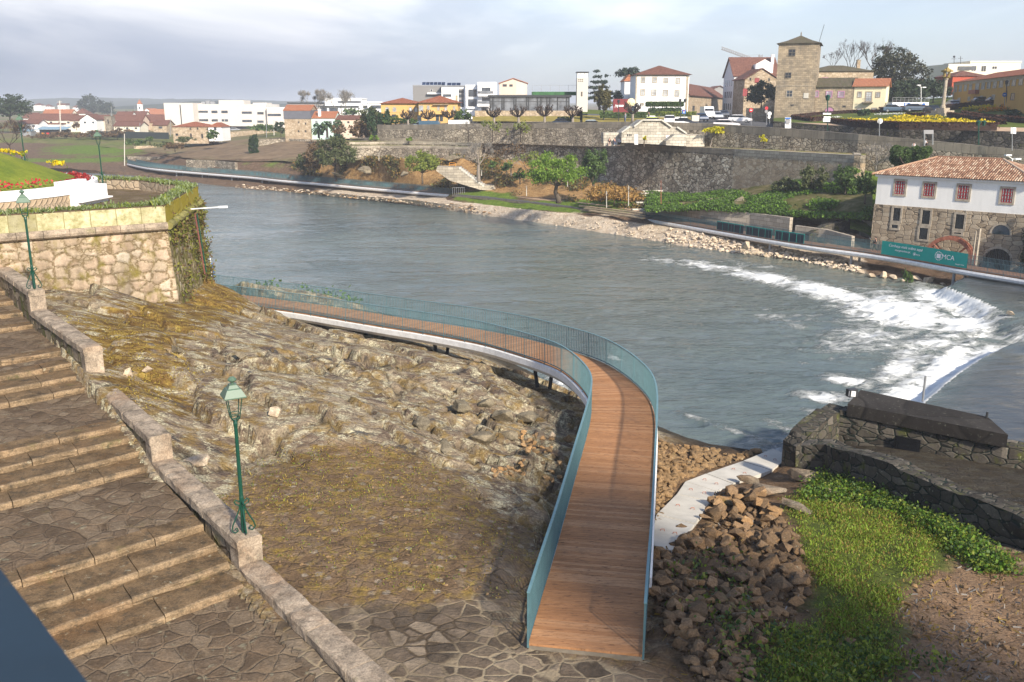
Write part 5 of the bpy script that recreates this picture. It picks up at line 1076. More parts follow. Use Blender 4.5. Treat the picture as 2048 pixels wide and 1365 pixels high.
GSL=[[(1290,424,3.3),(1400,419,3.7),(1500,426,3.7),(1600,434,3.8),(1745,440,4.2)],[(1290,405,3.6),(1400,405,4.2),(1500,405,4.7),(1600,400,5.2),(1745,412,5.5)],[(1290,384,3.3),(1400,390,3.8),(1470,380,4.7),(1600,362,6.5),(1745,376,6.6)],[(1290,372,4.2),(1400,372,5.2),(1470,366,6.0),(1600,348,8.0),(1745,345,8.5)]]
CV=np.linspace(1300,1745,60);M['ivy_ground']=NT('ivy_slope_ground',.95,.1);_t=M['ivy_ground'];n=_t.noise(_t.pos(),.7,7,.72);M['ivy_ground']=_t.col(_t.ramp(n,[(.3,(.045,.06,.012)),(.5,(.09,.085,.03)),(.66,(.20,.16,.09))]))
loft('ivy_slope',[rowpts(r,CV)for r in GSL[:3]],8,M['ivy_ground'],.3,.5,cx=CV)
lw=wallpts([(1312,410,3.4),(1400,418,3.7),(1500,426,3.75),(1580,436,3.75)]);bankwall('low_wall','long low ashlar wall along the riverside path, under the ivy slope',lw,2.1,.5,M['ashlar_low'],bat=0)
lw=wallpts([(1576,401,5.05),(1660,406,5.2),(1745,416,5.3)]);bankwall('low_wall','taller pale ashlar wall running up to the white mill house',lw,2.0,.5,M['ashlar_low'],bat=0)
lw=[p+Vector((0,-2.0,0))for p in wallpts([(1580,447,3.1),(1640,455,3.0),(1690,468,2.8)])];bankwall('low_wall','low stepped ashlar base wall in front of the taller pale wall',lw,1.6,.4,M['ashlar_low'],bat=0)
rw=[at(x,y,z)for x,y,z in((1618,470,2.4),(1650,452,3.3),(1700,438,3.9),(1742,432,4.2))];bankwall('rough_wall','dark rough boulder wall beside the mill house corner',rw,1.0,.8,M['rubble_dark'])
lw=wallpts([(372,320,4.5),(430,322,4.4),(470,326,4.3)]);bankwall('field_wall','old field wall of big blocks at the left end of the far walkway',lw,2.0,.6,M['rubble_grey'])
lw=wallpts([(470,320,4.6),(540,322,4.6),(605,326,4.6)]);bankwall('field_wall','ivy hung field wall behind the far walkway, below the two cypresses',lw,2.0,.6,M['rubble_dark'])
lw=wallpts([(515,279,8.0),(560,278,8.1),(612,279,8.1),(665,280,8.0)]);bankwall('garden_wall','old garden wall of grey rubble in front of the tall slate topped house',lw,5.4,.5,M['rubble_grey'])
lw=wallpts([(268,293,5.0),(330,291,5.1),(405,294,5.2)]);bankwall('field_wall','low field wall with shrubs in front of the low stone farmhouse',lw,3.4,.5,M['rubble_warm'])
lw=wallpts([(440,266,8.2),(500,262,8.5),(565,258,8.8)]);bankwall('garden_wall','long pale boundary wall below the big white school building',lw,5.5,.5,M['rubble_warm'])
lw=wallpts([(255,313,3.6),(300,314,3.6),(350,316,3.6)]);bankwall('field_wall','lowest ruined field wall at the far end of the walkway',lw,2.2,.5,M['rubble_grey'])
WK1=[(255,327),(300,336),(400,345),(500,353),(556,359),(640,366),(740,375),(820,382),(905,389)]
WK2=[(1278,434),(1350,446),(1430,460),(1536,478),(1620,491),(1720,504),(1800,516),(1880,530),(1960,544),(2048,558),(2200,584),(2400,620)]
def walkway(tab,z,label,w=2.3,rh=.92):
 P=smooth_line([at(x,y,z)for x,y in tab],.5);N=normals2(P);root=thing('footbridge',P[len(P)//2],label,'footbridge','riverside walkways on white girders')
 B=[-n for n in N]
 sweep(P,B,[(-.1,-.10),(-.16,-.25),(-.12,-.46),(.1,-.60),(.6,-.66),(w-.4,-.66),(w,-.3),(w,-.10)],'girder',M['girder'],root)
 sweep(P,B,[(.03,-.095),(.03,.02),(w-.03,.02),(w-.03,-.095)],'deck',M['deck_far'],root)
 for off in(.04,w-.04):
  Q=[p+b*off for p,b in zip(P,B)];railing(root,Q,B,rh,.125,(.022,.03),.05,M['rail_far'])
 return root,P,B
M['deck_far']=m_plain('far_deck_planks',(.20,.11,.065),.8,.3,2)
k1_,WP1,WB1=walkway(WK1,1.95,'long blue railed walkway curving along the far bank to the left')
k2_,WP2,WB2=walkway(WK2,1.85,'railed walkway along the far bank, passing in front of the white mill')
def nearest(P,px):return min(range(len(P)),key=lambda i:abs(proj(P[i])[0]-px))
def legs(root,P,B,pxs,zb=-.6):
 for x in pxs:
  i=nearest(P,x);p=P[i]
  for a in(.35,1.9):
   q=p+B[i]*a;m=MB();m.tube([(q.x,q.y,zb),(q.x,q.y,p.z-.55)],.14,8);m.build('pier_leg',M['metal_grey'],root)
legs(k1_,WP1,WB1,(350,402,462,520),-.8);legs(k2_,WP2,WB2,(1538,1703,1905,2100),-.8)
P=smooth_line([at(905,390,2.2),at(980,397,2.2),at(1100,410,2.15),at(1200,423,2.1),at(1285,436,2.0)],.8);N=normals2(P)
m=thing('boardwalk',P[len(P)//2],'grey plank path lying on the grass between the two railed walkways','path');sweep(P,[-n for n in N],[(0,-.25),(0,.03),(1.9,.03),(1.9,-.25)],'planks',M['asphalt'],m);sweep(P,[-n for n in N],[(-.12,-.3),(-.12,-.02),(-.01,-.02),(-.01,-.3)],'edge_beam',M['stone_dark'],m)
P=smooth_line([at(990,388,2.5),at(1060,398,2.45),at(1170,408,2.4),at(1240,418,2.35),at(1300,428,2.3)],1.0);o=sweep(P,[-n for n in normals2(P)],[(0,-.2),(0,.06),(1.3,.06),(1.3,-.2)],'path',M['gravel'],None);o['kind']='structure'
for i,(y0,lb)in enumerate(((412,'upper long timber step beside the riverside path'),(417,'middle long timber step beside the riverside path'),(422,'lowest long timber step beside the riverside path'))):
 a,b=at(1160+i*10,y0,2.45-.12*i),at(1288,y0+15,2.45-.12*i);m=MB();m.bar(a,b,.5,.16);o=m.build('timber_step',M['timber'],loc=a);tag(o,lb,'step','timber steps by the path')
def panel_on_rail(pxa,pxb,z0,z1,name,label,cat,mat,off=.0,group=None):
 ia,ib=nearest(WP2,pxa),nearest(WP2,pxb);Q=[WP2[i]+WB2[i]*off for i in range(min(ia,ib),max(ia,ib)+1)];base=Q[0]
 m=MB();V=[]
 for p in Q:V+=[p+Vector((0,0,z0)),p+Vector((0,0,z1))]
 n=len(Q);bk=[Vector(v)+WB2[ia]*.02 for v in V]
 m.add(V+bk,[[2*i,2*i+2,2*i+3,2*i+1]for i in range(n-1)]+[[2*n+2*i+1,2*n+2*i+3,2*n+2*i+2,2*n+2*i]for i in range(n-1)]+[[2*i+1,2*i+3,2*n+2*i+3,2*n+2*i+1]for i in range(n-1)])
 o=m.build(name,mat,loc=base);tag(o,label,cat,group);return o,Q
for a,b,lb in((1432,1486,'first navy mesh screen on the far walkway rail, furthest from the mill'),(1489,1546,'middle navy mesh screen on the far walkway rail'),(1549,1610,'last navy mesh screen on the far walkway rail, closest to the mill')):
 o,Q=panel_on_rail(a,b,.08,1.02,'mesh_screen',lb,'screen',M['navy_screen'],.02,'navy screens on the walkway rail')
 m=MB();m.bar(Q[0]+Vector((0,0,1.05)),Q[-1]+Vector((0,0,1.05)),.08,.07)
 for p in Q[::2]:m.bar(p+Vector((0,0,.05))-WB2[0]*.03,p+Vector((0,0,1.02))-WB2[0]*.03,.03,.02)
 m.build('frame',M['rail_teal'],o)
def flat_text(s,size,mat,parent,origin,right,up,shear=0.0,ext=.004):
 c=bpy.data.curves.new('lettering','FONT');c.body=s;c.size=size;c.shear=shear;c.extrude=ext;c.align_x='LEFT'
 tmp=bpy.data.objects.new('tmp',c);COL.objects.link(tmp);dg=bpy.context.evaluated_depsgraph_get();me=bpy.data.meshes.new_from_object(tmp.evaluated_get(dg));bpy.data.objects.remove(tmp);bpy.data.curves.remove(c)
 me.materials.clear();me.materials.append(mat);o=link('lettering',me,None,parent)
 r=Vector(right).normalized();u=Vector(up).normalized();n=r.cross(u).normalized();u=n.cross(r)
 mt=Matrix.Identity(4)
 for i,v in enumerate((r,u,n)):
  for j in range(3):mt[j][i]=v[j]
 off=Vector((0,0,0));p=parent
 while p is not None:off+=p.location;p=p.parent
 mt.translation=Vector(origin)-off;o.matrix_local=mt;return o
bn,Q=panel_on_rail(1765,1937,.10,1.42,'banner','turquoise banner with white lettering on the walkway rail before the mill wheel','banner',M['banner'],-.06)
r_=(Q[-1]-Q[0]).normalized();L_=(Q[-1]-Q[0]).length;fr_=Vector((r_.y,-r_.x,0)).normalized()*.12
def bo(u,z):i=u*(len(Q)-1);k=min(int(i),len(Q)-2);p=Q[k].lerp(Q[k+1],i-k);return p+fr_+Vector((0,0,z))
flat_text('Conheça mais sobre aqui',.38,M['sign_white'],bn,bo(.09,.98),r_,(0,0,1),.25);flat_text('margensvivas.pt',.28,M['sign_white'],bn,bo(.17,.62),r_,(0,0,1))
flat_text('MCA',.62,M['sign_white'],bn,bo(.725,.62),r_,(0,0,1));flat_text('margens vivas',.16,M['sign_white'],bn,bo(.885,.3),r_,(0,0,1));flat_text('MCA',.2,M['sign_white'],bn,bo(.425,.5),r_,(0,0,1))
def crest(u,z,r):
 c=bo(u,z);m=MB();n=14
 for k in range(n):
  a=2*math.pi*k/n;b=2*math.pi*(k+.62)/n
  m.slab(c+r_*(r*.82*math.cos(a))+Vector((0,0,r*.82*math.sin(a))),c+r_*(r*math.cos(a))+Vector((0,0,r*math.sin(a))),c+r_*(r*math.cos(b))+Vector((0,0,r*math.sin(b))),c+r_*(r*.82*math.cos(b))+Vector((0,0,r*.82*math.sin(b))),.006)
 w=r*.5;m.slab(c-r_*w+Vector((0,0,-w)),c+r_*w+Vector((0,0,-w)),c+r_*w+Vector((0,0,w*.9)),c-r_*w+Vector((0,0,w*.9)),.006);m.build('emblem',M['sign_white'],bn)
crest(.69,.82,.42);crest(.405,.6,.16)
def cliff(name,label,poly,Y,depth,mat,cat='stair block',zmin=None):
 """outline given in photo pixels on the plane y = Y, with real depth"""
 f=[aty(x,y,Y)for x,y in poly];b=[p+Vector((0,depth,0))for p in f];n=len(f);m=MB();m.add(f+b,[list(range(n))[::-1],list(range(n,2*n))]+[[i,(i+1)%n,n+(i+1)%n,n+i]for i in range(n)])
 zz=min(p.z for p in f);o=m.build(name,mat,loc=(sum(p.x for p in f)/n,Y,zz));tag(o,label,cat);return o
sh=cliff('stair_house','pale ashlar stair block with two mirrored flights climbing to the street',[(1243,286),(1243,266),(1260,254),(1268,254),(1285,241),(1323,241),(1343,255),(1354,255),(1372,268),(1372,292)],143,7,M['ashlar_pale'])
cliff('stair_wing','low pale block at the foot of the left flight, beside the seated people',[(1207,287),(1207,266),(1240,266),(1252,286),(1252,288)],145.5,4,M['ashlar_pale'])
cliff('stair_wing','sunlit pale block at the foot of the right flight',[(1372,294),(1372,269.5),(1409,270.5),(1409,294)],141,5,M['ashlar_pale'])
cliff('stair_wing','sloping pale ramp block in front of the right flight',[(1332,291),(1332,283),(1350,270),(1372,269),(1372,293)],139.5,3,M['ashlar_pale'])
def onface(parent,Y,rects,name,mat,th=.06):
 for(x0,y0,x1,y1)in rects:m=MB();m.slab(aty(x0,y1,Y-.03),aty(x1,y1,Y-.03),aty(x1,y0,Y-.03),aty(x0,y0,Y-.03),th);m.build(name,mat,parent)
onface(sh,143,[(1269,269,1276,290),(1332,271,1339,281)],'door',M['sign_white']);onface(sh,143,[(1254,268.5,1256,273),(1257.5,268.5,1259.5,273),(1261,268.5,1263,273)],'vent_slot',M['glass_dark'])
for pts in([(1323,240.5),(1343,254.5)],[(1354,254.5),(1373,267.5)],[(1285,240.5),(1268,253.5)],[(1260,253.5),(1243,265.5)],[(1285,240.5),(1323,240.5)]):
 m=MB();m.bar(aty(*pts[0],142.9),aty(*pts[1],142.9),.5,.22);m.build('coping',M['slab'],sh)
so_=cliff('stair_house','pale concrete stair with stepped side wall climbing the dry slope',[(872,342),(874,334),(917,335),(926,343),(938,352),(952,362),(963,371),(990,372),(992,382),(960,380),(900,362)],150,3,M['ashlar'],'staircase')
for i in range(12):
 x=918+i*4.2;y=335.5+i*3.15;m=MB();a=aty(x,y,149.9);b=aty(x+4.2,y,149.9);m.slab(a,b,b+Vector((0,3.4,0)),a+Vector((0,3.4,0)),.32);m.build('step',M['slab'],so_)
m=MB();[m.bar(aty(a,b,152),aty(c,d,152),.07)for a,b,c,d in((899,326,911,326),(899,335,911,335),(899,326,899,335),(911,326,911,335),(899,330,911,330))];o=m.build('barrier',M['fl_orange'],loc=aty(905,335,152));tag(o,'small orange barrier frame at the top of the concrete slope stair','barrier')
m=MB();[m.bar(at(905,390,2.2)+Vector((i*.32,.5,0)),at(905,390,2.2)+Vector((i*.32,.5,1.1)),.04)for i in range(7)];m.bar(at(905,390,3.3)*0+at(905,390,2.2)+Vector((0,.5,1.1)),at(905,390,2.2)+Vector((1.95,.5,1.1)),.05);o=m.build('barrier',M['metal_grey'],loc=at(905,390,2.2));tag(o,'grey crowd barrier at the end of the long railed walkway','barrier')
m=MB()
for i in range(9):p=at(1286+i*2.3,420-i*4.6,2.4+i*.13);m.box(p,(3.2,.6,.16),.2)
o=m.build('slope_steps',M['slab'],loc=at(1290,420,2.3));tag(o,'flight of pale steps beside the leaf covered bank and the ivy slope','steps')
WST={'w':('stone_trim','glass_pale',.16),'d':('stone_dark','glass_dark',.1),'p':('white_frame','glass',.08),'g':('metal_dark','glass_blue',.06),'r':('red_shutter','red_shutter',.06),'v':('violet_door','glass_pale',.14),'n':('white_frame','glass_dark',.04),'t':('stone_trim','glass',.18),'k':('metal_dark','glass',.05)}
class Bld:
 def __init__(s,name,label,cat,l,r,Y,eave,depth,wall,group=None,Yr=None,skew=0.0,zdrop=1.5):
  """l, r: photo pixels of the lower front corners; Y, Yr: their distance; eave: photo row of the wall top at the left corner"""
  Yr=Yr or Y;s.A=aty(l[0],l[1],Y);s.B=aty(r[0],r[1],Yr);s.z0=min(s.A.z,s.B.z)-zdrop;s.z1=aty(l[0],eave,Y).z
  s.A.z=s.B.z=0;s.u=(s.B-s.A).normalized();s.L=(s.B-s.A).length;s.n=Vector((s.u.y,-s.u.x,0));s.b=(-s.n+s.u*skew).normalized();s.D=depth
  mid=(s.A+s.B)/2;s.root=thing(name,(mid.x,mid.y,s.z0),label,cat,group);s.wallm=wall
 def P(s,u,d,z):p=s.A+s.u*u+s.b*d;return Vector((p.x,p.y,z))
 def walls(s,z0=None,z1=None,name='wall',mat=None,grow=0.0,top=True):
  m=MB();z0=s.z0 if z0 is None else z0;z1=s.z1 if z1 is None else z1;g=grow
  q=[s.P(-g,-g,0),s.P(s.L+g,-g,0),s.P(s.L+g,s.D+g,0),s.P(-g,s.D+g,0)];m.prism([(p.x,p.y)for p in q],z0,z1);s.wall=m.build(name,mat or s.wallm,s.root);return s
 def roof(s,kind,h,mat,over=.45,th=.16,base=None):
  z=s.z1 if base is None else base;o=over;L,D=s.L,s.D;m=MB();up=Vector((0,0,.0))
  a,b,c,d=s.P(-o,-o,z),s.P(L+o,-o,z),s.P(L+o,D+o,z),s.P(-o,D+o,z)
  if kind=='flat':
   q=[s.P(-o,-o,z),s.P(L+o,-o,z),s.P(L+o,D+o,z),s.P(-o,D+o,z)];m.prism([(p.x,p.y)for p in q],z+.002,z+h)
  elif kind=='pyr':
   t=s.P(L/2,D/2,z+h);k=s.P(L/2,D/2,z+h*.22)
   mids=[p.lerp(s.P(L/2,D/2,z),.42)+Vector((0,0,h*.34))for p in(a,b,c,d)]
   m.add([a,b,c,d]+mids+[t],[[0,1,5,4],[1,2,6,5],[2,3,7,6],[3,0,4,7],[4,5,8],[5,6,8],[6,7,8],[7,4,8],[3,2,1,0]])
  elif kind in('hip','hipy'):
   if L>=D:e,f=s.P(D/2,D/2,z+h),s.P(L-D/2,D/2,z+h);fs=[[0,1,5,4],[1,2,5],[2,3,4,5],[3,0,4]]
   else:e,f=s.P(L/2,L/2,z+h),s.P(L/2,D-L/2,z+h);fs=[[0,1,4],[1,2,5,4],[2,3,5],[3,0,4,5]]
   m.add([a,b,c,d,e,f],fs+[[3,2,1,0]])
  elif kind=='x':
   e,f=s.P(-o,D/2,z+h),s.P(L+o,D/2,z+h);m.slab(a,b,f,e,th);m.slab(c,d,e,f,th)
   for uu in(0.0,L):g=MB();g.add([s.P(uu,0,z-.02),s.P(uu,D,z-.02),s.P(uu,D/2,z+h-.12)],[[0,1,2]]);g.build('gable',s.wallm,s.root)
  elif kind=='y':
   e,f=s.P(L/2,-o,z+h),s.P(L/2,D+o,z+h);m.slab(a,e,f,d,-th);m.slab(e,b,c,f,-th)
   for dd in(0.0,D):g=MB();g.add([s.P(0,dd,z-.02),s.P(L,dd,z-.02),s.P(L/2,dd,z+h-.12)],[[0,1,2]]);g.build('gable',s.wallm,s.root)
  elif kind=='lean':
   e,f=s.P(L+o,D,z+h),s.P(-o,D,z+h);m.slab(a,b,e,f,th)
  s.rf=m.build('roof',mat,s.root);return s
 def hit(s,px,py):p=hit(px,py,s.A,s.n);return((p-s.A).dot(s.u),p.z)
 def win(s,rects,st='w',name='window',arch=False,bars=(1,2),sill=False):
  fm,pm,fw=WST[st]
  for(x0,y0,x1,y1)in rects:
   cx,cy=(x0+x1)/2,(y0+y1)/2;u0=s.hit(x0,cy)[0];u1=s.hit(x1,cy)[0];z1=s.hit(cx,y0)[1];z0=s.hit(cx,y1)[1]
   w=s.win_uz(u0,u1,z0,z1,fm,pm,fw,name,arch,bars,sill)
  return w
 def win_uz(s,u0,u1,z0,z1,fm,pm,fw,name='window',arch=False,bars=(1,2),sill=False,off=0.0):
  m=MB();F_=lambda u,z,d:s.P(u,-d-off,z)
  if arch:
   r=(u1-u0)/2;uc=(u0+u1)/2;zs=max(z0+.05,z1-r);n=10
   cv=lambda rr:[(u0+(r-rr),z0)]+[(uc-rr*math.cos(math.pi*k/n),zs+min(r,z1-zs)/r*rr*math.sin(math.pi*k/n))for k in range(n+1)]+[(u1-(r-rr),z0)]
   o_,i_=cv(r),cv(max(.05,r-fw));k=len(o_)
   V=[F_(u,z,.06)for u,z in o_]+[F_(u,z,.06)for u,z in i_]+[F_(u,z,-.02)for u,z in o_]+[F_(u,z,.0)for u,z in i_]
   m.add(V,[[j,j+1,k+j+1,k+j]for j in range(k-1)]+[[2*k+j,2*k+j+1,j+1,j]for j in range(k-1)]+[[k+j,k+j+1,3*k+j+1,3*k+j]for j in range(k-1)])
   w=m.build(name,M[fm],s.root);m=MB();m.add([F_(u,z,.008)for u,z in i_],[list(range(k))]);m.build('pane',M[pm],w);return w
  for(a,b,c,d)in((u0,u1,z1-fw,z1),(u0,u1,z0,z0+fw),(u0,u0+fw,z0+fw,z1-fw),(u1-fw,u1,z0+fw,z1-fw)):m.slab(F_(a,c,.07),F_(b,c,.07),F_(b,d,.07),F_(a,d,.07),.09)
  bw=min(.05,fw)
  for i in range(1,bars[0]+1):u=u0+fw+(u1-u0-2*fw)*i/(bars[0]+1);m.slab(F_(u-bw/2,z0+fw,.045),F_(u+bw/2,z0+fw,.045),F_(u+bw/2,z1-fw,.045),F_(u-bw/2,z1-fw,.045),.03)
  for i in range(1,bars[1]+1):z=z0+fw+(z1-z0-2*fw)*i/(bars[1]+1);m.slab(F_(u0+fw,z-bw/2,.043),F_(u1-fw,z-bw/2,.043),F_(u1-fw,z+bw/2,.043),F_(u0+fw,z+bw/2,.043),.03)
  w=m.build(name,M[fm],s.root);m=MB();m.slab(F_(u0+fw*.6,z0+fw*.6,.012),F_(u1-fw*.6,z0+fw*.6,.012),F_(u1-fw*.6,z1-fw*.6,.012),F_(u0+fw*.6,z1-fw*.6,.012),.02);m.build('pane',M[pm],w)
  if sill:m=MB();m.slab(F_(u0-.12,z0-.14,.16),F_(u1+.12,z0-.14,.16),F_(u1+.12,z0-.002,.16),F_(u0-.12,z0-.002,.16),.16);m.build('sill',M[fm],w)
  return w
 def strip(s,x0,y0,x1,y1,name,mat,off=.05,th=.12):
  cx,cy=(x0+x1)/2,(y0+y1)/2;u0=s.hit(x0,cy)[0];u1=s.hit(x1,cy)[0];z1=s.hit(cx,y0)[1];z0=s.hit(cx,y1)[1];m=MB();m.slab(s.P(u0,-off,z0),s.P(u1,-off,z0),s.P(u1,-off,z1),s.P(u0,-off,z1),th);return m.build(name,mat,s.root)
 def chimney(s,u,d,z0,z1,w=.6,mat=None):
  m=MB();p=s.P(u,d,z0);m.box(p,(w,w,z1-z0));m.box((p.x,p.y,z1),(w+.2,w+.2,.12));m.build('chimney',mat or s.wallm,s.rf)
def ZR(x,y,o,f):return(o[0]+x/f,o[1]+y/f)
def zr(rects,o,f):return[(o[0]+a/f,o[1]+b/f,o[0]+c/f,o[1]+d/f)for a,b,c,d in rects]
B=Bld('stone_tower','tall medieval stone tower house with low pyramid roof, highest building in the scene','tower',(1547,240),(1626,238),188,88,10.5,M['tower_stone'],zdrop=2,Yr=185.4);B.walls();B.roof('pyr',1.8,M['roof_moss'],.45)
B.win(zr([(148,155,205,213),(118,342,172,390)],(1540,60),4.01),'d',bars=(1,1));B.win(zr([(240,455,350,575)],(1540,120),7.585),'t',bars=(1,1));B.win(zr([(305,675,365,705)],(1540,120),7.585),'d','slit',bars=(0,0))
B.strip(1607,186.6,1617,197,'coat_of_arms',M['slab'],.12,.14);B.strip(1549,172,1627,173,'string_course',M['stone_trim'],.06)
m=MB();m.tube([B.P(B.L*.98,2,B.z1),B.P(B.L+.6,2,B.z1+3.5)],.05,5);m.build('antenna',M['metal_dark'],B.root);m=MB();m.lathe(B.P(B.L/2,B.D/2,B.z1+1.7),[(.12,0),(.12,.5),(.0,.9)],6);m.build('finial',M['stone_dark'],B.rf)
B=Bld('stone_house','low stone wing with mossy roof, violet arched gate and lattice windows beside the tower','house',(1627,236),(1706,230),186.5,174,8,M['tower_stone'],zdrop=2.5,Yr=184);B.walls();B.roof('lean',1.9,M['roof_moss'],.35)
B.win(zr([(635,470,740,570),(845,470,945,575),(1025,475,1130,575)],(1540,120),7.585),'v',bars=(2,2));B.win([(1684,211,1692,215.6)],'d','slit',bars=(0,0))
w=B.win([(1649,214,1668.5,232)],'d','gate',arch=True);kids(w)[0].data.materials[0]=M['violet_door'];w=B.win([(1622.5,223,1631,235)],'d','door',arch=True);kids(w)[0].data.materials[0]=M['violet_door']
B=Bld('stone_house','old stained house with wide mossy roof standing behind the tower wing','house',(1622,200),(1742,200),206,143,10,M['rubble_warm']);B.walls();B.roof('hip',1.4,M['roof_moss'],.4);B.win(zr([(790,270,880,302),(1190,275,1225,305)],(1540,120),7.585),'v',bars=(1,0));B.chimney(B.L*.83,3.5,B.z1+.5,B.z1+2.4,.7)
B=Bld('townhouse','small cream house with a red roof and iron balcony beside the tower wing','house',(1704,230),(1768,224),184,173,8,M['cream'],zdrop=2,Yr=181.5);B.walls();B.roof('x',1.55,M['roof_new'],.4)
B.win(zr([(1325,480,1395,575),(1600,485,1675,575),(1305,730,1395,810),(1535,725,1625,800)],(1540,120),7.585),'w',bars=(1,2));B.win(zr([(1445,480,1550,640)],(1540,120),7.585),'w','balcony_door',bars=(1,3))
bl=B.strip(1724.6,204.5,1745.7,207,'balcony',M['stone_dark'],.95,.95);B.strip(1724.6,198,1745.7,198.6,'balcony_rail',M['metal_dark'],.93,.05)
for k in range(9):B.strip(1725+k*2.5,198.6,1725.3+k*2.5,204.5,'balcony_bar',M['metal_dark'],.93,.04)
B.strip(1708,178,1764,179,'string_course',M['stone_trim'],.06)
B=Bld('white_house','large white three storey house with hipped brown roof and stone framed windows','house',(1271,226),(1375,228),205,150,11,M['clean_white'],zdrop=2);B.walls();B.roof('hip',2.1,M['roof_brown'],.6)
O,K=(1180,60),4.55
B.win(zr([(460,430,505,485),(565,430,610,485),(668,435,712,488),(778,437,822,493),(455,540,500,600),(557,543,605,603),(660,545,710,607),(768,548,815,610),(455,665,490,690)],O,K),'w',bars=(1,2));B.strip(1271,151,1375,153,'cornice',M['stone_trim'],.12);B.strip(1371,153,1375.5,228,'corner_stones',M['stone_trim'],.05);B.strip(1270.5,153,1273.5,226,'corner_stones',M['stone_trim'],.05)
B=Bld('white_house','small white annexe with orange roof peeking out left of the big white house','house',(1248,215),(1268,215),222,163,8,M['white']);B.walls();B.roof('hip',1.6,M['roof_new'],.3);B.win([(1259,189,1265,196)],'p')
B=Bld('stone_row','long low granite row with a rust red roof running back behind the white house','building',(1377,236),(1449,233),212,191,9,M['rubble_warm'],Yr=285);B.walls();B.roof('x',3.2,M['roof_brown'],.5);B.win(zr([(930,690,950,740),(1010,700,1035,760),(1110,700,1130,740)],O,K),'d',bars=(0,0))
B=Bld('stone_house','grey gable house at the far end of the street','house',(1412,225),(1462,225),320,186,12,M['grey']);B.walls();B.roof('y',2.2,M['roof_brown'],.4)
B=Bld('white_house','narrow tall white house with a dark dormer roof behind the stone gable','house',(1464,232),(1552,230),244,153,12,M['white']);B.walls();B.roof('x',5.0,M['roof_brown'],.4)
m=MB();p=B.P(9,1.2,B.z1+1.0);q=[B.P(5.5,.6,0),B.P(10,.6,0),B.P(10,5,0),B.P(5.5,5,0)];m.prism([(v.x,v.y)for v in q],B.z1+.4,B.z1+3.0);m.add([B.P(5.5,.59,B.z1+3),B.P(10,.59,B.z1+3),B.P(7.75,.59,B.z1+4.2)],[[0,1,2]]);m.build('dormer',M['clean_white'],B.rf);B.chimney(10.6,4,B.z1+2,B.z1+5.4,.7,M['white'])
s_=B;m=MB()
for k in range(4):
 for r in range(3):m.slab(B.P(-.03,3+k*2.2,B.z0+3+r*3),B.P(-.03,2+k*2.2,B.z0+3+r*3),B.P(-.03,2+k*2.2,B.z0+4.6+r*3),B.P(-.03,3+k*2.2,B.z0+4.6+r*3),.04)
m.build('side_windows',M['glass'],B.root)['kind']='stuff'
B=Bld('stone_house','grey stone gable house with closed red shutters left of the tower','house',(1485,236),(1551,236),222,160,11,M['rubble_warm'],zdrop=2);B.walls();B.roof('y',2.5,M['roof_brown'],.3)
B.win(zr([(1498,440,1540,480),(1390,535,1435,605)],O,K),'r','shutter',bars=(1,0));B.win(zr([(1450,435,1468,465),(1620,440,1638,470)],O,K),'d',bars=(0,0))
B=Bld('yard_wall','old stone yard wall below the dark tree, left of the tower','wall',(1492,246),(1546,246),196,217,.6,M['rubble_warm'],zdrop=1);B.walls()
c0=aty(1519,132,300);m=MB();cr_=thing('tower_crane',c0-Vector((0,0,6)),'thin construction crane jib rising above the white house roofs','crane')
tip=aty(1443,99,300);tail=aty(1524,128,300);top=aty(1519,110,300)
def lattice(a,b,w,n,name):
 m=MB();a,b=Vector(a),Vector(b);up=Vector((0,0,w))if abs((b-a).normalized().z)<.8 else Vector((w,0,0));sd=Vector((0,w,0))
 for o_ in(Vector(),up,sd):m.bar(a+o_,b+o_,w*.22)
 for i in range(n):p,q=a.lerp(b,i/n),a.lerp(b,(i+1)/n);m.bar(p,q+up,w*.14);m.bar(p+up,q,w*.12);m.bar(p+sd,q+up,w*.12)
 m.build(name,M['sign_grey'],cr_)
lattice(c0-Vector((0,0,9)),top,.9,14,'mast');lattice(tail,tip,.75,22,'jib');m=MB();m.bar(top,tail.lerp(tip,.55),.08);m.bar(top,tail,.08);m.build('tie_rod',M['sign_grey'],cr_);m=MB();m.box(tail-Vector((0,0,.9)),(1.2,.8,.9));m.build('counterweight',M['sign_grey'],cr_)
O,K=(1780,100),6.205
B=Bld('ochre_building','long ochre building with granite window frames and red tiled roof above the garden','building',(1904,205),(2110,200),190,166,12,M['ochre'],Yr=129,zdrop=2);B.walls();B.roof('hip',1.7,M['roof'],.5)
B.win(zr([(795,448,832,530),(857,440,892,523),(918,432,955,517),(980,424,1018,510),(1135,402,1178,494),(1205,394,1250,486),(1280,385,1325,480),(1357,374,1405,470),(1440,364,1488,455),(1515,354,1563,452),(1600,345,1650,444),(840,595,875,646),(965,582,995,638),(1115,570,1152,632),(1262,556,1302,622)],O,K),'w',bars=(1,3));B.win(zr([(1040,580,1080,645),(1500,538,1545,628)],O,K),'d','door',bars=(1,0));B.win(zr([(1058,412,1105,520)],O,K),'w','balcony_door',bars=(1,3));B.strip(*zr([(1020,500,1105,548)],O,K)[0],'balcony',M['rust'],.7,.7)
B.strip(1904,166.5,2048,149,'cornice',M['stone_trim'],.1)if False else None
u1=B.L;m=MB();m.slab(B.P(0,-.12,B.z1-.55),B.P(u1,-.12,B.z1-.55),B.P(u1,-.12,B.z1-.02),B.P(0,-.12,B.z1-.02),.1);m.build('cornice',M['stone_trim'],B.root);m=MB();m.slab(B.P(-.05,-.08,B.z0),B.P(1.0,-.08,B.z0),B.P(1.0,-.08,B.z1-.56),B.P(-.05,-.08,B.z1-.56),.07);m.build('corner_stones',M['stone_trim'],B.root)
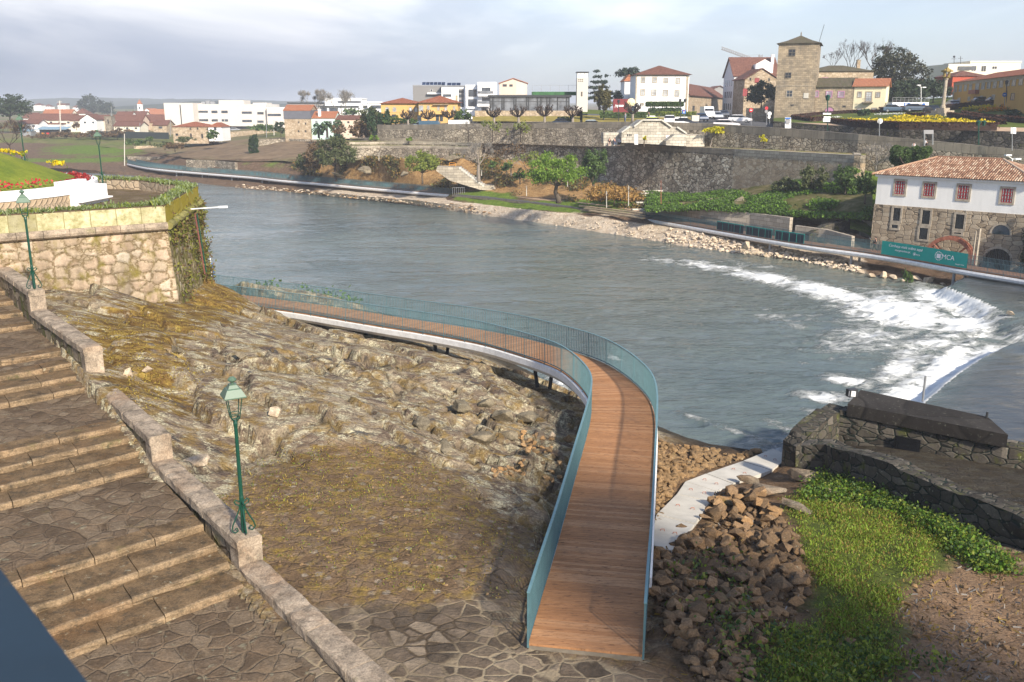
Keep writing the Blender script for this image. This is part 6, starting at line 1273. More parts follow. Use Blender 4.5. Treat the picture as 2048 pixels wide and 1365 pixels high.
B=Bld('apartment_block','cream modern block with flat roof rising behind the ochre building','building',(1936,165),(2037,165),232,125.5,14,M['pale_cream']);B.walls();B.roof('flat',.35,M['pale_cream'],.1);B.win(zr([(1010,200,1065,265),(1130,200,1190,270),(1265,205,1325,240)],O,K),'n',bars=(1,0))
m=MB();q=[aty(1893,165,228),aty(1936,165,228)];zt=aty(1900,128.5,228).z;m.prism([(q[0].x,q[0].y),(q[1].x-.05,q[1].y),(q[1].x-.05,q[1].y+12),(q[0].x,q[0].y+12)],q[0].z,zt);m.build('side_wing',M['pale_cream'],B.root);B.strip(*zr([(745,215,965,262)],O,K)[0],'ribbon_window',M['glass'],4.2,.1)
B=Bld('tiled_house','low house with red roofs tucked between the ochre building and the cream block','house',(1903,175),(1975,170),206,153,9,M['red_wall']);B.walls();B.roof('hip',1.3,M['roof_brown'],.3)
for x,y0,y1,lb in((1908,128,114,'dark dish antenna mast on the cream block roof'),(1921,130,113,'thin aerial on the cream block roof')):
 a,b=aty(x,y0,230),aty(x,y1,230);m=MB();m.bar(a,b,.1);m.bar(b+Vector((-.6,0,-.5)),b+Vector((.6,0,-.5)),.07);m.blob(b,(.35,.2,.35),3,1)if x==1908 else None;o=m.build('aerial',M['metal_dark'],loc=a);tag(o,lb,'antenna')
B=Bld('parking_pavilion','low white parking entrance with roof railing and red back wall by the garden','building',(1783,224),(1856,222),179,205,6,M['clean_white'],zdrop=1.5);z_m=B.hit(1820,213.6)[1];B.walls(z0=z_m,name='band');B.walls(z0=B.z0,z1=z_m-.003,name='wall',mat=M['red_wall'],grow=-.5)
m=MB();m.slab(B.P(-.02,-.02,B.z0),B.P(.3,-.02,B.z0),B.P(.3,-.02,z_m),B.P(-.02,-.02,z_m),.3);m.slab(B.P(B.L-.3,-.02,B.z0),B.P(B.L+.02,-.02,B.z0),B.P(B.L+.02,-.02,z_m),B.P(B.L-.3,-.02,z_m),.3);m.build('pier',M['clean_white'],B.root)
m=MB();[m.bar(B.P(B.L*k/9,.1,B.z1),B.P(B.L*k/9,.1,B.z1+.85),.05)for k in range(10)];[m.bar(B.P(0,.1,B.z1+h),B.P(B.L,.1,B.z1+h),.05)for h in(.4,.85)];m.build('roof_railing',M['metal_grey'],B.root)
sg=B.strip(1808,206.3,1820,212.8,'parking_sign',M['sign_blue'],.05,.05);u0,zz=B.hit(1809.3,212.2);flat_text('P',.85,M['sign_white'],sg,B.P(u0,-.06,zz),B.u,(0,0,1),ext=.01)
for i,x in enumerate((1823,1829,1835,1841)):m=MB();u0,zz=B.hit(x,210);m.tube([B.P(u0,-.02,zz),B.P(u0,-.06,zz)],.22,10);m.build('pictogram',M['sign_grey'],B.root)
u0,zz=B.hit(1847,210);m=MB();m.tube([B.P(u0,-.02,zz),B.P(u0,-.06,zz)],.3,12);m.build('round_sign',M['sign_blue'],B.root)
O,K=(800,140),5.689
B=Bld('glass_pavilion','long single storey glass pavilion with dark flat roof on a rubble terrace','building',(979,221),(1139,222),197,195,10,M['grey'],zdrop=.05);B.walls(name='back_wall',mat=M['glass_dark'],grow=-.25);B.roof('flat',.45,M['metal_dark'],.35)
g=MB();g.slab(B.P(0,0,B.z0),B.P(B.L,0,B.z0),B.P(B.L,0,B.z1),B.P(0,0,B.z1),.03);g.build('glazing',M['glass_pav'],B.root);m=MB()
for x in(980,986,1004,1008,1028,1032,1053,1057,1075,1082,1094,1099,1115,1133,1138):u0=B.hit(x,208)[0];m.slab(B.P(u0-.12,-.08,B.z0),B.P(u0+.12,-.08,B.z0),B.P(u0+.12,-.08,B.z1),B.P(u0-.12,-.08,B.z1),.2)
m.slab(B.P(0,-.05,B.z1-.9),B.P(B.L,-.05,B.z1-.9),B.P(B.L,-.05,B.z1-.82),B.P(0,-.05,B.z1-.82),.06);m.build('mullions',M['metal_dark'],B.root)
m=MB();q=[B.P(9,2,0),B.P(B.L+2.5,2,0),B.P(B.L+2.5,9,0),B.P(9,9,0)];m.prism([(p.x,p.y)for p in q],B.z1+.46,aty(1100,184,199).z);m.build('green_roof',M['green_metal'],B.root)
m=MB();[m.bar(B.P(9+k*1.9,2.2,B.z1+1.3),B.P(9+k*1.9,2.2,B.z1+2.5),.05)for k in range(6)];m.bar(B.P(9,2.2,B.z1+2.45),B.P(18.6,2.2,B.z1+2.45),.04);m.build('roof_fence',M['metal_grey'],B.root)
B=Bld('terrace_wall','pale rubble base wall under the glass pavilion, behind the pollarded trees','wall',(950,240),(1165,240),195,222,.6,M['rubble_warm']);B.walls()
B=Bld('bell_tower','slim square concrete lookout tower with a white glazed top beside the pavilion','tower',(1153,226),(1175,226),195,156,2.5,M['concrete']);B.walls();z_t=B.hit(1164,146)[1];B.walls(z0=B.z1+.003,z1=z_t,name='lantern',mat=M['white'],grow=-.04);z_o=B.z1;B.z1=z_t;B.roof('flat',.2,M['metal_dark'],.15)
B.win([(1157+3.6*k,y,1158.8+3.6*k,y+1.6)for k in range(3)for y in(158.5,162)],'d','hole',bars=(0,0));B.win([(1162,184,1165,193)],'d','slit',bars=(0,0));m=MB();[m.slab(B.P(B.L*f-.04,.0,z_o),B.P(B.L*f+.04,.0,z_o),B.P(B.L*f+.04,.0,z_t),B.P(B.L*f-.04,.0,z_t),.06)for f in(.02,.33,.66,.98)];m.build('mullions',M['metal_grey'],B.root)
B=Bld('apartment_block','grey clad end block of the modern apartments, above the yellow villa roof','building',(827,225),(883,225),229,173,10,M['grey_clad']);B.walls();B.roof('flat',.3,M['metal_grey'],.05);B.win(zr([(348,222,370,250)],O,K),'n',bars=(0,0));B.strip(855,186,883,189,'ledge',M['clean_white'],.9,.9)
m=MB()
for k in range(6):p=B.P(2.0+k*.95,2.5,B.z1+.3);m.slab(p,p+B.u*.85,p+B.u*.85+Vector((0,1.2,.75)),p+Vector((0,1.2,.75)),.05)
m.build('solar_panel',M['solar'],B.root)
B=Bld('apartment_block','white rendered middle block of the modern apartments with a tall glazed stair','building',(884,236),(932,236),226,174,10,M['clean_white']);B.walls();B.roof('flat',.3,M['metal_grey'],.2);B.win(zr([(490,278,583,308),(668,235,725,262),(668,282,725,315),(672,345,722,420)],O,K),'k',bars=(0,0));B.strip(911,191,915.5,207,'timber_panel',M['timber'],.05);B.strip(917.5,178,928,215,'stair_recess',M['grey'],.01,.02)
m=MB()
for k in range(3):p=B.P(1.2+k*1.1,2.5,B.z1+.3);m.slab(p,p+B.u,p+B.u+Vector((0,1.2,.7)),p+Vector((0,1.2,.7)),.05)
m.build('solar_panel',M['solar'],B.root)
B=Bld('apartment_block','white apartment block with two big blue glass windows, next to the balconies','building',(932,240),(957,240),224,173,10,M['clean_white']);B.walls();B.roof('flat',.3,M['clean_white'],.05);B.win(zr([(778,225,872,307),(775,335,872,418)],O,K),'k',bars=(0,0));B.strip(*zr([(765,422,880,445)],O,K)[0],'ledge',M['clean_white'],.5,.5)
B=Bld('apartment_block','white apartment block with three stacked balconies left of the glass pavilion','building',(956,242),(993,242),222,167,11,M['clean_white']);B.walls();B.roof('flat',.25,M['clean_white'],.05);B.win(zr([(930,203,1030,275),(935,320,1018,388),(930,430,985,505)],O,K),'k',bars=(1,0))
for r in zr([(888,278,1060,303),(880,392,1018,418),(873,514,990,540)],O,K):bl=B.strip(*r,'balcony',M['clean_white'],1.4,1.4);B.strip(r[0],r[1]-6,r[2],r[1]-.4,'glass_rail',M['glass_pav'],1.38,.03)
B=Bld('gabled_house','weathered house with red edged gable behind the balconies','house',(999,196),(1054,196),240,168,10,M['pink']);B.walls();B.roof('y',1.25,M['roof_new'],.25);B.win(zr([(1168,165,1215,192),(1245,167,1282,192)],O,K),'k',bars=(1,0));B.strip(1032,165,1053,190,'bare_render',M['concrete'],.02,.03)
O3,K3=(740,100),3.9
B=Bld('yellow_villa','yellow villa with arched upper windows and orange tiled hip roof, left wing','house',(763,248),(840,249),201,207.5,10,M['yellow'],zdrop=1.5);B.walls();B.roof('hip',1.2,M['roof'],.5);B.win(zr([(118,445,150,484),(175,445,207,484),(302,445,330,484),(344,445,373,484)],O3,K3),'w',arch=True);B.win([(783.6,229.5,792.6,235)],'k');B.strip(763,224.5,840,225.5,'string_course',M['yellow'],.06)
B=Bld('yellow_villa','taller right wing of the yellow villa with a balcony and orange tiled roof','house',(838,250),(916,250),197,206,11,M['yellow'],zdrop=1.5);B.walls();B.roof('hip',1.5,M['roof'],.6);B.win(zr([(380,433,418,482),(443,433,467,472),(523,433,545,477),(580,433,603,477),(648,440,667,480)],O3,K3),'w',bars=(1,0));B.win([(872,230,878,243),(880,231,886,243),(835,231,843,243)],'k','glass_door',bars=(0,0));B.strip(864,223.5,899,229,'balcony',M['yellow'],.8,.8);B.strip(866,209.2,897,210.4,'pergola',M['timber'],.7,.7)
O2,K2=(300,100),3.9
sc=lambda rs:zr(rs,O2,K2)
B=Bld('school_building','big pale concrete school block with strip windows, central wing','building',(391,262),(535,262),378,211,22,M['pale_conc']);B.walls(z0=B.hit(460,253)[1]);B.walls(z1=B.hit(460,253)[1]-.01,name='undercroft',mat=M['metal_dark'],grow=-1.2);B.roof('flat',.4,M['pale_conc'],.02)
B.win(sc([(357,475,452,492),(480,475,527,495),(557,475,607,495),(717,482,795,500),(838,486,887,505),(357,541,455,559),(482,542,530,560),(560,542,610,560),(720,547,795,565),(838,552,887,570)]),'k',bars=(3,0));m=MB();q=[aty(438,210,386),aty(488,210,386)];m.prism([(q[0].x,386),(q[1].x,386),(q[1].x,396),(q[0].x,396)],B.z1+.4,aty(450,201,386).z);m.build('roof_plant_room',M['concrete'],B.root)
m=MB();q=[aty(506,212,386),aty(534,212,386)];m.prism([(q[0].x,386),(q[1].x,386),(q[1].x,394),(q[0].x,394)],B.z1+.4,aty(520,206,386).z);m.build('roof_plant_room',M['concrete'],B.root);m=MB();[m.box(aty(408+9*k,210,384),(1.6,1.6,1.2+.4*(k%2)))for k in range(3)];m.build('roof_unit',M['metal_grey'],B.root)
B=Bld('school_building','windowless pale end block of the school with one narrow slot, leftmost part','building',(332,258),(390,260),372,208.5,22,M['pale_conc']);B.walls();B.roof('flat',.4,M['pale_conc'],.02);B.strip(361,210,363,252,'slot',M['glass_dark'],.02,.03)
B=Bld('school_building','lower right wing of the pale school building with a single strip window','building',(536,262),(571,262),376,217,20,M['pale_conc']);B.walls();B.roof('flat',.4,M['clean_white'],.02);B.win(sc([(918,500,1022,518)]),'k',bars=(3,0))
B=Bld('farmhouse','low old stone farmhouse with brown hip roof below the school','house',(347,277),(418,277),262,254,9,M['rubble_warm']);B.walls();B.roof('hip',1.3,M['roof'],.3);B.win(sc([(200,652,222,672),(310,605,322,625),(313,652,328,690),(400,655,416,692),(365,605,378,625)]),'d',bars=(0,0))
B=Bld('farmhouse','small whitewashed annexe joined to the low stone farmhouse','house',(418,272),(444,272),261,254.5,8,M['white']);B.walls();B.roof('hip',1.2,M['roof'],.3);B.win(sc([(500,605,520,630)]),'k')
B=Bld('slate_topped_house','tall half restored stone house with grey slate upper storey and orange roof','house',(571,278),(623,278),242,238.5,9,M['rubble_warm']);B.walls();zt=B.hit(597,221)[1];zb_=B.z1;B.walls(z0=B.z1+.002,z1=zt,name='slate_storey',mat=M['slate'],grow=.12);B.z1=zt;B.roof('x',1.4,M['roof_new'],.2);B.win(sc([(1155,558,1167,573),(1208,567,1220,585),(1153,628,1168,643),(1208,627,1222,645)]),'d',bars=(0,0));B.win([(608,228,612.5,233)],'r','shutter',bars=(0,0))
B=Bld('mint_house','pale mint house with orange roof and white chimney behind the palms','house',(623,277),(671,277),243,236.5,9,M['mint']);B.walls();B.roof('x',1.7,M['roof_new'],.2);B.win(sc([(1288,550,1310,575),(1338,547,1350,556),(1398,552,1420,578)]),'p',bars=(1,0));B.chimney(2.2,1.2,B.z1+.3,B.z1+2.1,.7,M['white'])
B=Bld('low_house','long low pale house with a brown roof right of the mint house','house',(671,266),(722,266),244,239,8,M['pink']);B.walls();B.roof('x',1.0,M['roof_brown'],.2);B.win(sc([(1540,558,1556,572)]),'k')
O7,K7=(560,180),7.314
B=Bld('school_hall','white school hall with rows of small windows behind the bare trees','building',(651,230),(724,230),430,199,16,M['clean_white']);B.walls();B.roof('flat',.5,M['clean_white'],.2);B.strip(675,202.5,722,206.5,'ribbon_window',M['glass'],.05)
B=Bld('school_hall','low white hall with dark canopy and glazed front before the white school hall','building',(641,238),(728,238),400,214.5,14,M['clean_white']);B.walls();B.roof('flat',.5,M['metal_dark'],.8);B.win(zr([(720,268,850,330),(590,262,690,325)],O7,K7),'k',bars=(3,0));B.strip(719,212,727,232,'stair_tower',M['clean_white'],1.0,1.0)
B=Bld('school_hall','flat white building left of the yellow villa','building',(736,235),(764,235),330,207,12,M['clean_white']);B.walls();B.roof('flat',.5,M['clean_white'],.3);B.strip(743,211,763,218,'ribbon_window',M['glass'],.05)
B=Bld('school_building','far dark roofed building to the left of the bare trees','building',(577,225),(650,225),440,208,12,M['grey']);B.walls();B.roof('flat',.6,M['metal_dark'],.3)
TG='houses of the far town'
for i,(l,r,base,ev,h,Y,wl,rf,k,lb)in enumerate(((47,71,249,237,1.5,420,'white','roof_brown','x','small white house beside the big dark tree'),(60,99,249,239.5,1.6,402,'pale_cream','roof_brown','x','long brown roofed house right of the small white house'),(94,146,252,241,1.8,392,'pale_cream','roof_brown','x','cream house with dark garage openings behind the tall mast'),(142,166,260,242,1.5,378,'pale_cream','roof_brown','x','cream house joined to the white gable house'),(162,195,262,241,1.6,368,'white','roof_brown','y','white house with its plain gable turned to the field'),(194,212,258,241,1.4,374,'pink','roof_brown','x','pale pink house right of the white gable'),(224,285,254,242.5,1.7,384,'pink','roof_brown','x','long pale pink terrace with a brown roof'),(37,78,262,248,1.1,380,'white','roof_brown','x','low white bungalow by the sheds'),(229,281,266,252.5,1.2,352,'pale_cream','roof_brown','x','low cream barn with white arcade in front of the pink terrace'),(284,334,262,246,2.2,392,'rubble_warm','roof_brown','x','dark barn with a large brown roof left of the school'),(308,335,270,251,1.4,345,'rubble_warm','roof_brown','x','stone shed in front of the dark barn'),(78,123,258,249,.3,388,'white','roof_brown','flat','flat white store behind the blue awning'),(86,142,240,231,1.6,440,'pale_cream','roof_new','x','house with a bright orange roof at the back of the town'),(150,172,236,228,1.4,470,'white','roof_brown','hip','small white villa above the gable house'),(232,262,240,234,1.4,430,'white','roof_brown','x','white house behind the pink terrace'),(262,290,242,233,1.4,440,'pale_cream','roof_brown','x','cream house behind the pink terrace, nearer the church'),(298,333,238,229,1.4,560,'pale_cream','roof_new','x','long house with a pale orange roof right of the church'),(68,84,219,211,.6,900,'white','roof_brown','hip','white house on the foggy hillside above the orange roof, furthest left'),(88,102,220,213.5,.6,910,'white','roof_brown','hip','pale house on the foggy hillside, second from the left'),(116,132,218,211,.5,920,'white','roof_brown','flat','bright flat white house on the foggy hillside'),(146,156,222,215.5,.6,880,'white','roof_brown','hip','small pale house on the foggy hillside, nearest the hazy trees'))):
 if i not in():B=Bld('house',lb,'house',(l,base),(r,base),Y,ev,8,M[wl],TG);B.walls();B.roof(k,h*Y/260,M[rf],.35)
 if Y<430 and k!='flat':
  n=max(1,int((r-l)/14));w=(r-l)/n
  B.win([(l+w*(j+.35),ev+2.6,l+w*(j+.62),ev+6.5)for j in range(n)],'k',bars=(0,0))
B=Bld('ruined_tower','grey square water tower between the pink houses','tower',(211,260),(225,260),362,235,3.5,M['rubble_grey']);B.walls();B.roof('flat',.4,M['stone_dark'],.1);B.win([(215,239,218,248)],'d',bars=(0,0))
B=Bld('church','small white church with a slim bell tower and red pointed spire','church',(285,237),(306,237),640,227,16,M['clean_white']);B.walls();B.roof('y',3.2,M['roof_new'],.4)
q=aty(282.5,235,638);m=MB();m.box((q.x,q.y,q.z-1),(2.7,2.7,aty(282.5,209,638).z-q.z+1));bt_=m.build('bell_tower',M['clean_white'],B.root);m=MB();zt=aty(282.5,209,638).z;m.box((q.x,q.y,zt),(2.9,2.9,3.2),0,.05);m.build('spire',M['roof_new'],bt_);m=MB();m.box((q.x,q.y-1.37,zt-3.2),(.8,.05,1.6));m.build('belfry_opening',M['glass_dark'],bt_)
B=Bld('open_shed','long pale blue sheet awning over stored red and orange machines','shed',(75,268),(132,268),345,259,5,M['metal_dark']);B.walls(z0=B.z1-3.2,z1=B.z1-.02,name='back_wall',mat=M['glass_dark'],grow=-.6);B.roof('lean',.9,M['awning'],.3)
B=Bld('low_shed','small grey blue sheet shed at the left of the long awning','shed',(40,268),(62,268),342,262.5,4,M['metal_grey']);B.walls();B.roof('lean',.5,M['awning'],.2)
for x,lb,mt in((85,'orange machine under the awning, leftmost','fl_orange'),(95,'small red machine under the middle of the awning','sign_red'),(117,'red machine arm at the right end of the awning','sign_red')):
 m=MB();p=aty(x,267,343);p.z=5.4;m.box(p,(1.6,1.2,.9),.2,.8);m.box(p+Vector((.2,0,.9)),(.8,.9,.7));[m.tube([p+Vector((sx,-.65,.3)),p+Vector((sx,-.5,.3))],.3,8)for sx in(-.5,.5)];o=m.build('machine',M[mt],loc=p);tag(o,lb,'machine')
B=Bld('fence','long dark green mesh fence along the field in front of the barns','fence',(178,272),(338,274),320,262.5,.06,M['fence_dark'],Yr=300);B.walls(z0=B.z0+1.0)
for x,yb,yt,Y,r,lb in((121,262,202,340,.22,'tall pale lattice mast standing among the town houses'),(249,328,268,226,.12,'white concrete pole by the far end of the walkway'),(280,273,246,310,.12,'grey pole in front of the mesh fence'),(341,272,238,330,.1,'thin dark pole at the left of the farmhouse'),(449,262,231,300,.1,'thin pole above the white farmhouse annexe'),(533,275,236,280,.1,'leaning pole left of the slate topped house'),(548,268,240,285,.14,'white pole between the school and the slate topped house'),(223,236,214,600,.2,'faint pole by the hazy trees'),(270,240,213,600,.16,'faint pole left of the church')):
 a,b=aty(x,yb,Y),aty(x-(1.5 if x==121 else 0),yt,Y);m=MB();m.tube([a-Vector((0,0,.5)),b],[r,r*.7],6)
 if x==121:m.bar(b+Vector((-.9,0,-.4)),b+Vector((.9,0,-.4)),.12);[m.bar(a.lerp(b,k/14)+Vector((-.35,0,0)),a.lerp(b,k/14)+Vector((.35,0,0)),.09)for k in range(3,14)]
 o=m.build('pole',M['slab']if 'white' in lb or 'pale' in lb else M['metal_grey'],loc=a);tag(o,lb,'pole')
def mill():
 A=aty(1745,430,97.0);Bp=aty(2047,455,86.5);B=Bld('mill_house','white and stone watermill house with hipped tiled roof on the far bank','house',(1743,480),(2046,540),97,347,8.6,M['whitewash'],Yr=86.5,zdrop=0)
 B.z0=.2;B.root.location.z=.2;zs=6.1;z1=9.2;B.z1=z1;B.walls(z0=zs+.002,z1=z1,name='upper_wall');B.walls(z0=.2,z1=zs,name='stone_base',mat=M['mill_stone'],grow=.07);L,D=B.L,B.D
 o=.45;h=1.75;a,b,c,d=B.P(-o,-o,z1),B.P(L+o,-o,z1),B.P(L+o,D+o,z1),B.P(-o,D+o,z1);e,f=B.P(D/2,D/2,z1+h),B.P(L-D/2,D/2,z1+h)
 m=MB();m.add([a,b,c,d,e,f],[[0,1,5,4],[1,2,5],[2,3,4,5],[3,0,4],[3,2,1,0]]);rf=m.build('roof',M['mill_roof_base'],B.root)
 m=MB();rng=random.Random(4)
 def tiles(p,q,r_,s):
  """p-q eave, s-r ridge: cover-tile barrels running up the slope"""
  n=int((q-p).length/.235);nr=(q-p).cross(s-p).normalized()
  for i in range(n+1):
   t=i/n;e0=p.lerp(q,t);dn=(q-p).normalized();up=nr.cross(dn).normalized()
   best=None
   for(u,v)in((s,r_),(p,s),(q,r_)):
    w=v-u;den=up.cross(w).dot(nr)
    if abs(den)<1e-6:continue
    k=(u-e0).cross(w).dot(nr)/den;g=(u-e0).cross(up).dot(nr)/den
    if k>.05 and-1e-4<=g<=1+1e-4:best=k if best is None else min(best,k)
   if not best:continue
   x=0
   while x<best-.02:
    x2=min(x+.42,best);w0,w1=.085,.07;a0=e0+up*x+nr*.075;a1=e0+up*x2+nr*.055;V=[]
    for ce,w in((a0,w0),(a1,w1)):
     for an in(0,45,90,135,180):V.append(ce+dn*(w*math.cos(R(an)))+nr*(w*.9*math.sin(R(an))-.04))
    m.add(V,[[k,k+1,6+k,5+k]for k in range(4)]+[[0,1,2,3,4]]);x=x2
 tiles(a,b,f,e);tiles(d,a,e,e);tiles(b,c,f,f);m.build('cover_tiles',M['mill_tiles'],rf)
 m=MB()
 for p,q in((a,e),(b,f),(e,f)):m.tube([p+Vector((0,0,.04)),q+Vector((0,0,.04))],.13,8)
 m.build('ridge_tiles',M['mill_tiles'],rf);m=MB();m.slab(B.P(-.2,-.22,z1-.22),B.P(L+.2,-.22,z1-.22),B.P(L+.2,-.22,z1-.01),B.P(-.2,-.22,z1-.01),.2);m.build('eaves_board',M['white'],B.root)
 for(x0,y0,x1,y1)in((1786.4,358.7,1813.6,393),(1843.7,363.5,1873,397),(1911.6,367.5,1942,403),(1998.4,373.5,2030,410)):
  cx,cy=(x0+x1)/2,(y0+y1)/2;u0=B.hit(x0,cy)[0];u1=B.hit(x1,cy)[0];zt=B.hit(cx,y0)[1];zb=B.hit(cx,y1)[1]
  w=B.win_uz(u0,u1,zb,zt,'stone_trim','glass',.2,bars=(0,0));m=MB();i0,i1,j0,j1=u0+.2,u1-.2,zb+.2,zt-.2;P=lambda u,z,dd:B.P(u,-dd,z)
  for k in range(5):u=i0+(i1-i0)*k/4;wd=.07 if k in(0,4)else .035;m.slab(P(max(i0,u-wd),j0,.05),P(min(i1,u+wd),j0,.05),P(min(i1,u+wd),j1,.05),P(max(i0,u-wd),j1,.05),.035)
  for k in range(5):z=j0+(j1-j0)*k/4;wd=.07 if k in(0,4)else .03;m.slab(P(i0,max(j0,z-wd),.052),P(i1,max(j0,z-wd),.052),P(i1,min(j1,z+wd),.052),P(i0,min(j1,z+wd),.052),.03)
  m.build('sash',M['red_frame'],w);m=MB();[m.slab(P(i0+(i1-i0)*(k+.5)/4-.012,j0,.047),P(i0+(i1-i0)*(k+.5)/4+.012,j0,.047),P(i0+(i1-i0)*(k+.5)/4+.012,j1,.047),P(i0+(i1-i0)*(k+.5)/4-.012,j1,.047),.02)for k in range(4)];m.build('glazing_bar',M['white_frame'],w)
 O,K=(1720,400),6.244
 for r in zr([(415,95,510,270),(395,305,480,360),(775,125,880,310),(740,345,850,500),(1190,175,1305,370),(1175,403,1272,432)],O,K):
  x0,y0,x1,y1=r;cx,cy=(x0+x1)/2,(y0+y1)/2;u0=B.hit(x0,cy)[0];u1=B.hit(x1,cy)[0];B.win_uz(u0-.18,u1+.18,B.hit(cx,y1)[1]-.15,B.hit(cx,y0)[1]+.15,'stone_trim','glass_dark',.2,bars=(0,0),off=.07)
 x0,y0,x1,y1=zr([(1625,292,1905,432)],O,K)[0];u0,u1=B.hit(x0,460)[0],B.hit(x1,460)[0];B.win_uz(u0,u1,B.hit(2003,y1)[1],B.hit(2003,y0)[1],'stone_trim','glass',.16,'arched_window',True,off=.07)
 x0,y0,x1,y1=zr([(1525,580,1915,850)],O,K)[0];u0,u1=B.hit(x0,520)[0],B.hit(x1,520)[0];zt=B.hit(1996,y0)[1];w=B.win_uz(u0,u1,.3,zt,'stone_trim','glass_dark',.22,'arched_gate',True,off=.07)
 m=MB();r=(u1-u0)/2
 for k in range(1,17):u=u0+(u1-u0)*k/17;hh=math.sqrt(max(0,r*r-(u-(u0+u1)/2)**2));m.bar(B.P(u,-.14,.35),B.P(u,-.14,max(.6,zt-r+hh-.25)),.05)
 m.build('grate_bar',M['metal_dark'],w)
 uc,zc=B.hit(1906,519);wc=B.P(uc,-1.15,zc);wh=thing('water_wheel',wc,'rusty red iron water wheel standing against the mill wall','water wheel');Rr=2.45;u=B.u;n=B.n;up=Vector((0,0,1))
 m=MB();k=48
 for wd in(-.35,.27):
  for i in range(k):
   a0,a1=2*math.pi*i/k,2*math.pi*(i+1)/k;pr=lambda a,r,w_:wc+u*(r*math.cos(a))+up*(r*math.sin(a))+n*w_
   m.slab(pr(a0,Rr-.36,wd+.08),pr(a0,Rr,wd+.08),pr(a1,Rr,wd+.08),pr(a1,Rr-.36,wd+.08),.08)
 m.build('rim',M['rust'],wh);m=MB()
 for i in range(30):a0=2*math.pi*i/30;rd=u*math.cos(a0)+up*math.sin(a0);tn=-u*math.sin(a0)+up*math.cos(a0);m.slab(wc+rd*(Rr-.4)+n*-.27+tn*.12,wc+rd*(Rr-.02)+n*-.27,wc+rd*(Rr-.02)+n*.27,wc+rd*(Rr-.4)+n*.27+tn*.12,.03)
 m.build('paddle',M['rust'],wh)
 for i in range(8):
  a0=math.pi/4*i+.75*(i%1);rd=u*math.cos(a0)+up*math.sin(a0);m=MB();[m.bar(wc+n*w_,wc+rd*(Rr-.3)+n*w_,.13,.1)for w_ in(-.3,.3)]
  if i%2:m.build('spoke',M['rust'],wh)
 m=MB();m.tube([wc+n*-1.1,wc+n*.6],.2,10);m.build('axle',M['metal_dark'],wh)
 for x,h in((1964,3.3),(1957,3.0)):a0=B.hit(x,530);p=B.P(a0[0],-1.9,.5);m=MB();m.bar(p,p+Vector((0,0,h+.9)),.16,.16);o_=m.build('sluice_post',M['stone_trim'],loc=p);tag(o_,'weathered sluice post beside the mill wheel, '+('nearer the grated arch' if x==1964 else 'nearer the wheel'),'post')
 return B
M['mill_roof_base']=m_plain('mill_roof_underlay',(.13,.065,.04),.9,.3);M['mill_tiles']=None
_t=NT('mill_cover_tiles',.85,.2);_g=_t.N('NewGeometry');_f=_t.math('ADD',_t.math('MULTIPLY',_g.outputs['Random Per Island'],.75),_t.math('MULTIPLY',_t.noise(_t.pos(),.9,5,.7),.3));M['mill_tiles']=_t.col(_t.ramp(_f,[(.1,(.15,.085,.055)),(.35,(.27,.15,.095)),(.6,(.39,.24,.155)),(.85,(.48,.37,.27))]))
MILL=mill()
RNG=np.random.default_rng(11)
def leafsize(Y,px=2.3):return max(.07,px*Y/F)
def clumps(rng,K,R_,shape='round',bias=.55):
 """clump centres in a unit crown (z from 0 bottom to 1 top), scaled by R_"""
 out=[]
 while len(out)<K:
  p=rng.uniform(-1,1,3)
  r=np.linalg.norm(p)
  if shape=='round' and r<=1 and r>bias*rng.uniform(.2,1.2):out.append(p)
  elif shape=='dome' and r<=1 and p[2]>-.45 and r>bias*rng.uniform(.2,1.2):out.append(p)
  elif shape=='column':
   w=(1-abs(p[2])**2.2)**.7*(1 if p[2]>0 else 1.0)
   if np.hypot(p[0],p[1])<max(.12,w):out.append(p)
  elif shape=='cone':
   w=(1-(p[2]+1)/2)**.8
   if np.hypot(p[0],p[1])<max(.08,w):out.append(p)
  elif shape=='flat':
   if np.hypot(p[0],p[1])<1 and abs(p[2])<.55*(1-.5*np.hypot(p[0],p[1])**2):out.append(p)
  elif shape=='tiers':
   q=round((p[2]+1)*3)/3-1;w=(1.05-(q+1)/2.2)
   if np.hypot(p[0],p[1])<w and np.hypot(p[0],p[1])>.15*w:p[2]=q+rng.normal(0,.03)-.08*np.hypot(p[0],p[1]);out.append(p)
 return np.array(out)*np.array(R_)
def crown_mesh(name,rng,c,R_,n,size,mats,shape='round',K=40,cr=.24,asp=1.5,droop=0.0,bias=.55,sq=1.0):
 C=clumps(rng,K,R_,shape,bias);w=rng.uniform(.4,1.3,K);w/=w.sum();k=rng.choice(K,n,p=w)
 rad=np.array(R_)*cr;off=rng.normal(size=(n,3))*.55*rad*np.array([1,1,sq]);P=C[k]+off+np.array(c)
 A,B=rand_axes(rng,n,size,asp)
 if droop:A=A*(1-droop)+np.array([0,0,-1])*size*asp/2*droop
 return quadmesh(name,P,A,B,mats),C+np.array(c)
def branches(m,base,C,rng,r0,n=10,bend=.35):
 """trunk-to-clump limbs"""
 base=Vector(base);idx=rng.choice(len(C),min(n,len(C)),replace=False)
 for i in idx:
  e=Vector(C[i]);mid=base.lerp(e,.5)+Vector((rng.normal(0,bend),rng.normal(0,bend),-.15*(e-base).length*.5));m.tube([base,base.lerp(mid,.6)*1.0,mid,e],[r0*.55,r0*.45,r0*.3,r0*.1],5)
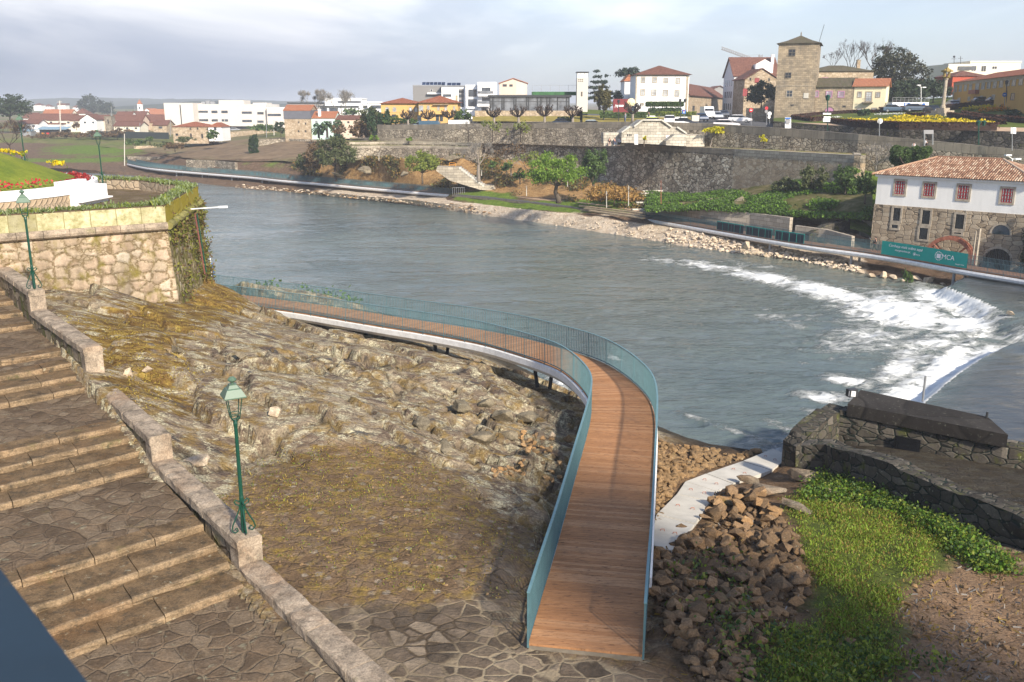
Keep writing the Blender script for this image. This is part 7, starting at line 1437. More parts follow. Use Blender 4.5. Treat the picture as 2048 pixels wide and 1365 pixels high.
def tree(name,label,px,pyb,pyt,w,Y,leaf,shape='round',trunk=.25,cat='tree',group=None,bark='bark',dens=1.0,K=40,cr=.24,lean=0.0,lpx=2.3,zb=None,asp=1.5,tr=None,droop=0.0,bias=.55,cx=0.0,sq=1.0,seed=None,depth=1.0):
 """px: photo column of the foot; pyb, pyt: rows of foot and top; w: crown width in pixels; trunk: share of bare trunk"""
 rng=np.random.default_rng(int(px*7+pyt)if seed is None else seed);b=aty(px,pyb,Y);t=aty(px,pyt,Y);H=t.z-b.z;Rw=w*Y/F/2;z0=b.z+H*trunk
 root=thing(name,b,label,cat,group);cz=(z0+t.z)/2;rz=(t.z-z0)/2;c=(b.x+lean*H+cx*Rw,b.y,cz)
 size=leafsize(Y,lpx);n=int(dens*3.2*(w*(pyb-pyt)*(1-trunk))/lpx**2);n=max(150,min(n,9000))
 me,C=crown_mesh('crown',rng,(c[0]-b.x,0,cz-b.z),(Rw,Rw*depth,rz),n,size,[M[leaf]],shape,K,cr,asp,droop,bias,sq)
 link('crown',me,None,root)
 m=MB();r=tr or max(.09,H*.028);top=Vector((c[0],b.y,z0+(t.z-z0)*.35));fk=b.lerp(top,.6)+Vector((0,0,0));wob=Vector((rng.normal(0,.04)*H,0,0))
 m.tube([b-Vector((0,0,.6)),b,b.lerp(fk,.5)+wob*.5,fk,top],[r*1.3,r*1.15,r*.9,r*.75,r*.35],8)
 branches(m,fk,C+np.array(b),rng,r,9,.08*H*.4);m.build('trunk',M[bark],root,True);return root
def grow(m,tw,rng,p,d,l,r,lev,maxlev,spread,upb,nb=(2,4)):
 e=p+d*l;mid=p+d*l*.5+Vector((rng.normal(0,.06),rng.normal(0,.06),0))*l;m.tube([p,mid,e],[r,r*.85,r*.68],5 if lev<2 else 3,cap=False)
 if lev>=maxlev:tw.append((e,d,l));return
 for k in range(rng.integers(nb[0],nb[1]+1)):
  v=Vector(rng.normal(0,1,3));v-=v.dot(d)*d;v.normalize();q=(d+v*spread*rng.uniform(.6,1.2)+Vector((0,0,upb))).normalized();grow(m,tw,rng,e if k else e,q,l*rng.uniform(.62,.85),r*.62,lev+1,maxlev,spread,upb,nb)
def bare(name,label,px,pyb,pyt,w,Y,bark='bark_grey',twig='bark_grey',lev=4,trunk=.3,group=None,spread=.75,ntw=900,leaf=None,nleaf=0,cat='tree',tr=None,lpx=1.2,upb=.22,seed=None):
 rng=np.random.default_rng(int(px*3+pyt)if seed is None else seed);b=aty(px,pyb,Y);H=aty(px,pyt,Y).z-b.z;root=thing(name,b,label,cat,group);m=MB();tw=[]
 r=tr or max(.08,H*.022);m.tube([b-Vector((0,0,.5)),b,b+Vector((0,0,H*trunk))],[r*1.3,r*1.1,r*.85],7);f=b+Vector((0,0,H*trunk))
 for k in range(4):a=k*1.57+rng.uniform(-.4,.4);d=Vector((math.cos(a)*spread,math.sin(a)*spread,.8)).normalized();grow(m,tw,rng,f,d,H*.27,r*.55,1,lev,spread*.8,upb)
 V=np.array(m.v);hi=V[:,2].max()-f.z;k=(H*(1-trunk))/max(hi,.1);xr=np.percentile(np.abs([e.x-b.x for e,d,l in tw]),82);kx=(w*Y/F/2)/max(xr,.1);up=V[:,2]>f.z
 q=np.clip((V[:,2]-f.z)/max(hi,.1),0,1);V[:,2]=np.where(up,f.z+(V[:,2]-f.z)*k,V[:,2]);V[:,0]=b.x+(V[:,0]-b.x)*np.where(up,kx,1);V[:,1]=b.y+(V[:,1]-b.y)*np.where(up,kx,1);m.v=[tuple(p)for p in V]
 m.build('trunk',M[bark],root)
 E=np.array([((e.x-b.x)*kx,(e.y-b.y)*kx,(f.z-b.z)+(e.z-f.z)*k)for e,d,l in tw]);sz=H*.07
 idx=rng.choice(len(E),ntw);D=rng.normal(size=(ntw,3))*.6+np.array([0,0,.55]);D+=E[idx]/np.linalg.norm(E[idx],axis=1)[:,None]*.5;D/=np.linalg.norm(D,axis=1)[:,None];L_=sz*rng.uniform(.5,1.5,(ntw,1))
 sd=rng.normal(size=(ntw,3));sd-=(sd*D).sum(1)[:,None]*D;sd/=np.linalg.norm(sd,axis=1)[:,None];st=E[idx]+rng.normal(size=(ntw,3))*sz*.25
 mats=[M[twig]];Cc=st+D*L_*.5;A=D*L_*.5;Bq=sd*max(.012,.32*Y/F)*.5;mi=None
 if leaf:
  j=rng.choice(len(E),nleaf);P=E[j]+rng.normal(size=(nleaf,3))*sz*.7;a2,b2=rand_axes(rng,nleaf,leafsize(Y,1.7));Cc=np.concatenate([Cc,P]);A=np.concatenate([A,a2]);Bq=np.concatenate([Bq,b2]);mats.append(M[leaf]);mi=np.concatenate([np.zeros(ntw),np.ones(nleaf)])
 me=quadmesh('crown',Cc,A,Bq,mats,mi);link('crown',me,None,root);return root
def pollard(label,px,pyb,pyt,w,Y,group,seed=None,bark='bark_dark'):
 rng=np.random.default_rng(int(px));b=aty(px,pyb,Y);H=aty(px,pyt,Y).z-b.z;Rw=w*Y/F/2;root=thing('pollarded_tree',b,label,'tree',group)
 m=MB();m.tube([b-Vector((0,0,.4)),b,b+Vector((.03,0,H*.4))],[.27,.24,.2],8);m.build('trunk',M['bark_pale'],root,True);m=MB();f=b+Vector((.03,0,H*.38))
 for k in range(13):
  a=k*2.4+rng.uniform(-.2,.2);rr=Rw*(.35+.6*math.sqrt((k+.5)/13));hz=H*rng.uniform(.58,.9);e=b+Vector((math.cos(a)*rr,math.sin(a)*rr,hz));md=f.lerp(e,.5)+Vector((0,0,-H*.06));m.tube([f,md,e],[.13,.10,.085],5);m.blob(e,(.17,.17,.17),k,1)
  for j in range(6):d=Vector((rng.normal(0,.5),rng.normal(0,.5),rng.uniform(.4,1.2))).normalized();q=e+d*rng.uniform(.35,.8);m.tube([e,q],[.06,.045],4);m.blob(q,(.08,.08,.08),j,1)
 m.build('crown',M[bark],root);return root
tree('olive_tree','loose grey green tree with a forked dark trunk on the dry slope',672,357,276,84,171,'lf_olive','dome',.2,K=60,cr=.17,dens=1.0,bark='bark_dark',lpx=2.0)
tree('shrub_tree','dark reddish bushy tree left of the grey green olive',629,345,288,44,178,'lf_rust','round',.12,dens=1.0,K=26)
tree('shrub_tree','dark green low bush at the foot of the reddish bush',609,344,308,34,181,'lf_olive','round',.05,K=20)
tree('bush_tree','round yellow green bush tree beside the concrete slope stair',845,362,305,62,154,'lf_yellowgreen','dome',.15,K=50,cr=.2,dens=1.2)
bare('bare_tree','bare tree with a pale straight trunk at the top of the slope stair',957,357,287,48,150,'bark_pale','bark_grey',4,.38,ntw=1300,tr=.28)
bare('bare_shrub','brown leafed straggly shrub on the dry slope right of the bare tree',1022,346,290,52,150,lev=4,trunk=.15,leaf='lf_rust',nleaf=900)
bare('bare_shrub','olive tinged bare shrub touching the top of the spring green tree',1066,352,304,50,148,lev=4,trunk=.12,leaf='lf_yellowgreen',nleaf=1100)
for x,y,w,h,lb in((984,338,16,16,'small dark bush at the left of the brown slope'),(1013,345,22,20,'dark evergreen bush below the straggly shrub'),(1040,362,24,22,'grey green bush above the riverside path')):tree('bush',lb,x,y,y-h,w,148,'lf_mid','dome',0,cat='bush',K=14,cr=.3)
rw_=tree('willow_tree','bright spring green leaning tree by the riverside path',1117,398,308,112,122,'lf_spring','dome',.22,K=60,cr=.19,lean=-.08,dens=1.35,tr=.3,droop=.35)
tree('evergreen_tree','tall dark evergreen tree against the stained retaining wall',1187,372,286,46,131,'lf_mid','column',.12,K=50,cr=.2,dens=1.1,lpx=2.1)
for x,yb,yt,Y,lb in((1135,374,346,140,'staked sapling at the left of the riverside grass'),(1213,416,383,124,'staked sapling in front of the orange leaf bank, left one'),(1257,412,371,124,'staked sapling in front of the orange leaf bank, right one'),(1322,408,361,117,'slim reddish pole sapling by the ashlar low wall'),(1053,392,372,140,'thin sapling behind the bench path'),(758,322,306,165,'short pale stake sapling on top of the dry slope'),(963,352,341,148,'short sapling right of the bare tree')):
 b,t_=aty(x,yb,Y),aty(x,yt,Y);root=thing('sapling',b,lb,'sapling','young staked trees');m=MB();m.tube([b,t_],[.06,.04],5);m.build('stake',M['slab']if x!=1322 else M['rust'],root);m=MB()
 for k in range(7):p=b.lerp(t_,.6+.05*k);m.tube([p,p+Vector((.35*math.cos(k*2.4),.3*math.sin(k*2.4),.5))],.015,3)
 m.build('twigs',M['bark_grey'],root)
tree('leaf_pile_shrub','orange brown leaf covered bank at the foot of the tall wall',1228,408,372,110,129,'lf_orange_dead','dome',0,cat='bank',K=40,cr=.22,dens=1.1)
for x,yb,yt,lb in((504,315,270,'left and thinner of the two slim cypresses'),(513,315,264,'right and taller of the two slim cypresses')):tree('cypress_tree',lb,x,yb,yt,11,222,'lf_cypress','column',.02,K=90,cr=.12,dens=3.2,lpx=1.4)
tree('mimosa_tree','yellow flowering mimosa on a thin pale trunk on the terrace',1420,294,249,42,140,'lf_mimosa','flat',.5,K=24,cr=.2,dens=1.2,bark='bark_pale',cx=.3)
tree('mimosa_bush','small yellow flowering bush on the terrace right of the mimosa',1527,287,269,16,131,'lf_mimosa','round',.15,cat='bush',K=12)
tree('mimosa_bush','tiny yellow bush in front of the stair house door',1288,288,272,6,141,'lf_mimosa','round',.4,cat='bush',K=6)
tree('shrub','tall grey green shrub on the ivy slope, middle of three',1626,388,331,52,114,'lf_olive','dome',0,cat='bush',K=40,cr=.2,dens=1.2);tree('shrub','upright dark shrub on the ivy slope, closest to the mill',1690,384,328,46,110,'lf_mid','column',0,cat='bush',K=40,cr=.22,dens=1.2)
tree('shrub','low olive shrub on the ivy slope, leftmost of three',1570,388,356,50,117,'lf_olive','dome',0,cat='bush',K=24,cr=.24);tree('shrub','dark bush tucked against the left corner of the mill',1730,398,345,36,101,'lf_mid','dome',0,cat='bush',K=24)
tree('bush','broad leaved bush beside the return wall',1706,350,336,26,112,'lf_spring','dome',0,cat='bush',K=14)
bare('bare_shrub','bare spreading shrub beside the return wall, left of the clipped cloud tree',1752,336,288,52,114,lev=5,trunk=.1,ntw=1300)
tree('ivy_clump','dark ivy hanging at the right corner of the mill',2052,560,430,32,85.5,'lf_dark','column',0,cat='ivy',K=60,cr=.2,dens=1.3)
def cloudtree():
 b=aty(1815,335,109);root=thing('cloud_pruned_tree',b,'cloud pruned tree with round clipped balls behind the mill roof','tree');m=MB()
 for k,(x,y,r)in enumerate(((1793,303,11),(1808,308,13),(1830,306,13),(1848,306,11),(1855,302,8),(1790,318,10),(1842,318,12),(1818,322,11),(1802,328,12))):
  c=aty(x,y,109+(k%3)-1);rr=r*109/F;rng=np.random.default_rng(k);n=900;d=rng.normal(size=(n,3));d/=np.linalg.norm(d,axis=1)[:,None];P=d*rr*rng.uniform(.86,1.04,(n,1))+np.array(c-b);A,B_=rand_axes(rng,n,.13);link('crown',quadmesh('crown',P,A,B_,[M['lf_mid']]),None,root);m.tube([b,b.lerp(c,.5)+Vector((0,0,-.3)),c],[.16,.1,.07],5)
 m.build('trunk',M['bark_dark'],root)
cloudtree()
PG='pollarded plane trees along the street'
for x,yb,yt,w,Y,lb in((816,249,223,28,186,'pollarded tree in front of the left wing of the yellow villa'),(857,248,223,30,184,'pollarded tree in front of the middle of the yellow villa'),(898,246,222,30,182,'pollarded tree at the right end of the yellow villa'),(988,246,217,32,178,'pollarded tree below the left end of the glass pavilion'),(1037,246,216,34,176,'pollarded tree below the middle of the glass pavilion, left one'),(1089,246,214,36,174,'pollarded tree below the middle of the glass pavilion, right one'),(1145,246,213,38,170,'pollarded tree at the foot of the slim lookout tower'),(1265,241,207,38,166,'dark pollarded tree in front of the large white house')):pollard(lb,x,yb,yt,w,Y,PG)
for x,yb,yt,w,lb in((937,278,244,34,'bare flat topped young tree on the terrace, left of three'),(985,279,243,34,'pale budding young tree on the terrace, middle of three'),(1041,279,246,32,'pale budding young tree on the terrace, right of three')):bare('terrace_tree',lb,x,yb,yt,w,165,'bark_dark','bark_grey',4,.45,ntw=500,leaf=None if x==937 else 'lf_yellowgreen',nleaf=350,spread=1.0,upb=.05,group='young trees on the terrace')
tree('evergreen_tree','olive brown oval tree in front of the slim lookout tower and brick red wall',1207,242,171,36,178,'lf_oliveb','column',.3,K=50,cr=.2,dens=1.2,bark='bark_pale');tree('evergreen_tree','dark narrow tree between the oval tree and the white house',1236,215,168,22,212,'lf_blue','cone',.1,K=40)
tree('cedar_tree','big tiered dark cedar behind the slim lookout tower',1199,222,131,60,235,'lf_blue','tiers',.3,K=70,cr=.16,dens=.9,sq=.4,lpx=2.0);tree('pine_tree','umbrella pine standing behind the white annexe',1253,205,127,44,240,'lf_blue','flat',.55,K=40,cr=.2,dens=1.1,bark='bark_pale',lpx=2.0)
def boxtree(px,y0,y1,yb,w,Y,lb):
 b=aty(px,yb,Y);root=thing('clipped_tree',b,lb,'tree','flat clipped trees before the white house');z0,z1=aty(px,y1,Y).z,aty(px,y0,Y).z;hw=w*Y/F/2;rng=np.random.default_rng(px);n=1500;P=rng.uniform(-1,1,(n,3));ax=rng.integers(0,3,n);P[np.arange(n),ax]=np.sign(P[np.arange(n),ax])*rng.uniform(.9,1.02,n);P=P*np.array([hw,hw,(z1-z0)/2])+np.array([0,0,(z0+z1)/2-b.z]);A,B_=rand_axes(rng,n,.2);link('crown',quadmesh('crown',P,A,B_,[M['lf_mid']]),None,root);m=MB()
 m.tube([b,b+Vector((0,0,(z0-b.z)*.5))],[.12,.1],6);[m.tube([b+Vector((0,0,(z0-b.z)*.5)),Vector((b.x+a*hw,b.y,z0+.2))],[.09,.06],5)for a in(-.6,.1,.65)];m.build('trunk',M['bark_dark'],root)
for x,lb in((1304,'flat clipped box tree before the white house, left of three'),(1328,'flat clipped box tree before the white house, middle of three'),(1353,'flat clipped box tree before the white house, right of three')):boxtree(x,205,212.5,226,22,198,lb)
tree('bush_tree','dark bushy evergreen left of the medieval tower above the yard wall',1522,218,164,56,205,'lf_dark','dome',.02,K=60,cr=.2,dens=1.3)
tree('dark_tree','huge round dark evergreen right of the cream house',1790,214,104,106,208,'lf_darkb','round',.06,K=120,cr=.17,dens=1.1);tree('dark_tree','lower spreading dark green tree in front of the huge round evergreen',1808,214,162,74,200,'lf_dark','dome',.02,K=60,cr=.2,dens=1.2);tree('dark_tree','dark green tree mass between the parking and the stone pillar',1866,206,158,62,206,'lf_dark','dome',.02,K=60,cr=.2,dens=1.2)
for x,yb,yt,w,lb,s_ in((1665,145,104,30,'small bare tree above the mossy roof, left of three',5),(1700,150,84,48,'tall bare tree with crooked limbs above the mossy roof, middle of three',6),(1746,150,81,60,'wide bare tree beside the huge evergreen, right of three',9)):bare('bare_tree',lb,x,yb,yt,w,222,'bark_dark','bark_dark',4,.12,ntw=320,seed=s_,spread=.6)
bare('bare_tree','thin bare tree rising over the top of the huge evergreen',1782,130,91,44,224,'bark_dark','bark_dark',4,.1,ntw=500,leaf='lf_dark',nleaf=300)
for x,yt,w,lb in((742,218,18,'leftmost clipped cypress of the dark hedge by the yellow villa'),(763,224,15,'middle clipped cypress of the dark hedge by the yellow villa'),(776,221,15,'right clipped cypress of the dark hedge by the yellow villa')):tree('cypress_tree',lb,x,268,yt,w,193,'lf_cypress','column',0,K=60,cr=.18,dens=1.5)
tree('dark_tree','dark green tree mass behind the cypress hedge',740,262,216,56,203,'lf_olive','round',.05,K=40);tree('rust_tree','rust brown leafed tree left of the cypress hedge',722,292,243,40,198,'lf_rust','dome',.2,K=34);tree('rust_tree','rust brown shrub in front of the low pale house',678,274,246,26,222,'lf_rust','round',.1,K=24)
tree('hedge','clipped dark hedge block at the foot of the rust shrub',674,282,268,24,214,'lf_cypress','dome',0,cat='hedge',K=20);tree('bush','small yellow green bush on the terrace by the cypress hedge',748,284,272,18,180,'lf_spring','dome',0,cat='bush',K=10);tree('bush','bright yellow green bush on the terrace ledge below the villa',818,284,275,12,176,'lf_spring','dome',0,cat='bush',K=8)
tree('hedge','dark garden hedge under the yellow villa windows',800,250,236,60,192,'lf_mid','dome',0,cat='hedge',K=30);tree('bush_tree','green bush between the villa and the balcony block',925,246,220,34,196,'lf_mid','dome',0,K=24);tree('bush_tree','yellowish bush beside the yellow villa corner',792,244,233,22,193,'lf_yellowgreen','dome',0,cat='bush',K=10)
def palm(px,yb,yt,w,Y,lb):
 b=aty(px,yb,Y);t_=aty(px,yt,Y);root=thing('palm_tree',b,lb,'palm','palms by the mint house');m=MB();H=t_.z-b.z;m.tube([b,b+Vector((0,0,H*.8))],[.3,.25],7);m.build('trunk',M['bark_dark'],root);rng=np.random.default_rng(px);r=w*Y/F/2;C,A,B_=[],[],[]
 for k in range(34):
  a=k*2.399;el=rng.uniform(-.5,1.2);d=np.array([math.cos(a)*math.cos(el),math.sin(a)*math.cos(el),math.sin(el)])
  for q in range(7):p=np.array([0,0,H*.8])+d*r*(q+.5)/6+np.array([0,0,-.5*r*((q+.5)/7)**2]);C.append(p);A.append(d*r/11+np.array([0,0,-.05*q]));s_=np.cross(d,[0,0,1]);s_/=np.linalg.norm(s_)+1e-6;B_.append(s_*.26)
 link('crown',quadmesh('crown',np.array(C),np.array(A),np.array(B_),[M['lf_palm']]),None,root)
palm(638,277,250,26,232,'left palm in front of the mint house');palm(655,276,245,26,230,'right and taller palm in front of the mint house');palm(676,268,243,22,236,'palm behind the rust brown shrub')
BT='bare trees behind the slate topped house'
bare('bare_tree','broad rounded bare tree above the slate topped house, left of two',629,240,182,46,300,lev=5,trunk=.2,ntw=2600,group=BT,spread=.7);bare('bare_tree','bare tree above the mint house, right of two',683,240,183,40,310,lev=5,trunk=.2,ntw=1700,group=BT,spread=.7)
tree('bush_tree','round green tree behind the mint house roof',700,235,218,30,330,'lf_mid','dome',0,K=20);tree('bush_tree','dark bush at the left foot of the slate topped house',562,270,245,26,262,'lf_dark','dome',0,K=20);tree('hedge','green hedge below the school building',530,264,250,60,290,'lf_mid','dome',0,cat='hedge',K=40,cr=.3)
tree('dark_tree','big dark evergreen at the left edge of the town',22,246,191,76,365,'lf_dark','dome',.05,K=90,cr=.18,dens=1.1,lpx=1.9);bare('bare_tree','dark bare tree by the field at the left edge',22,312,244,62,205,'bark_dark','bark_dark',5,.3,ntw=2200,leaf='lf_rust',nleaf=400)
tree('hazy_tree','large faded tree in the fog left of the church',184,234,193,46,760,'lf_haze','dome',0,K=60,cr=.2,lpx=1.9);tree('hazy_tree','smaller faded tree in the fog right of the large one',216,235,205,32,740,'lf_haze','dome',0,K=40,cr=.2,lpx=1.9);tree('hazy_tree','low faded tree clump left of the church tower',256,236,224,22,700,'lf_haze','dome',0,K=20,lpx=1.9)
for x,y,w,h,Y,lf,lb in((130,276,60,12,322,'lf_rust','brown brush heap left of the felled branches'),(185,277,70,15,318,'lf_rust','heap of dark felled branches in front of the pink houses'),(235,277,60,18,314,'lf_rust','tangle of felled branches at the end of the green fence'),(80,278,50,9,320,'lf_rust','low brown brush in front of the awning'),(153,258,14,12,350,'lf_rust','small dark bush before the white gable house'),(270,292,40,12,245,'lf_mid','dark hedge at the corner of the field wall'),(300,284,18,10,245,'lf_mid','round bush on the field wall'),(372,286,40,12,238,'lf_olive','row of shrubs in front of the low stone farmhouse'),(428,282,24,20,245,'lf_mid','green bush at the corner of the white annexe'),(330,296,50,12,236,'lf_olive','tangled shrubs on the farm terrace'),(350,300,40,14,226,'lf_rust','dry shrub bank above the lowest field wall'),(580,318,30,12,215,'lf_olive','shrubs on the garden slope above the ivy hung wall')):tree('shrub',lb,x,y,y-h,w,Y,lf,'dome',0,cat='bush',K=18,cr=.28,lpx=2.0)
def scatter_leaves(name,pts,mats,size,n_per,rng,spread,asp=1.5,up=.0,kind='stuff',h=.1,mi=None):
 P=np.repeat(np.array([tuple(p)for p in pts]),n_per,axis=0);P=P+rng.normal(size=P.shape)*np.array([spread,spread,h*.5])+np.array([0,0,h*.6]);A,B_=rand_axes(rng,len(P),size,asp)
 if up:A=A*(1-up)+np.array([0,0,1])*np.linalg.norm(A,axis=1)[:,None]*up
 me=quadmesh(name,P,A,B_,mats,rng.integers(0,len(mats),len(P))if len(mats)>1 else None);o=link(name,me);o['kind']=kind;return o
G1=[rowpts(r,CV)for r in GSL[:3]];pts=[];rr=random.Random(2)
while len(pts)<1500:
 i=rr.randrange(2);j=rr.randrange(len(CV)-1);t_=rr.random();p=Vector(G1[i][j]).lerp(Vector(G1[i+1][j]),t_)
 if mnoise.noise(p*.28)>-.02 or i==0 and t_<.22:pts.append(p)
_o=scatter_leaves('ground_cover',pts,[M['lf_ivygreen'],M['lf_mid']],.15,44,RNG,.33,up=.25,h=.22)
A2,B2_=PR2b,PR3;pts=[]
while len(pts)<520:
 j=rr.randrange(len(CX));x=CX[j]
 if not 590<x<1290:continue
 p=Vector(A2[j]).lerp(Vector(B2_[j]),rr.random())
 if mnoise.noise(p*.22)>.12:pts.append(p)
scatter_leaves('undergrowth',pts,[M['lf_rust'],M['moss_blade2'],M['lf_olive']],.2,34,RNG,.45,up=.2,h=.5)
def along(a,b,n,w,rng):return[a.lerp(b,rng.random())+Vector((rng.uniform(-w,w),rng.uniform(-w,w),0))for _ in range(n)]
rr=random.Random(8);pts=[]
for a,b in((bt[0],bt[1]),(bt[1],bt[2]),(bt[2],bt[3]),(bt[3],bt[4])):e=b-a;nn_=Vector((-e.y,e.x,0)).normalized();pts+=[a.lerp(b,rr.random())+nn_*rr.uniform(.15,.75)for _ in range(int(e.length*16))]
scatter_leaves('grass',pts,[M['grass_pale'],M['grass_blade'],M['grass_pale']],.055,16,RNG,.12,asp=4.5,up=.5,h=.12)
m=MB()
for a,b in((bt[0],bt[1]),(bt[1],bt[2]),(bt[2],bt[3]),(bt[3],bt[4])):e=b-a;nn_=Vector((-e.y,e.x,0)).normalized();m.slab(a+nn_*.04+Vector((0,0,.05)),b+nn_*.04+Vector((0,0,.05)),b+nn_*.82+Vector((0,0,.05)),a+nn_*.82+Vector((0,0,.05)),.08)
m.build('parapet_turf',M['turf_soil'],bas)
pts=[]
n1=Vector((bt[2]-bt[1])).normalized();nrm=Vector((n1.y,-n1.x,0))
while len(pts)<300:
 f_=rr.random();z=rr.uniform(4.5,10.3);p=bt[1].lerp(bt[2],f_);dens=(.06+1.0*max(0,f_-.55)+.75*max(0,(z-8.6)/1.7))*(.6+.8*mnoise.noise((f_*9,z*.8,1)))
 if rr.random()<dens:pts.append(Vector((p.x,p.y,z))+nrm*(.45*(1-(z-3.5)/6.8)+.08))
o=scatter_leaves('ivy',pts,[M['ivy'],M['ivy'],M['lf_rust']],.07,15,RNG,.15,up=-.25,h=.3)
def flowers(name,label,pts,leaf,n,spread,size,h,group=None,green='grass_blade',cat='flower bed'):
 c=sum(pts,Vector())/len(pts);rng=np.random.default_rng(len(pts)+n);P=np.repeat(np.array([tuple(p-c)for p in pts]),n,axis=0);P=P+rng.normal(size=P.shape)*np.array([spread,spread,h*.25])+np.array([0,0,h*.55]);A,B_=rand_axes(rng,len(P),size,1.2);mi=(rng.random(len(P))<.22).astype(int);P[mi==1,2]-=h*.3
 o=link(name,quadmesh(name,P,A,B_,[M[leaf],M[green]],mi));o.location=c;tag(o,label,cat,group)
def ring(a0,a1,r,n,z):return[Vector((PC.x+r*math.cos(a0+(a1-a0)*k/n),PC.y+r*math.sin(a0+(a1-a0)*k/n),z))for k in range(n+1)]
flowers('flower_bed','red flowering plants along the front rim of the lawn planter',[p+Vector((0,0,.0))for p in ring(R(-60),R(-14),PR-.75,26,11.9)],'fl_red',12,.3,.085,.42);flowers('flower_bed','band of dark red bedding plants behind the white rim by the lamp',ring(R(-2),R(48),PR-.85,24,11.86),'fl_darkred',34,.26,.09,.2,green='lf_hedge_red')
flowers('flower_bed','yellow flowers along the left crest of the lawn mound',[aty(x,y,57)for x,y in((2,304),(10,305),(24,307),(32,307),(40,309),(46,310))],'fl_yellow',12,.22,.12,.2);flowers('flower_bed','small yellow flowers halfway down the crest of the lawn mound',[aty(x,y,57)for x,y in((104,326),(110,328),(116,331),(121,333))],'fl_yellow',12,.2,.12,.2)
lamp(aty(206,368,55.5),3.15,'green lantern lamp post beside the white rim of the lawn planter',LG,.2);lamp(aty(50,322,62),3.0,'green lantern lamp post half hidden behind the lawn mound',LG,.2)
def hedge(label,tab,h,w,leaf='lf_hedge_red'):
 P=[]
 for(x0,y0),(x1,y1)in zip(tab[:-1],tab[1:]):
  a,b=ong(x0,y0),ong(x1,y1);n=max(2,int((b-a).length/.5));P+=[a.lerp(b,k/n)for k in range(n)]
 c=sum(P,Vector())/len(P);rng=np.random.default_rng(len(P));m=MB();nr=normals2(P);V=[]
 for p,n_ in zip(P,nr):
  for a,z in((-w/2,-.3),(-w/2,h*.9),(0,h),(w/2,h*.9),(w/2,-.3)):V.append(p+n_*a+Vector((0,0,z)))
 m.add(V,[[i*5+j,i*5+j+1,i*5+j+6,i*5+j+5]for i in range(len(P)-1)for j in range(4)]);o=m.build('hedge',M['hedge_core'],loc=c);tag(o,label,'hedge','low clipped hedges of the garden')
 k=46;Q=np.repeat(np.array([tuple(p-c)for p in P]),k,axis=0);N_=np.repeat(np.array([tuple(n_)for n_ in nr]),k,axis=0);D_=np.stack([N_[:,1],-N_[:,0],N_[:,2]],1);s_=rng.uniform(-1,1,(len(Q),1));Q=Q+N_*s_*w*.52+D_*rng.uniform(-.3,.3,(len(Q),1));Q[:,2]+=np.where(np.abs(s_[:,0])>.8,rng.uniform(0,h,len(Q)),h*rng.uniform(.88,1.06,len(Q)));A,B_=rand_axes(rng,len(Q),.17);link('leaves',quadmesh('leaves',Q,A,B_,[M[leaf]]),None,o)
hedge('long dark red hedge along the front edge of the flower garden',[(1655,246),(1720,251),(1800,255),(1900,259),(1955,261),(2000,260)],.6,.6);hedge('dark red hedge at the left tip of the garden before the tower',[(1585,238),(1625,244),(1650,241)],.6,.6);hedge('dark red hedge below the tower wing, rear left of the garden',[(1586,236.5),(1640,231),(1700,227),(1760,226)],.5,.6)
hedge('dark red hedge in front of the parking pavilion',[(1760,226),(1800,224),(1850,222.5)],.9,.7);hedge('dark red hedge along the top of the lawn right of the stone pillar',[(1888,222),(1930,218),(1990,213),(2060,208)],.9,.8);hedge('dark hedge diagonal across the right of the garden, lower of two',[(1897,234),(1940,240),(1985,246),(2010,250)],.6,.6);hedge('dark hedge diagonal across the right of the garden, upper of two',[(1925,233),(1960,239),(2010,244),(2060,249)],.7,.7);hedge('dark hedge above the white flower line',[(1812,234),(1850,233),(1866,232)],.5,.5)
GF='yellow flower rows of the garden'
def bedline(lb,tab,leaf='fl_yellow',h=.45,sp=.35,n=40,grp=GF):
 P=[]
 for(x0,y0),(x1,y1)in zip(tab[:-1],tab[1:]):a,b=ong(x0,y0),ong(x1,y1);k=max(2,int((b-a).length/.45));P+=[a.lerp(b,q/k)for q in range(k+1)]
 flowers('flower_bed',lb,P,leaf,n,sp,.16,h,grp)
bedline('yellow flower row nearest the front hedge, left half',[(1680,244),(1740,247),(1800,248)]);bedline('yellow flower row with gaps, second from the front hedge',[(1705,243),(1760,244.5),(1825,245)]);bedline('yellow flower row just left of the stone pillar, upper one',[(1790,237),(1810,236),(1824,239)]);bedline('thick yellow flower row at the foot of the stone pillar',[(1828,239),(1850,238),(1878,236.5)],n=60);bedline('yellow ring of flowers right of centre in the garden',[(1876,246),(1890,244),(1906,244),(1900,248),(1880,248.5),(1876,246)],sp=.2);bedline('yellow flower curl right of the ring of flowers',[(1908,248.5),(1920,248.5),(1920,245),(1935,245)],sp=.2)
bedline('short yellow flower row near the right end of the front hedge',[(1936,249),(1952,248),(1966,248),(1982,250)],sp=.2);bedline('yellow flower row in the middle left of the garden',[(1775,243),(1800,241),(1840,244),(1868,247)]);bedline('short yellow flower row in front of the hedge, right of the crossing',[(1830,248),(1850,247),(1866,248)])
bedline('broad yellow flower bed on the upper lawn',[(1932,222),(1955,220),(1982,218.5)],'fl_yellow',.6,.5,70);bedline('orange flower bed on the upper lawn',[(1966,225),(1990,223),(2010,221)],'fl_orange',.6,.45,70);bedline('orange and yellow flower bed at the right edge of the upper lawn',[(2012,216),(2035,215),(2060,213)],'fl_orange',.6,.5,60);bedline('thin white flower line on the left lawn',[(1648,237),(1680,235.5)],'fl_white',.2,.15,24);bedline('white flower line below the parking pavilion',[(1758,230.5),(1790,229.5),(1815,229)],'fl_white',.2,.25,30)
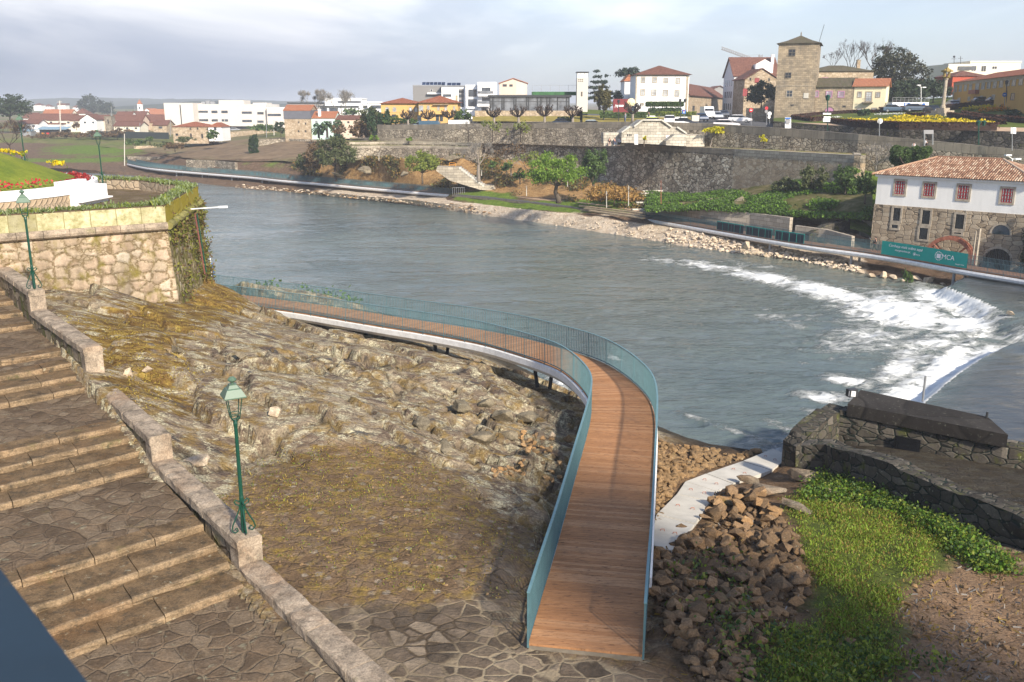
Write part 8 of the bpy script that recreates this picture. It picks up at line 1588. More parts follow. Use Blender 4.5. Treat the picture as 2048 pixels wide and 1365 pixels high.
for x,y,w,h,lb in((1727,232,21,13,'dark clipped cube bush before the cream house'),(2024,235,29,14,'dark clipped oval bush on the right of the garden'),(2006,217,14,8,'small round bush by the orange flower bed')):p=ong(x,y);tree('clipped_bush',lb,x,y,y-h,w,p.y,'lf_cypress','dome',-.25,cat='bush',K=40,cr=.28,dens=1.6)
def ruin(name,label,P,zb,th,mat,rough=.12,cat='wall',seed=1):
 """thick old wall with an uneven top; P = top edge points nearest the viewer, left to right"""
 rng=random.Random(seed);Q=[]
 for a,b in zip(P[:-1],P[1:]):n=max(2,int((b-a).length/.35));Q+=[a.lerp(b,k/n)for k in range(n)]
 Q.append(P[-1]);n=len(Q);N=normals2(Q);V=[];rows=7;st=0;hs=[];h=0
 for i in range(n):
  if st<=0:st=rng.randint(2,5);h=rng.uniform(-rough,rough)
  st-=1;hs.append(h)
 mid=Q[n//2];base=(mid.x,mid.y,zb[0]if hasattr(zb,'__len__')else zb);m=MB()
 for r in range(rows+1):
  q=r/rows
  for i,p in enumerate(Q):
   z0=(zb[0]+(zb[1]-zb[0])*i/(n-1))if hasattr(zb,'__len__')else zb;z=z0+(p.z+hs[i]-z0)*q;o=N[i]*(.18*(1-q)+.07*mnoise.noise((p.x*1.6,p.y*1.6,z*2.6)));V.append((p.x+o.x,p.y+o.y,z))
 m.add(V,[[r*n+i,r*n+i+1,(r+1)*n+i+1,(r+1)*n+i]for r in range(rows)for i in range(n-1)])
 V=[]
 for k in range(4):
  for i,p in enumerate(Q):o=-N[i]*th*k/3;V.append((p.x+o.x,p.y+o.y,p.z+hs[i]+(.05*mnoise.noise((p.x*2,p.y*2,k))if k else 0)))
 for i,p in enumerate(Q):o=-N[i]*th;V.append((p.x+o.x,p.y+o.y,(zb[0]if hasattr(zb,'__len__')else zb)-.5))
 m.add(V,[[k*n+i,k*n+i+1,(k+1)*n+i+1,(k+1)*n+i]for k in range(4)for i in range(n-1)])
 for i in(0,n-1):p=Q[i];o=-N[i]*th;z0=(zb[0 if i==0 else 1]if hasattr(zb,'__len__')else zb);m.add([(p.x,p.y,z0),(p.x+o.x,p.y+o.y,z0),(p.x+o.x,p.y+o.y,p.z+hs[i]),(p.x,p.y,p.z+hs[i])],[[0,1,2,3]])
 o=m.build(name,mat,loc=base);tag(o,label,cat);return o
rn=ruin('ruined_wall','dark mossy ruined wall in front, along the upper edge of the weedy patch',[at(1600,893,3.35),at(1650,890,3.6),at(1770,925,4.2),at(1900,978,4.4),at(2048,1036,4.6),at(2230,1110,4.7)],(1.2,3.0),.75,M['rubble_dark'],.13,seed=3)
zr2=3.55;RL,RR,FR,FL=at(1721,780,zr2+.05),at(1975,834,zr2+.05),at(2016,870,zr2),at(1695,808,zr2)
rn2=ruin('ruined_wall','dark wet rear wall of the old mill ruin under the black concrete slab',[FL+Vector((-.2,.25,-.45)),(FL+FR)/2+Vector((0,.25,-.45)),FR+Vector((0,.25,-.45)),at(2080,905,2.9),at(2300,985,2.9)],-.8,.8,M['rubble_dark'],.08,seed=7)
m=MB();m.slab(FL,FR,RR,RL,.55);o=m.build('concrete_roof_slab',M['black_slab'],loc=FL);tag(o,'black stained concrete roof slab on the old mill ruin by the weir','slab')
h0=at(1795,893,2.3);m=MB();d_=(FR-FL).normalized();n_=Vector((d_.y,-d_.x,0));c_=FL+(FR-FL)*.34+n_*.1;m.slab(c_+Vector((0,0,-1.75)),c_+d_*1.0+Vector((0,0,-1.75)),c_+d_*1.0+Vector((0,0,-.95)),c_+Vector((0,0,-.95)),.1);m.build('wall_opening',M['glass_dark'],rn2)
ruin('ruined_wall','stepped dark side wall of the ruin running down to the end of the concrete path',[at(1697,812,3.2),at(1672,828,3.1),at(1645,850,2.9),at(1615,876,2.6),at(1592,897,2.2)][::-1],-.6,.9,M['rubble_dark'],.12,seed=5)
p=at(1703,793,3.6);m=MB();m.box(p,(.42,.3,.34),.3);o=m.build('floodlight',M['metal_dark'],loc=p);tag(o,'black floodlight with white face at the corner of the concrete slab','floodlight');m=MB();m.slab(p+Vector((-.19,-.16,.05)),p+Vector((.08,-.24,.05)),p+Vector((.08,-.24,.3)),p+Vector((-.19,-.16,.3)),.02);m.build('lens',M['sign_white'],o)
for x,y,h,lb,mt,r in((1845,803,1.15,'thin steel post on the rear edge of the concrete slab by the weir','metal_grey',.045),(1973,836,.25,'short stub post at the right corner of the concrete slab','metal_dark',.05)):p=at(x,y,3.6);m=MB();m.tube([p,p+Vector((0,0,h))],r,6);o=m.build('post',M[mt],loc=p);tag(o,lb,'post')
p=at(1797,968,3.3);m=MB();m.tube([p,p+Vector((.02,-.05,.62))],.04,6);o=m.build('pipe',M['sign_white'],loc=p);tag(o,'short white pipe sticking up in front of the ruined wall','pipe')
a=Vector((-.95,.98,15.20));
def near(px,py,zc):r=ray(px,py);return Vector((0,0,CZ))+r*zc
A_=near(-190,1010,1.75);B_=near(110,1480,1.05);hr=thing('handrail',(A_.x,A_.y,14.6),'dark blue painted metal handrail close to the camera at the lower left corner','handrail');m=MB();m.bar(A_,B_,.11,.05,up=(0,0,1));m.build('top_rail',M['rail_blue'],hr)
for f in(.02,.97):p=A_.lerp(B_,f);m=MB();m.bar((p.x,p.y,14.4),p-Vector((0,0,.03)),.05,.05,up=(0,1,0));m.build('post',M['rail_blue'],hr)
def behind():  # unseen block added behind the viewpoint to cast shade on the near boardwalk
 d=Vector((.643,.766,0));n=Vector((d.y,-d.x,0));k=34.0;o=Vector((.12+S.x/math.hypot(S.x,S.y)*k,-.12+S.y/math.hypot(S.x,S.y)*k,0));P=lambda s,w:o+d*s+n*w
 top=15.2+k*math.tan(R(SUN_EL));m=MB();m.prism([(v.x,v.y)for v in(P(10.2,0),P(10.2,9),P(15.4,9),P(15.4,0))],-2,top);q=[P(10,-.2),P(10,9.2),P(15.6,9.2),P(15.6,-.2)];m.prism([(v.x,v.y)for v in q],top+.003,top+.4)
 b=m.build('building',M['rubble_warm']);b['kind']='structure'
behind()
def stone_mesh(seed,fl=1.0,n=13,bev=.025):
 rng=random.Random(seed);bm=bmesh.new()
 for _ in range(n):v=Vector((rng.gauss(0,1),rng.gauss(0,1),rng.gauss(0,1))).normalized();k=rng.uniform(.8,1.05);bm.verts.new((v.x*k,v.y*k*rng.uniform(.7,1.0),v.z*k*.72*fl))
 r=bmesh.ops.convex_hull(bm,input=bm.verts);
 bmesh.ops.delete(bm,geom=[g for g in r['geom_interior']if isinstance(g,bmesh.types.BMVert)],context='VERTS')
 try:bmesh.ops.bevel(bm,geom=list(bm.edges),offset=bev,segments=1,affect='EDGES',profile=.5)
 except Exception:pass
 bmesh.ops.triangulate(bm,faces=bm.faces);bmesh.ops.subdivide_edges(bm,edges=bm.edges,cuts=1,use_grid_fill=True);off=Vector((seed,seed*2,0))
 for v in bm.verts:v.co+=v.co.normalized()*.045*mnoise.noise(v.co*3.4+off)
 me=bpy.data.meshes.new('stone');bm.to_mesh(me);bm.free();autouv(me);return me
PROTO=[stone_mesh(i)for i in range(12)];FLAT=[stone_mesh(30+i,.55)for i in range(6)]
def with_mat(ms,mat):
 r=[]
 for me in ms:c=me.copy();c.materials.clear();c.materials.append(M[mat]);r.append(c)
 return r
ST_B,ST_T,ST_S,ST_BO,ST_P=with_mat(PROTO,'stone_brown'),with_mat(PROTO,'stone_tan'),with_mat(PROTO,'shore_stone'),with_mat(PROTO+FLAT,'boulder'),with_mat(PROTO,'boulder_pale');ST_F=with_mat(FLAT,'rubble_flat')
def put(name,me,p,s,label,cat,group=None,rng=random,sink=.3,sc=(1,1,1),rot=None,lift=0.0):
 o=bpy.data.objects.new(name,me);COL.objects.link(o);o.location=(p.x,p.y,p.z+s*sc[2]*(.72-sink)*.75+lift);o.rotation_euler=rot or(rng.uniform(-.4,.4),rng.uniform(-.4,.4),rng.uniform(0,6.28));o.scale=(s*sc[0],s*sc[1],s*sc[2]);tag(o,label,cat,group);return o
rr=random.Random(21)
def pxm(px,zc):return px*zc/F
for(x,y,w,h,mt,lb)in((845,858,52,46,'boulder','tilted grey slab boulder standing alone on the granite, left of the boulder cluster'),(928,822,56,40,'boulder','blocky grey boulder at the upper left of the boulder cluster'),(972,814,40,32,'boulder','lichened boulder right of the blocky one at the top of the cluster'),(921,790,26,22,'boulder','small boulder just above the boulder cluster'),(966,888,74,46,'boulder','wide low boulder in front of the boulder cluster'),(890,902,62,32,'boulder','mossy flat boulder at the lower left of the cluster'),(1023,882,46,40,'boulder','grey boulder next to the heap of tan stones'),(1004,842,62,44,'boulder','large rounded boulder in the middle of the cluster'),(1054,848,60,38,'boulder','dark boulder nearest the curved boardwalk'),(551,833,40,40,'boulder_pale','white faced broken boulder behind the lower lamp post'),(258,752,26,46,'boulder_pale','upright pale split rock near the stair parapet'),(297,757,26,22,'boulder_pale','small pale rock beside the upright split rock'),(358,702,42,34,'boulder','squarish lichened boulder among the yellow moss'),(480,716,40,20,'boulder','low lichened rock right of the yellow moss'),(1102,874,26,20,'boulder_pale','pale tan rock on top of the heap of tan stones'),(1136,884,26,26,'stone_tan','orange tan rock pressed against the boardwalk edge'),(345,940,40,26,'boulder','mossy rock against the outside of the stair parapet'),(392,930,70,34,'boulder_pale','pale rock face beside the stair parapet above the lower lamp')):
 p=ng(x,y);zc=proj(p)[2];s=pxm(w,zc)/2;src={'boulder':ST_BO,'boulder_pale':ST_P,'stone_tan':ST_T}[mt];put('boulder',src[rr.randrange(len(src))],p,s,lb,'boulder','boulders on the granite outcrop',rr,.28,(1,.9,min(1.5,h/w*1.15)))
for(x0,x1,y0,y1,n,smin,smax,lb)in((1042,1112,874,908,34,7,13,'tan broken stone in the heap on the granite beside the boardwalk'),(975,1048,936,956,24,6,12,'tan broken stone in the low row on the granite below the boulder cluster'),(1075,1120,925,975,8,7,14,'brown loose stone in the hollow beside the boardwalk')):
 for k in range(n):p=ng(rr.uniform(x0,x1),rr.uniform(y0,y1));s=pxm(rr.uniform(smin,smax),proj(p)[2])*.8;put('broken_stone',ST_T[rr.randrange(12)],p,s,lb,'stone',lb.replace('tan broken stone','tan broken stones').replace('brown loose stone','brown loose stones')[:60],rr,.2,(1,rr.uniform(.7,1),rr.uniform(.7,1)))
for(x,y,w,h,lb)in((1528,992,96,34,'long flat grey block below the concrete path, nearest the path'),(1604,962,100,30,'long flat block against the foot of the ruined wall'),(1590,1024,70,40,'square mossy block between the rubble and the weeds'),(1500,968,60,26,'mossy block beside the concrete path edge'),(1655,990,56,24,'small flat block half hidden by weeds under the ruined wall'),(1450,1012,60,26,'flat brown block at the top of the rubble slope')):
 p=ng(x,y);s=pxm(w,proj(p)[2])/2;put('stone_block',ST_F[rr.randrange(6)],p,s,lb,'block','flat blocks below the ruin',rr,.2,(1.1,.6,.7),(rr.uniform(-.2,.2),rr.uniform(-.2,.25),rr.uniform(-.9,-.4)))
RUB1=[(1308,1110),(1400,1062),(1440,990),(1500,985),(1560,1030),(1590,1080),(1625,1165),(1590,1235),(1530,1290),(1500,1365),(1560,1420),(1430,1420),(1310,1235)]
RUB2=[(1312,1080),(1312,885),(1400,898),(1470,912),(1540,898),(1500,915),(1420,940),(1365,960),(1340,990)]
big=[(1535,1140,74,1.2),(1575,1150,60,.9),(1470,1215,56,1.1),(1395,1240,66,1.2),(1330,1200,44,.9),(1400,1100,48,.8),(1450,1085,40,.9),(1500,1080,44,.9),(1350,1265,56,.8),(1440,1285,46,.9),(1520,1215,42,.9),(1370,1135,40,.8),(1335,1155,36,.8),(1690,1290,46,.8),(1660,1300,30,.7),(1480,1050,46,.8),(1560,1260,36,.8),(1400,1310,50,.9),(1470,1330,40,.8),(1360,1060,34,.8),(1830,1275,26,.8),(1975,1290,24,.8),(2008,1300,22,.8)]
cnt=0
for(x,y,w,k)in big:
 p=ng(x,y);s=pxm(w,proj(p)[2])*.52;put('rubble_stone',ST_B[rr.randrange(12)],p,s,'large brown angular boulder among the rubble right of the boardwalk','stone','large stones of the rubble slope',rr,.2,(1,.85,k*.85))
small=[]
def rubble(poly,n,smin,smax,ms,rng,thr):
 xs=[q[0]for q in poly];ys=[q[1]for q in poly];k=0;out=[]
 while k<n:
  x,y=rng.uniform(min(xs),max(xs)),rng.uniform(min(ys),max(ys))
  if not inpoly(np.array([x]),np.array([y]),poly)[0]:continue
  w=smin+(smax-smin)*rng.random()**2.6;out.append((x,y,w));k+=1
 return out
allr=[(q,ST_B)for q in rubble(RUB1,2300,9,44,None,rr,0)]+[(q,ST_T)for q in rubble(RUB2,700,7,26,None,rr,0)]
allr.sort(key=lambda q:-q[0][2]);rest=[]
for i,((x,y,w),src)in enumerate(allr):
 p=ng(x,y);s=pxm(w,proj(p)[2])*.5;tan=src is ST_T;sc_=(1,rr.uniform(.7,1.0),rr.uniform(.65,1.0))
 if i<270:put('rubble_stone',src[rr.randrange(12)],p,s,'tan rubble stone in the bank between the boardwalk and the concrete path' if tan else 'brown rubble stone on the slope right of the boardwalk','stone','tan rubble by the concrete path' if tan else 'brown rubble slope stones',rr,.1,sc_,None,rr.uniform(0,.14))
 else:rest.append((p,s,sc_,tan))
def merged(name,items,mats):
 V,Fc,MI,b=[],[],[],0
 for p,s,sc_,ti in items:
  me=PROTO[rr.randrange(12)];q=Matrix.Rotation(rr.uniform(0,6.28),3,'Z')@Matrix.Rotation(rr.uniform(-.5,.5),3,'X');co_=np.empty(len(me.vertices)*3);me.vertices.foreach_get('co',co_);co_=(co_.reshape(-1,3)*np.array(sc_)*s)@np.array(q).T+np.array([p.x,p.y,p.z+s*.3]);V.append(co_)
  t_=np.empty(len(me.loops),np.int32);me.loops.foreach_get('vertex_index',t_);Fc.append(t_.reshape(-1,3)+b);MI.append(np.full(len(me.polygons),ti));b+=len(co_)
 V=np.concatenate(V);Fc=np.concatenate(Fc);me=bpy.data.meshes.new(name);me.vertices.add(len(V));me.vertices.foreach_set('co',V.astype(np.float32).ravel());me.loops.add(Fc.size);me.loops.foreach_set('vertex_index',Fc.ravel().astype(np.int32));me.polygons.add(len(Fc));me.polygons.foreach_set('loop_start',np.arange(0,Fc.size,3,dtype=np.int32));me.update(calc_edges=True)
 for mm in mats:me.materials.append(mm)
 me.polygons.foreach_set('material_index',np.concatenate(MI).astype(np.int32));o=link(name,me);o['kind']='stuff';return o
for k in range(1500):
 poly=RUB1 if k%3 else RUB2;x,y=rr.uniform(1305,1640),rr.uniform(885,1400)
 if not inpoly(np.array([x]),np.array([y]),poly)[0]:continue
 p=ng(x,y);rest.append((p,pxm(rr.uniform(3,7),proj(p)[2])*.5,(1,.8,.7),poly is RUB2))
merged('rubble',rest,[M['stone_brown'],M['stone_tan']])
sh_=[]
for k in range(2600):
 x=rr.uniform(1000,1720);v=rr.random();y0=np.interp(x,[q[0]for q in R1],[q[1]for q in R1]);y1=np.interp(x,[q[0]for q in WATER],[q[1]for q in WATER]);zt=np.interp(x,[q[0]for q in R1],[q[2]for q in R1]);t_=v;y=y0+(y1-y0)*t_;z=zt*(1-t_)
 if x<1230 and rr.random()<.75:continue
 p=at(x,y,z);s=(.07+.28*rr.random()**4)*(1.25 if x>1330 else .8);sh_.append((p,s,(1,.8,.7),0))
for k in range(900):
 x=rr.uniform(470,1000);t_=rr.random();y0=np.interp(x,[q[0]for q in R1],[q[1]for q in R1]);y1=np.interp(x,[q[0]for q in WATER],[q[1]for q in WATER]);p=at(x,y0+(y1-y0)*t_,1.3*(1-t_));sh_.append((p,.07+.3*rr.random()**4,(1.3,.8,.6),0 if rr.random()<.6 else 1))
merged('shore_gravel',sh_,[M['shore_stone'],M['stone_brown']])
for(x,y,w,h,z,lb)in((1491,498,34,28,.7,'largest round pale boulder on the stony beach under the walkway'),(1512,508,24,14,.5,'flat boulder right of the largest beach boulder'),(1530,513,14,12,.1,'small white boulder left of the first walkway pier'),(1549,511,16,10,.1,'small boulder beside the first walkway pier'),(1560,517,32,12,.0,'long flat white boulder at the waterline right of the first pier'),(1592,508,20,12,.4,'brown boulder under the walkway between the two piers'),(1664,538,24,9,-.05,'pale boulder at the waterline left of the second pier'),(1690,543,12,6,-.05,'small dark boulder at the foot of the second pier'),(1706,543,12,6,-.05,'small dark boulder just right of the second pier'),(1722,547,20,8,-.05,'low dark boulder, first in the row before the mill'),(1742,555,20,13,0,'pale boulder, second in the row before the mill'),(1766,555,24,18,0,'tall sharp boulder, third in the row before the mill'),(1786,558,26,12,0,'wide brown boulder, fourth in the row before the mill'),(1806,563,14,6,0,'small boulder before the fern tuft below the mill'),(1834,562,26,15,0,'tall boulder right of the fern tuft below the mill'),(1856,564,36,16,0,'biggest brown boulder below the mill banner'),(1884,570,20,8,0,'last low boulder of the row, beside the third pier'),(1911,591,14,6,.15,'brown rock washed by the foam below the third pier'),(2021,629,22,10,1.0,'dark rock on the weir crest in the white water'),(1508,434,36,28,3.1,'big mossy boulder leaning before the low ashlar wall'),(1480,408,50,24,4.2,'long grey rock on the ivy slope'),(1545,412,36,26,4.1,'grey rock face on the ivy slope above the mossy boulder'),(1418,404,18,12,4.2,'small pale rock at the left of the ivy slope'),(730,345,36,18,4.6,'dark rock on the dry slope behind the long walkway'),(680,352,40,12,3.8,'low dark rocks at the foot of the dry slope, left'),(805,352,30,14,4.4,'dark rock beside the yellow green bush tree'),(905,322,40,16,6.9,'mossy rock at the top of the slope stair')):
 p=at(x,y,z);s=w*proj(p)[2]/F/2;src=ST_BO if z>2.5 else ST_P;put('boulder',src[rr.randrange(12)],p,s,lb,'boulder','boulders along the far shore' if z<2.5 else 'rocks on the far slope',rr,.2,(1,.8,min(1.3,h/w*1.3)))
for(x,y,w,h,lb)in((605,592,52,14,'big dark boulder at the water edge behind the boardwalk, left one'),(672,606,54,12,'pale flat boulder at the water edge behind the boardwalk, right one')):p=at(x,y,.5);s=w*proj(p)[2]/F/2;put('boulder',ST_BO[rr.randrange(12)],p,s,lb,'boulder','boulders behind the boardwalk',rr,.1,(.8,.5,.4),(0,0,.3))
def bankpts(poly,n,rng,dens=None):
 xs=[q[0]for q in poly];ys=[q[1]for q in poly];out=[]
 while len(out)<n:
  x,y=rng.uniform(min(xs),max(xs)),rng.uniform(min(ys),max(ys))
  if inpoly(np.array([x]),np.array([y]),poly)[0]and(dens is None or rng.random()<dens(x,y)):out.append(ng(x,y))
 return out
G=lambda x,y:.06+1.3*max(0,mnoise.noise((x*.012,y*.022,4))+.2+.35*math.exp(-((y-1060)/80)**2))
scatter_leaves('grass',bankpts(POLY_GRASS,1900,rr,G),[M['grass_lime'],M['grass_lime'],M['grass_blade'],M['moss_blade2']],.02,34,RNG,.13,asp=4.0,up=.45,h=.12)
scatter_leaves('weeds',bankpts([(1640,955),(1770,985),(1890,1040),(2030,1150),(1960,1150),(1850,1060),(1720,1010),(1600,1010)],420,rr),[M['lf_ivygreen'],M['lf_mid'],M['grass_blade']],.05,34,RNG,.2,asp=1.4,h=.26)
scatter_leaves('weeds',bankpts([(1330,1120),(1470,1100),(1500,1200),(1560,1290),(1480,1365),(1400,1300),(1340,1180)],60,rr)+bankpts([(1480,1290),(1700,1270),(1900,1330),(1700,1400),(1480,1400)],120,rr),[M['lf_mid'],M['grass_blade']],.05,18,RNG,.18,asp=2,up=.2,h=.2)
scatter_leaves('dry_grass',bankpts(POLY_MOSS,420,rr),[M['moss_blade'],M['moss_blade2']],.02,12,RNG,.16,asp=4,up=.2,h=.02)
scatter_leaves('weeds',[at(x,y,.7)for x,y in((528,588),(535,586),(600,598),(610,600),(640,604),(660,607),(690,614),(700,616))],[M['lf_spring'],M['lf_mid']],.14,60,RNG,.5,h=.7)
scatter_leaves('litter',bankpts(POLY_SOIL,260,rr)+bankpts(RUB1,160,rr),[M['lf_rust'],M['moss_blade2'],M['bark_grey']],.03,7,RNG,.3,asp=5,up=0,h=.03)
sx_=[]
for q in bankpts(POLY_SOIL,420,rr)+bankpts(POLY_GRASS,120,rr):sx_.append((q,.02+.09*rr.random()**4,(1,.8,.7),rr.random()<.3))
for q in bankpts(POLY_PAVE[:8]+[(1040,1200),(700,1180)],900,rr):sx_.append((q,.015+.055*rr.random()**3,(1.2,.9,.35),rr.random()<.35))
merged('gravel',sx_,[M['stone_brown'],M['stone_tan']])
scatter_leaves('moss',bankpts(POLY_PAVE[:8]+[(1040,1200),(700,1180)],480,rr,lambda x,y:1.0 if y<1010 else .35),[M['moss_blade'],M['moss_blade2'],M['grass_blade']],.018,12,RNG,.14,asp=3,up=.3,h=.03)
p=at(1812,562,.3);scatter_leaves('fern',[p],[M['lf_mid']],.12,60,RNG,.25,asp=4,up=.5,h=.6)
def car(label,px,py,Y,heading,colour,kind='hatch',group='cars parked on the street',z=None,name='parked_car'):
 """heading in degrees: 0 drives away from the viewer, 180 comes towards the viewer"""
 p=aty(px,py,Y);root=thing(name,p,label,'van' if kind=='van' else 'car',group);root.rotation_euler.z=0;h=R(heading);f=Vector((math.sin(h),math.cos(h),0));r=Vector((f.y,-f.x,0));cm=m_paint('car_paint_%d'%(px*10+py),colour,.25)
 if kind=='van':L,Wd,H,prof,gl=5.2,1.95,2.3,[(-2.6,.45,2.2),(-2.55,.4,2.28),(1.1,.4,2.3),(1.75,.4,1.45),(2.5,.4,1.15),(2.6,.45,.7)],[(-.1,1.35,2.1),(1.08,1.35,2.12),(1.7,1.35,1.42)]
 else:L,Wd,H,prof,gl=4.1,1.72,1.47,[(-2.05,.4,.75),(-2.0,.32,.98),(-1.3,.3,.98),(1.0,.3,.95),(1.95,.32,.78),(2.05,.4,.5)],None
 P=lambda x,y,z_:p+f*x+r*y+Vector((0,0,z_))
 def hull(prof,wb,wt,name,mat,par):
  m=MB();V=[]
  for x,z0,z1 in prof:V+=[P(x,-wb/2,z0),P(x,-wb/2,z0+(z1-z0)*.6),P(x,-wt/2,z1),P(x,wt/2,z1),P(x,wb/2,z0+(z1-z0)*.6),P(x,wb/2,z0)]
  k=len(prof);m.add(V,[[6*i+j,6*i+6+j,6*i+6+(j+1)%6,6*i+(j+1)%6]for i in range(k-1)for j in range(6)]+[list(range(6)),[6*(k-1)+j for j in range(5,-1,-1)]]);return m.build(name,mat,par)
 hull(prof,Wd,Wd*.94,'body',cm,root)
 if kind!='van':
  hull([(-1.85,.95,.97),(-1.35,.95,1.36),(.25,.95,1.36),(1.05,.93,.95)],Wd*.93,Wd*.74,'windows',M['glass_dark'],root);hull([(-1.5,1.34,1.37),(-1.2,1.34,1.46),(.1,1.34,1.46),(.35,1.34,1.36)],Wd*.8,Wd*.72,'roof',cm,root)
 else:m=MB();m.slab(P(1.12,-.8,2.22),P(1.76,-.85,1.5),P(1.76,.85,1.5),P(1.12,.8,2.22),-.03);[m.slab(P(.1,s_*(Wd/2-.02),1.45),P(1.15,s_*(Wd/2-.02),1.45),P(1.0,s_*(Wd/2-.06),2.0),P(.1,s_*(Wd/2-.06),2.0),.05*s_)for s_ in(-1,1)];m.build('windows',M['glass_dark'],root)
 for x in(-L*.31,L*.32):
  for s_ in(-1,1):m=MB();c=P(x,s_*(Wd/2-.1),.32);m.tube([c-r*.1,c+r*.1],.32,12);w=m.build('wheel',M['tyre'],root);m=MB();m.tube([c-r*.105,c+r*.105],.19,10);m.build('rim',M['metal_grey'],w)
 for s_ in(-1,1):
  m=MB();m.slab(P(L/2-.12,s_*.5-.2,.6),P(L/2-.12,s_*.5+.2,.6),P(L/2-.2,s_*.5+.2,.78),P(L/2-.2,s_*.5-.2,.78),-.16 if s_ else 0);m.build('headlight',M['sign_white'],root);m=MB();m.slab(P(-L/2+.05,s_*.62-.12,.65),P(-L/2+.05,s_*.62+.12,.65),P(-L/2+.02,s_*.62+.12,.92),P(-L/2+.02,s_*.62-.12,.92),.1);m.build('taillight',M['sign_red'],root)
 m=MB();m.slab(P(L/2+.0,-.26,.42),P(L/2+.0,.26,.42),P(L/2-.02,.26,.54),P(L/2-.02,-.26,.54),-.04);m.build('number_plate',M['sign_white'],root);return root
car('white hatchback parked before the yard wall at the street mouth',1480,246,174,118,(.75,.75,.76));car('white delivery van coming down the street',1414,238,182,180,(.78,.78,.78),'van',name='van');car('silver car parked beside the white van',1434,239,184,182,(.38,.41,.45));car('dark grey car behind the silver car',1447,235,196,182,(.05,.06,.08));car('dark blue car left of the white van',1403,243,172,178,(.04,.07,.13));car('black car half hidden by the street wall left of the van',1371,254,156,100,(.03,.035,.045));car('white car seen from behind by the top of the stair house',1339,249,153,12,(.7,.7,.71))
car('white car roof showing above the street wall near the van',1453,258,148,110,(.78,.74,.74));car('white and lime car beside the top of the stair house',1310,252,158,95,(.6,.72,.2));car('dark blue car by the wall left of the oval tree',1127,254,171,95,(.02,.03,.05));car('pale blue car by the wall at the foot of the lookout tower',1188,257,166,95,(.4,.47,.5));car('dark blue van in front of the yellow villa',866,266,183,95,(.05,.10,.15),'van',name='van');car('grey blue car left of the dark blue van',849,259,184,95,(.2,.27,.31));car('white van with many windows right of the yellow villa',925,265,180,95,(.72,.72,.70),'van',name='van')
car('small white car roof between the black car and the street wall',1353,255,152,98,(.72,.72,.72))
PK='cars parked in the garden'
def gcar(lb,px,py,hd,c):p=ong(px,py);car(lb,px,py,p.y,hd,c,'hatch',PK)
gcar('black car facing forward beside the stone pillar',1866,229,175,(.015,.02,.03));gcar('silver car seen from behind right of the stone pillar',1903,217,8,(.35,.38,.43));gcar('dark car under the ochre building, left of two',1968,211,95,(.03,.05,.05));gcar('grey car under the ochre building, right of two',1998,210,95,(.12,.15,.18));gcar('dark blue car before the red wall of the parking pavilion, left',1787,225,100,(.07,.11,.16));gcar('blue grey car before the red wall of the parking pavilion, right',1831,224,100,(.08,.11,.15))
for nm,px,py,Y,lb in(('parked_car',386+0,0,0,''),):pass
car('dark car in the open ground floor of the school, left',455,264,372,95,(.05,.06,.08),group='cars under the school');car('grey car in the open ground floor of the school, right',470,263,372,95,(.3,.32,.35),group='cars under the school')
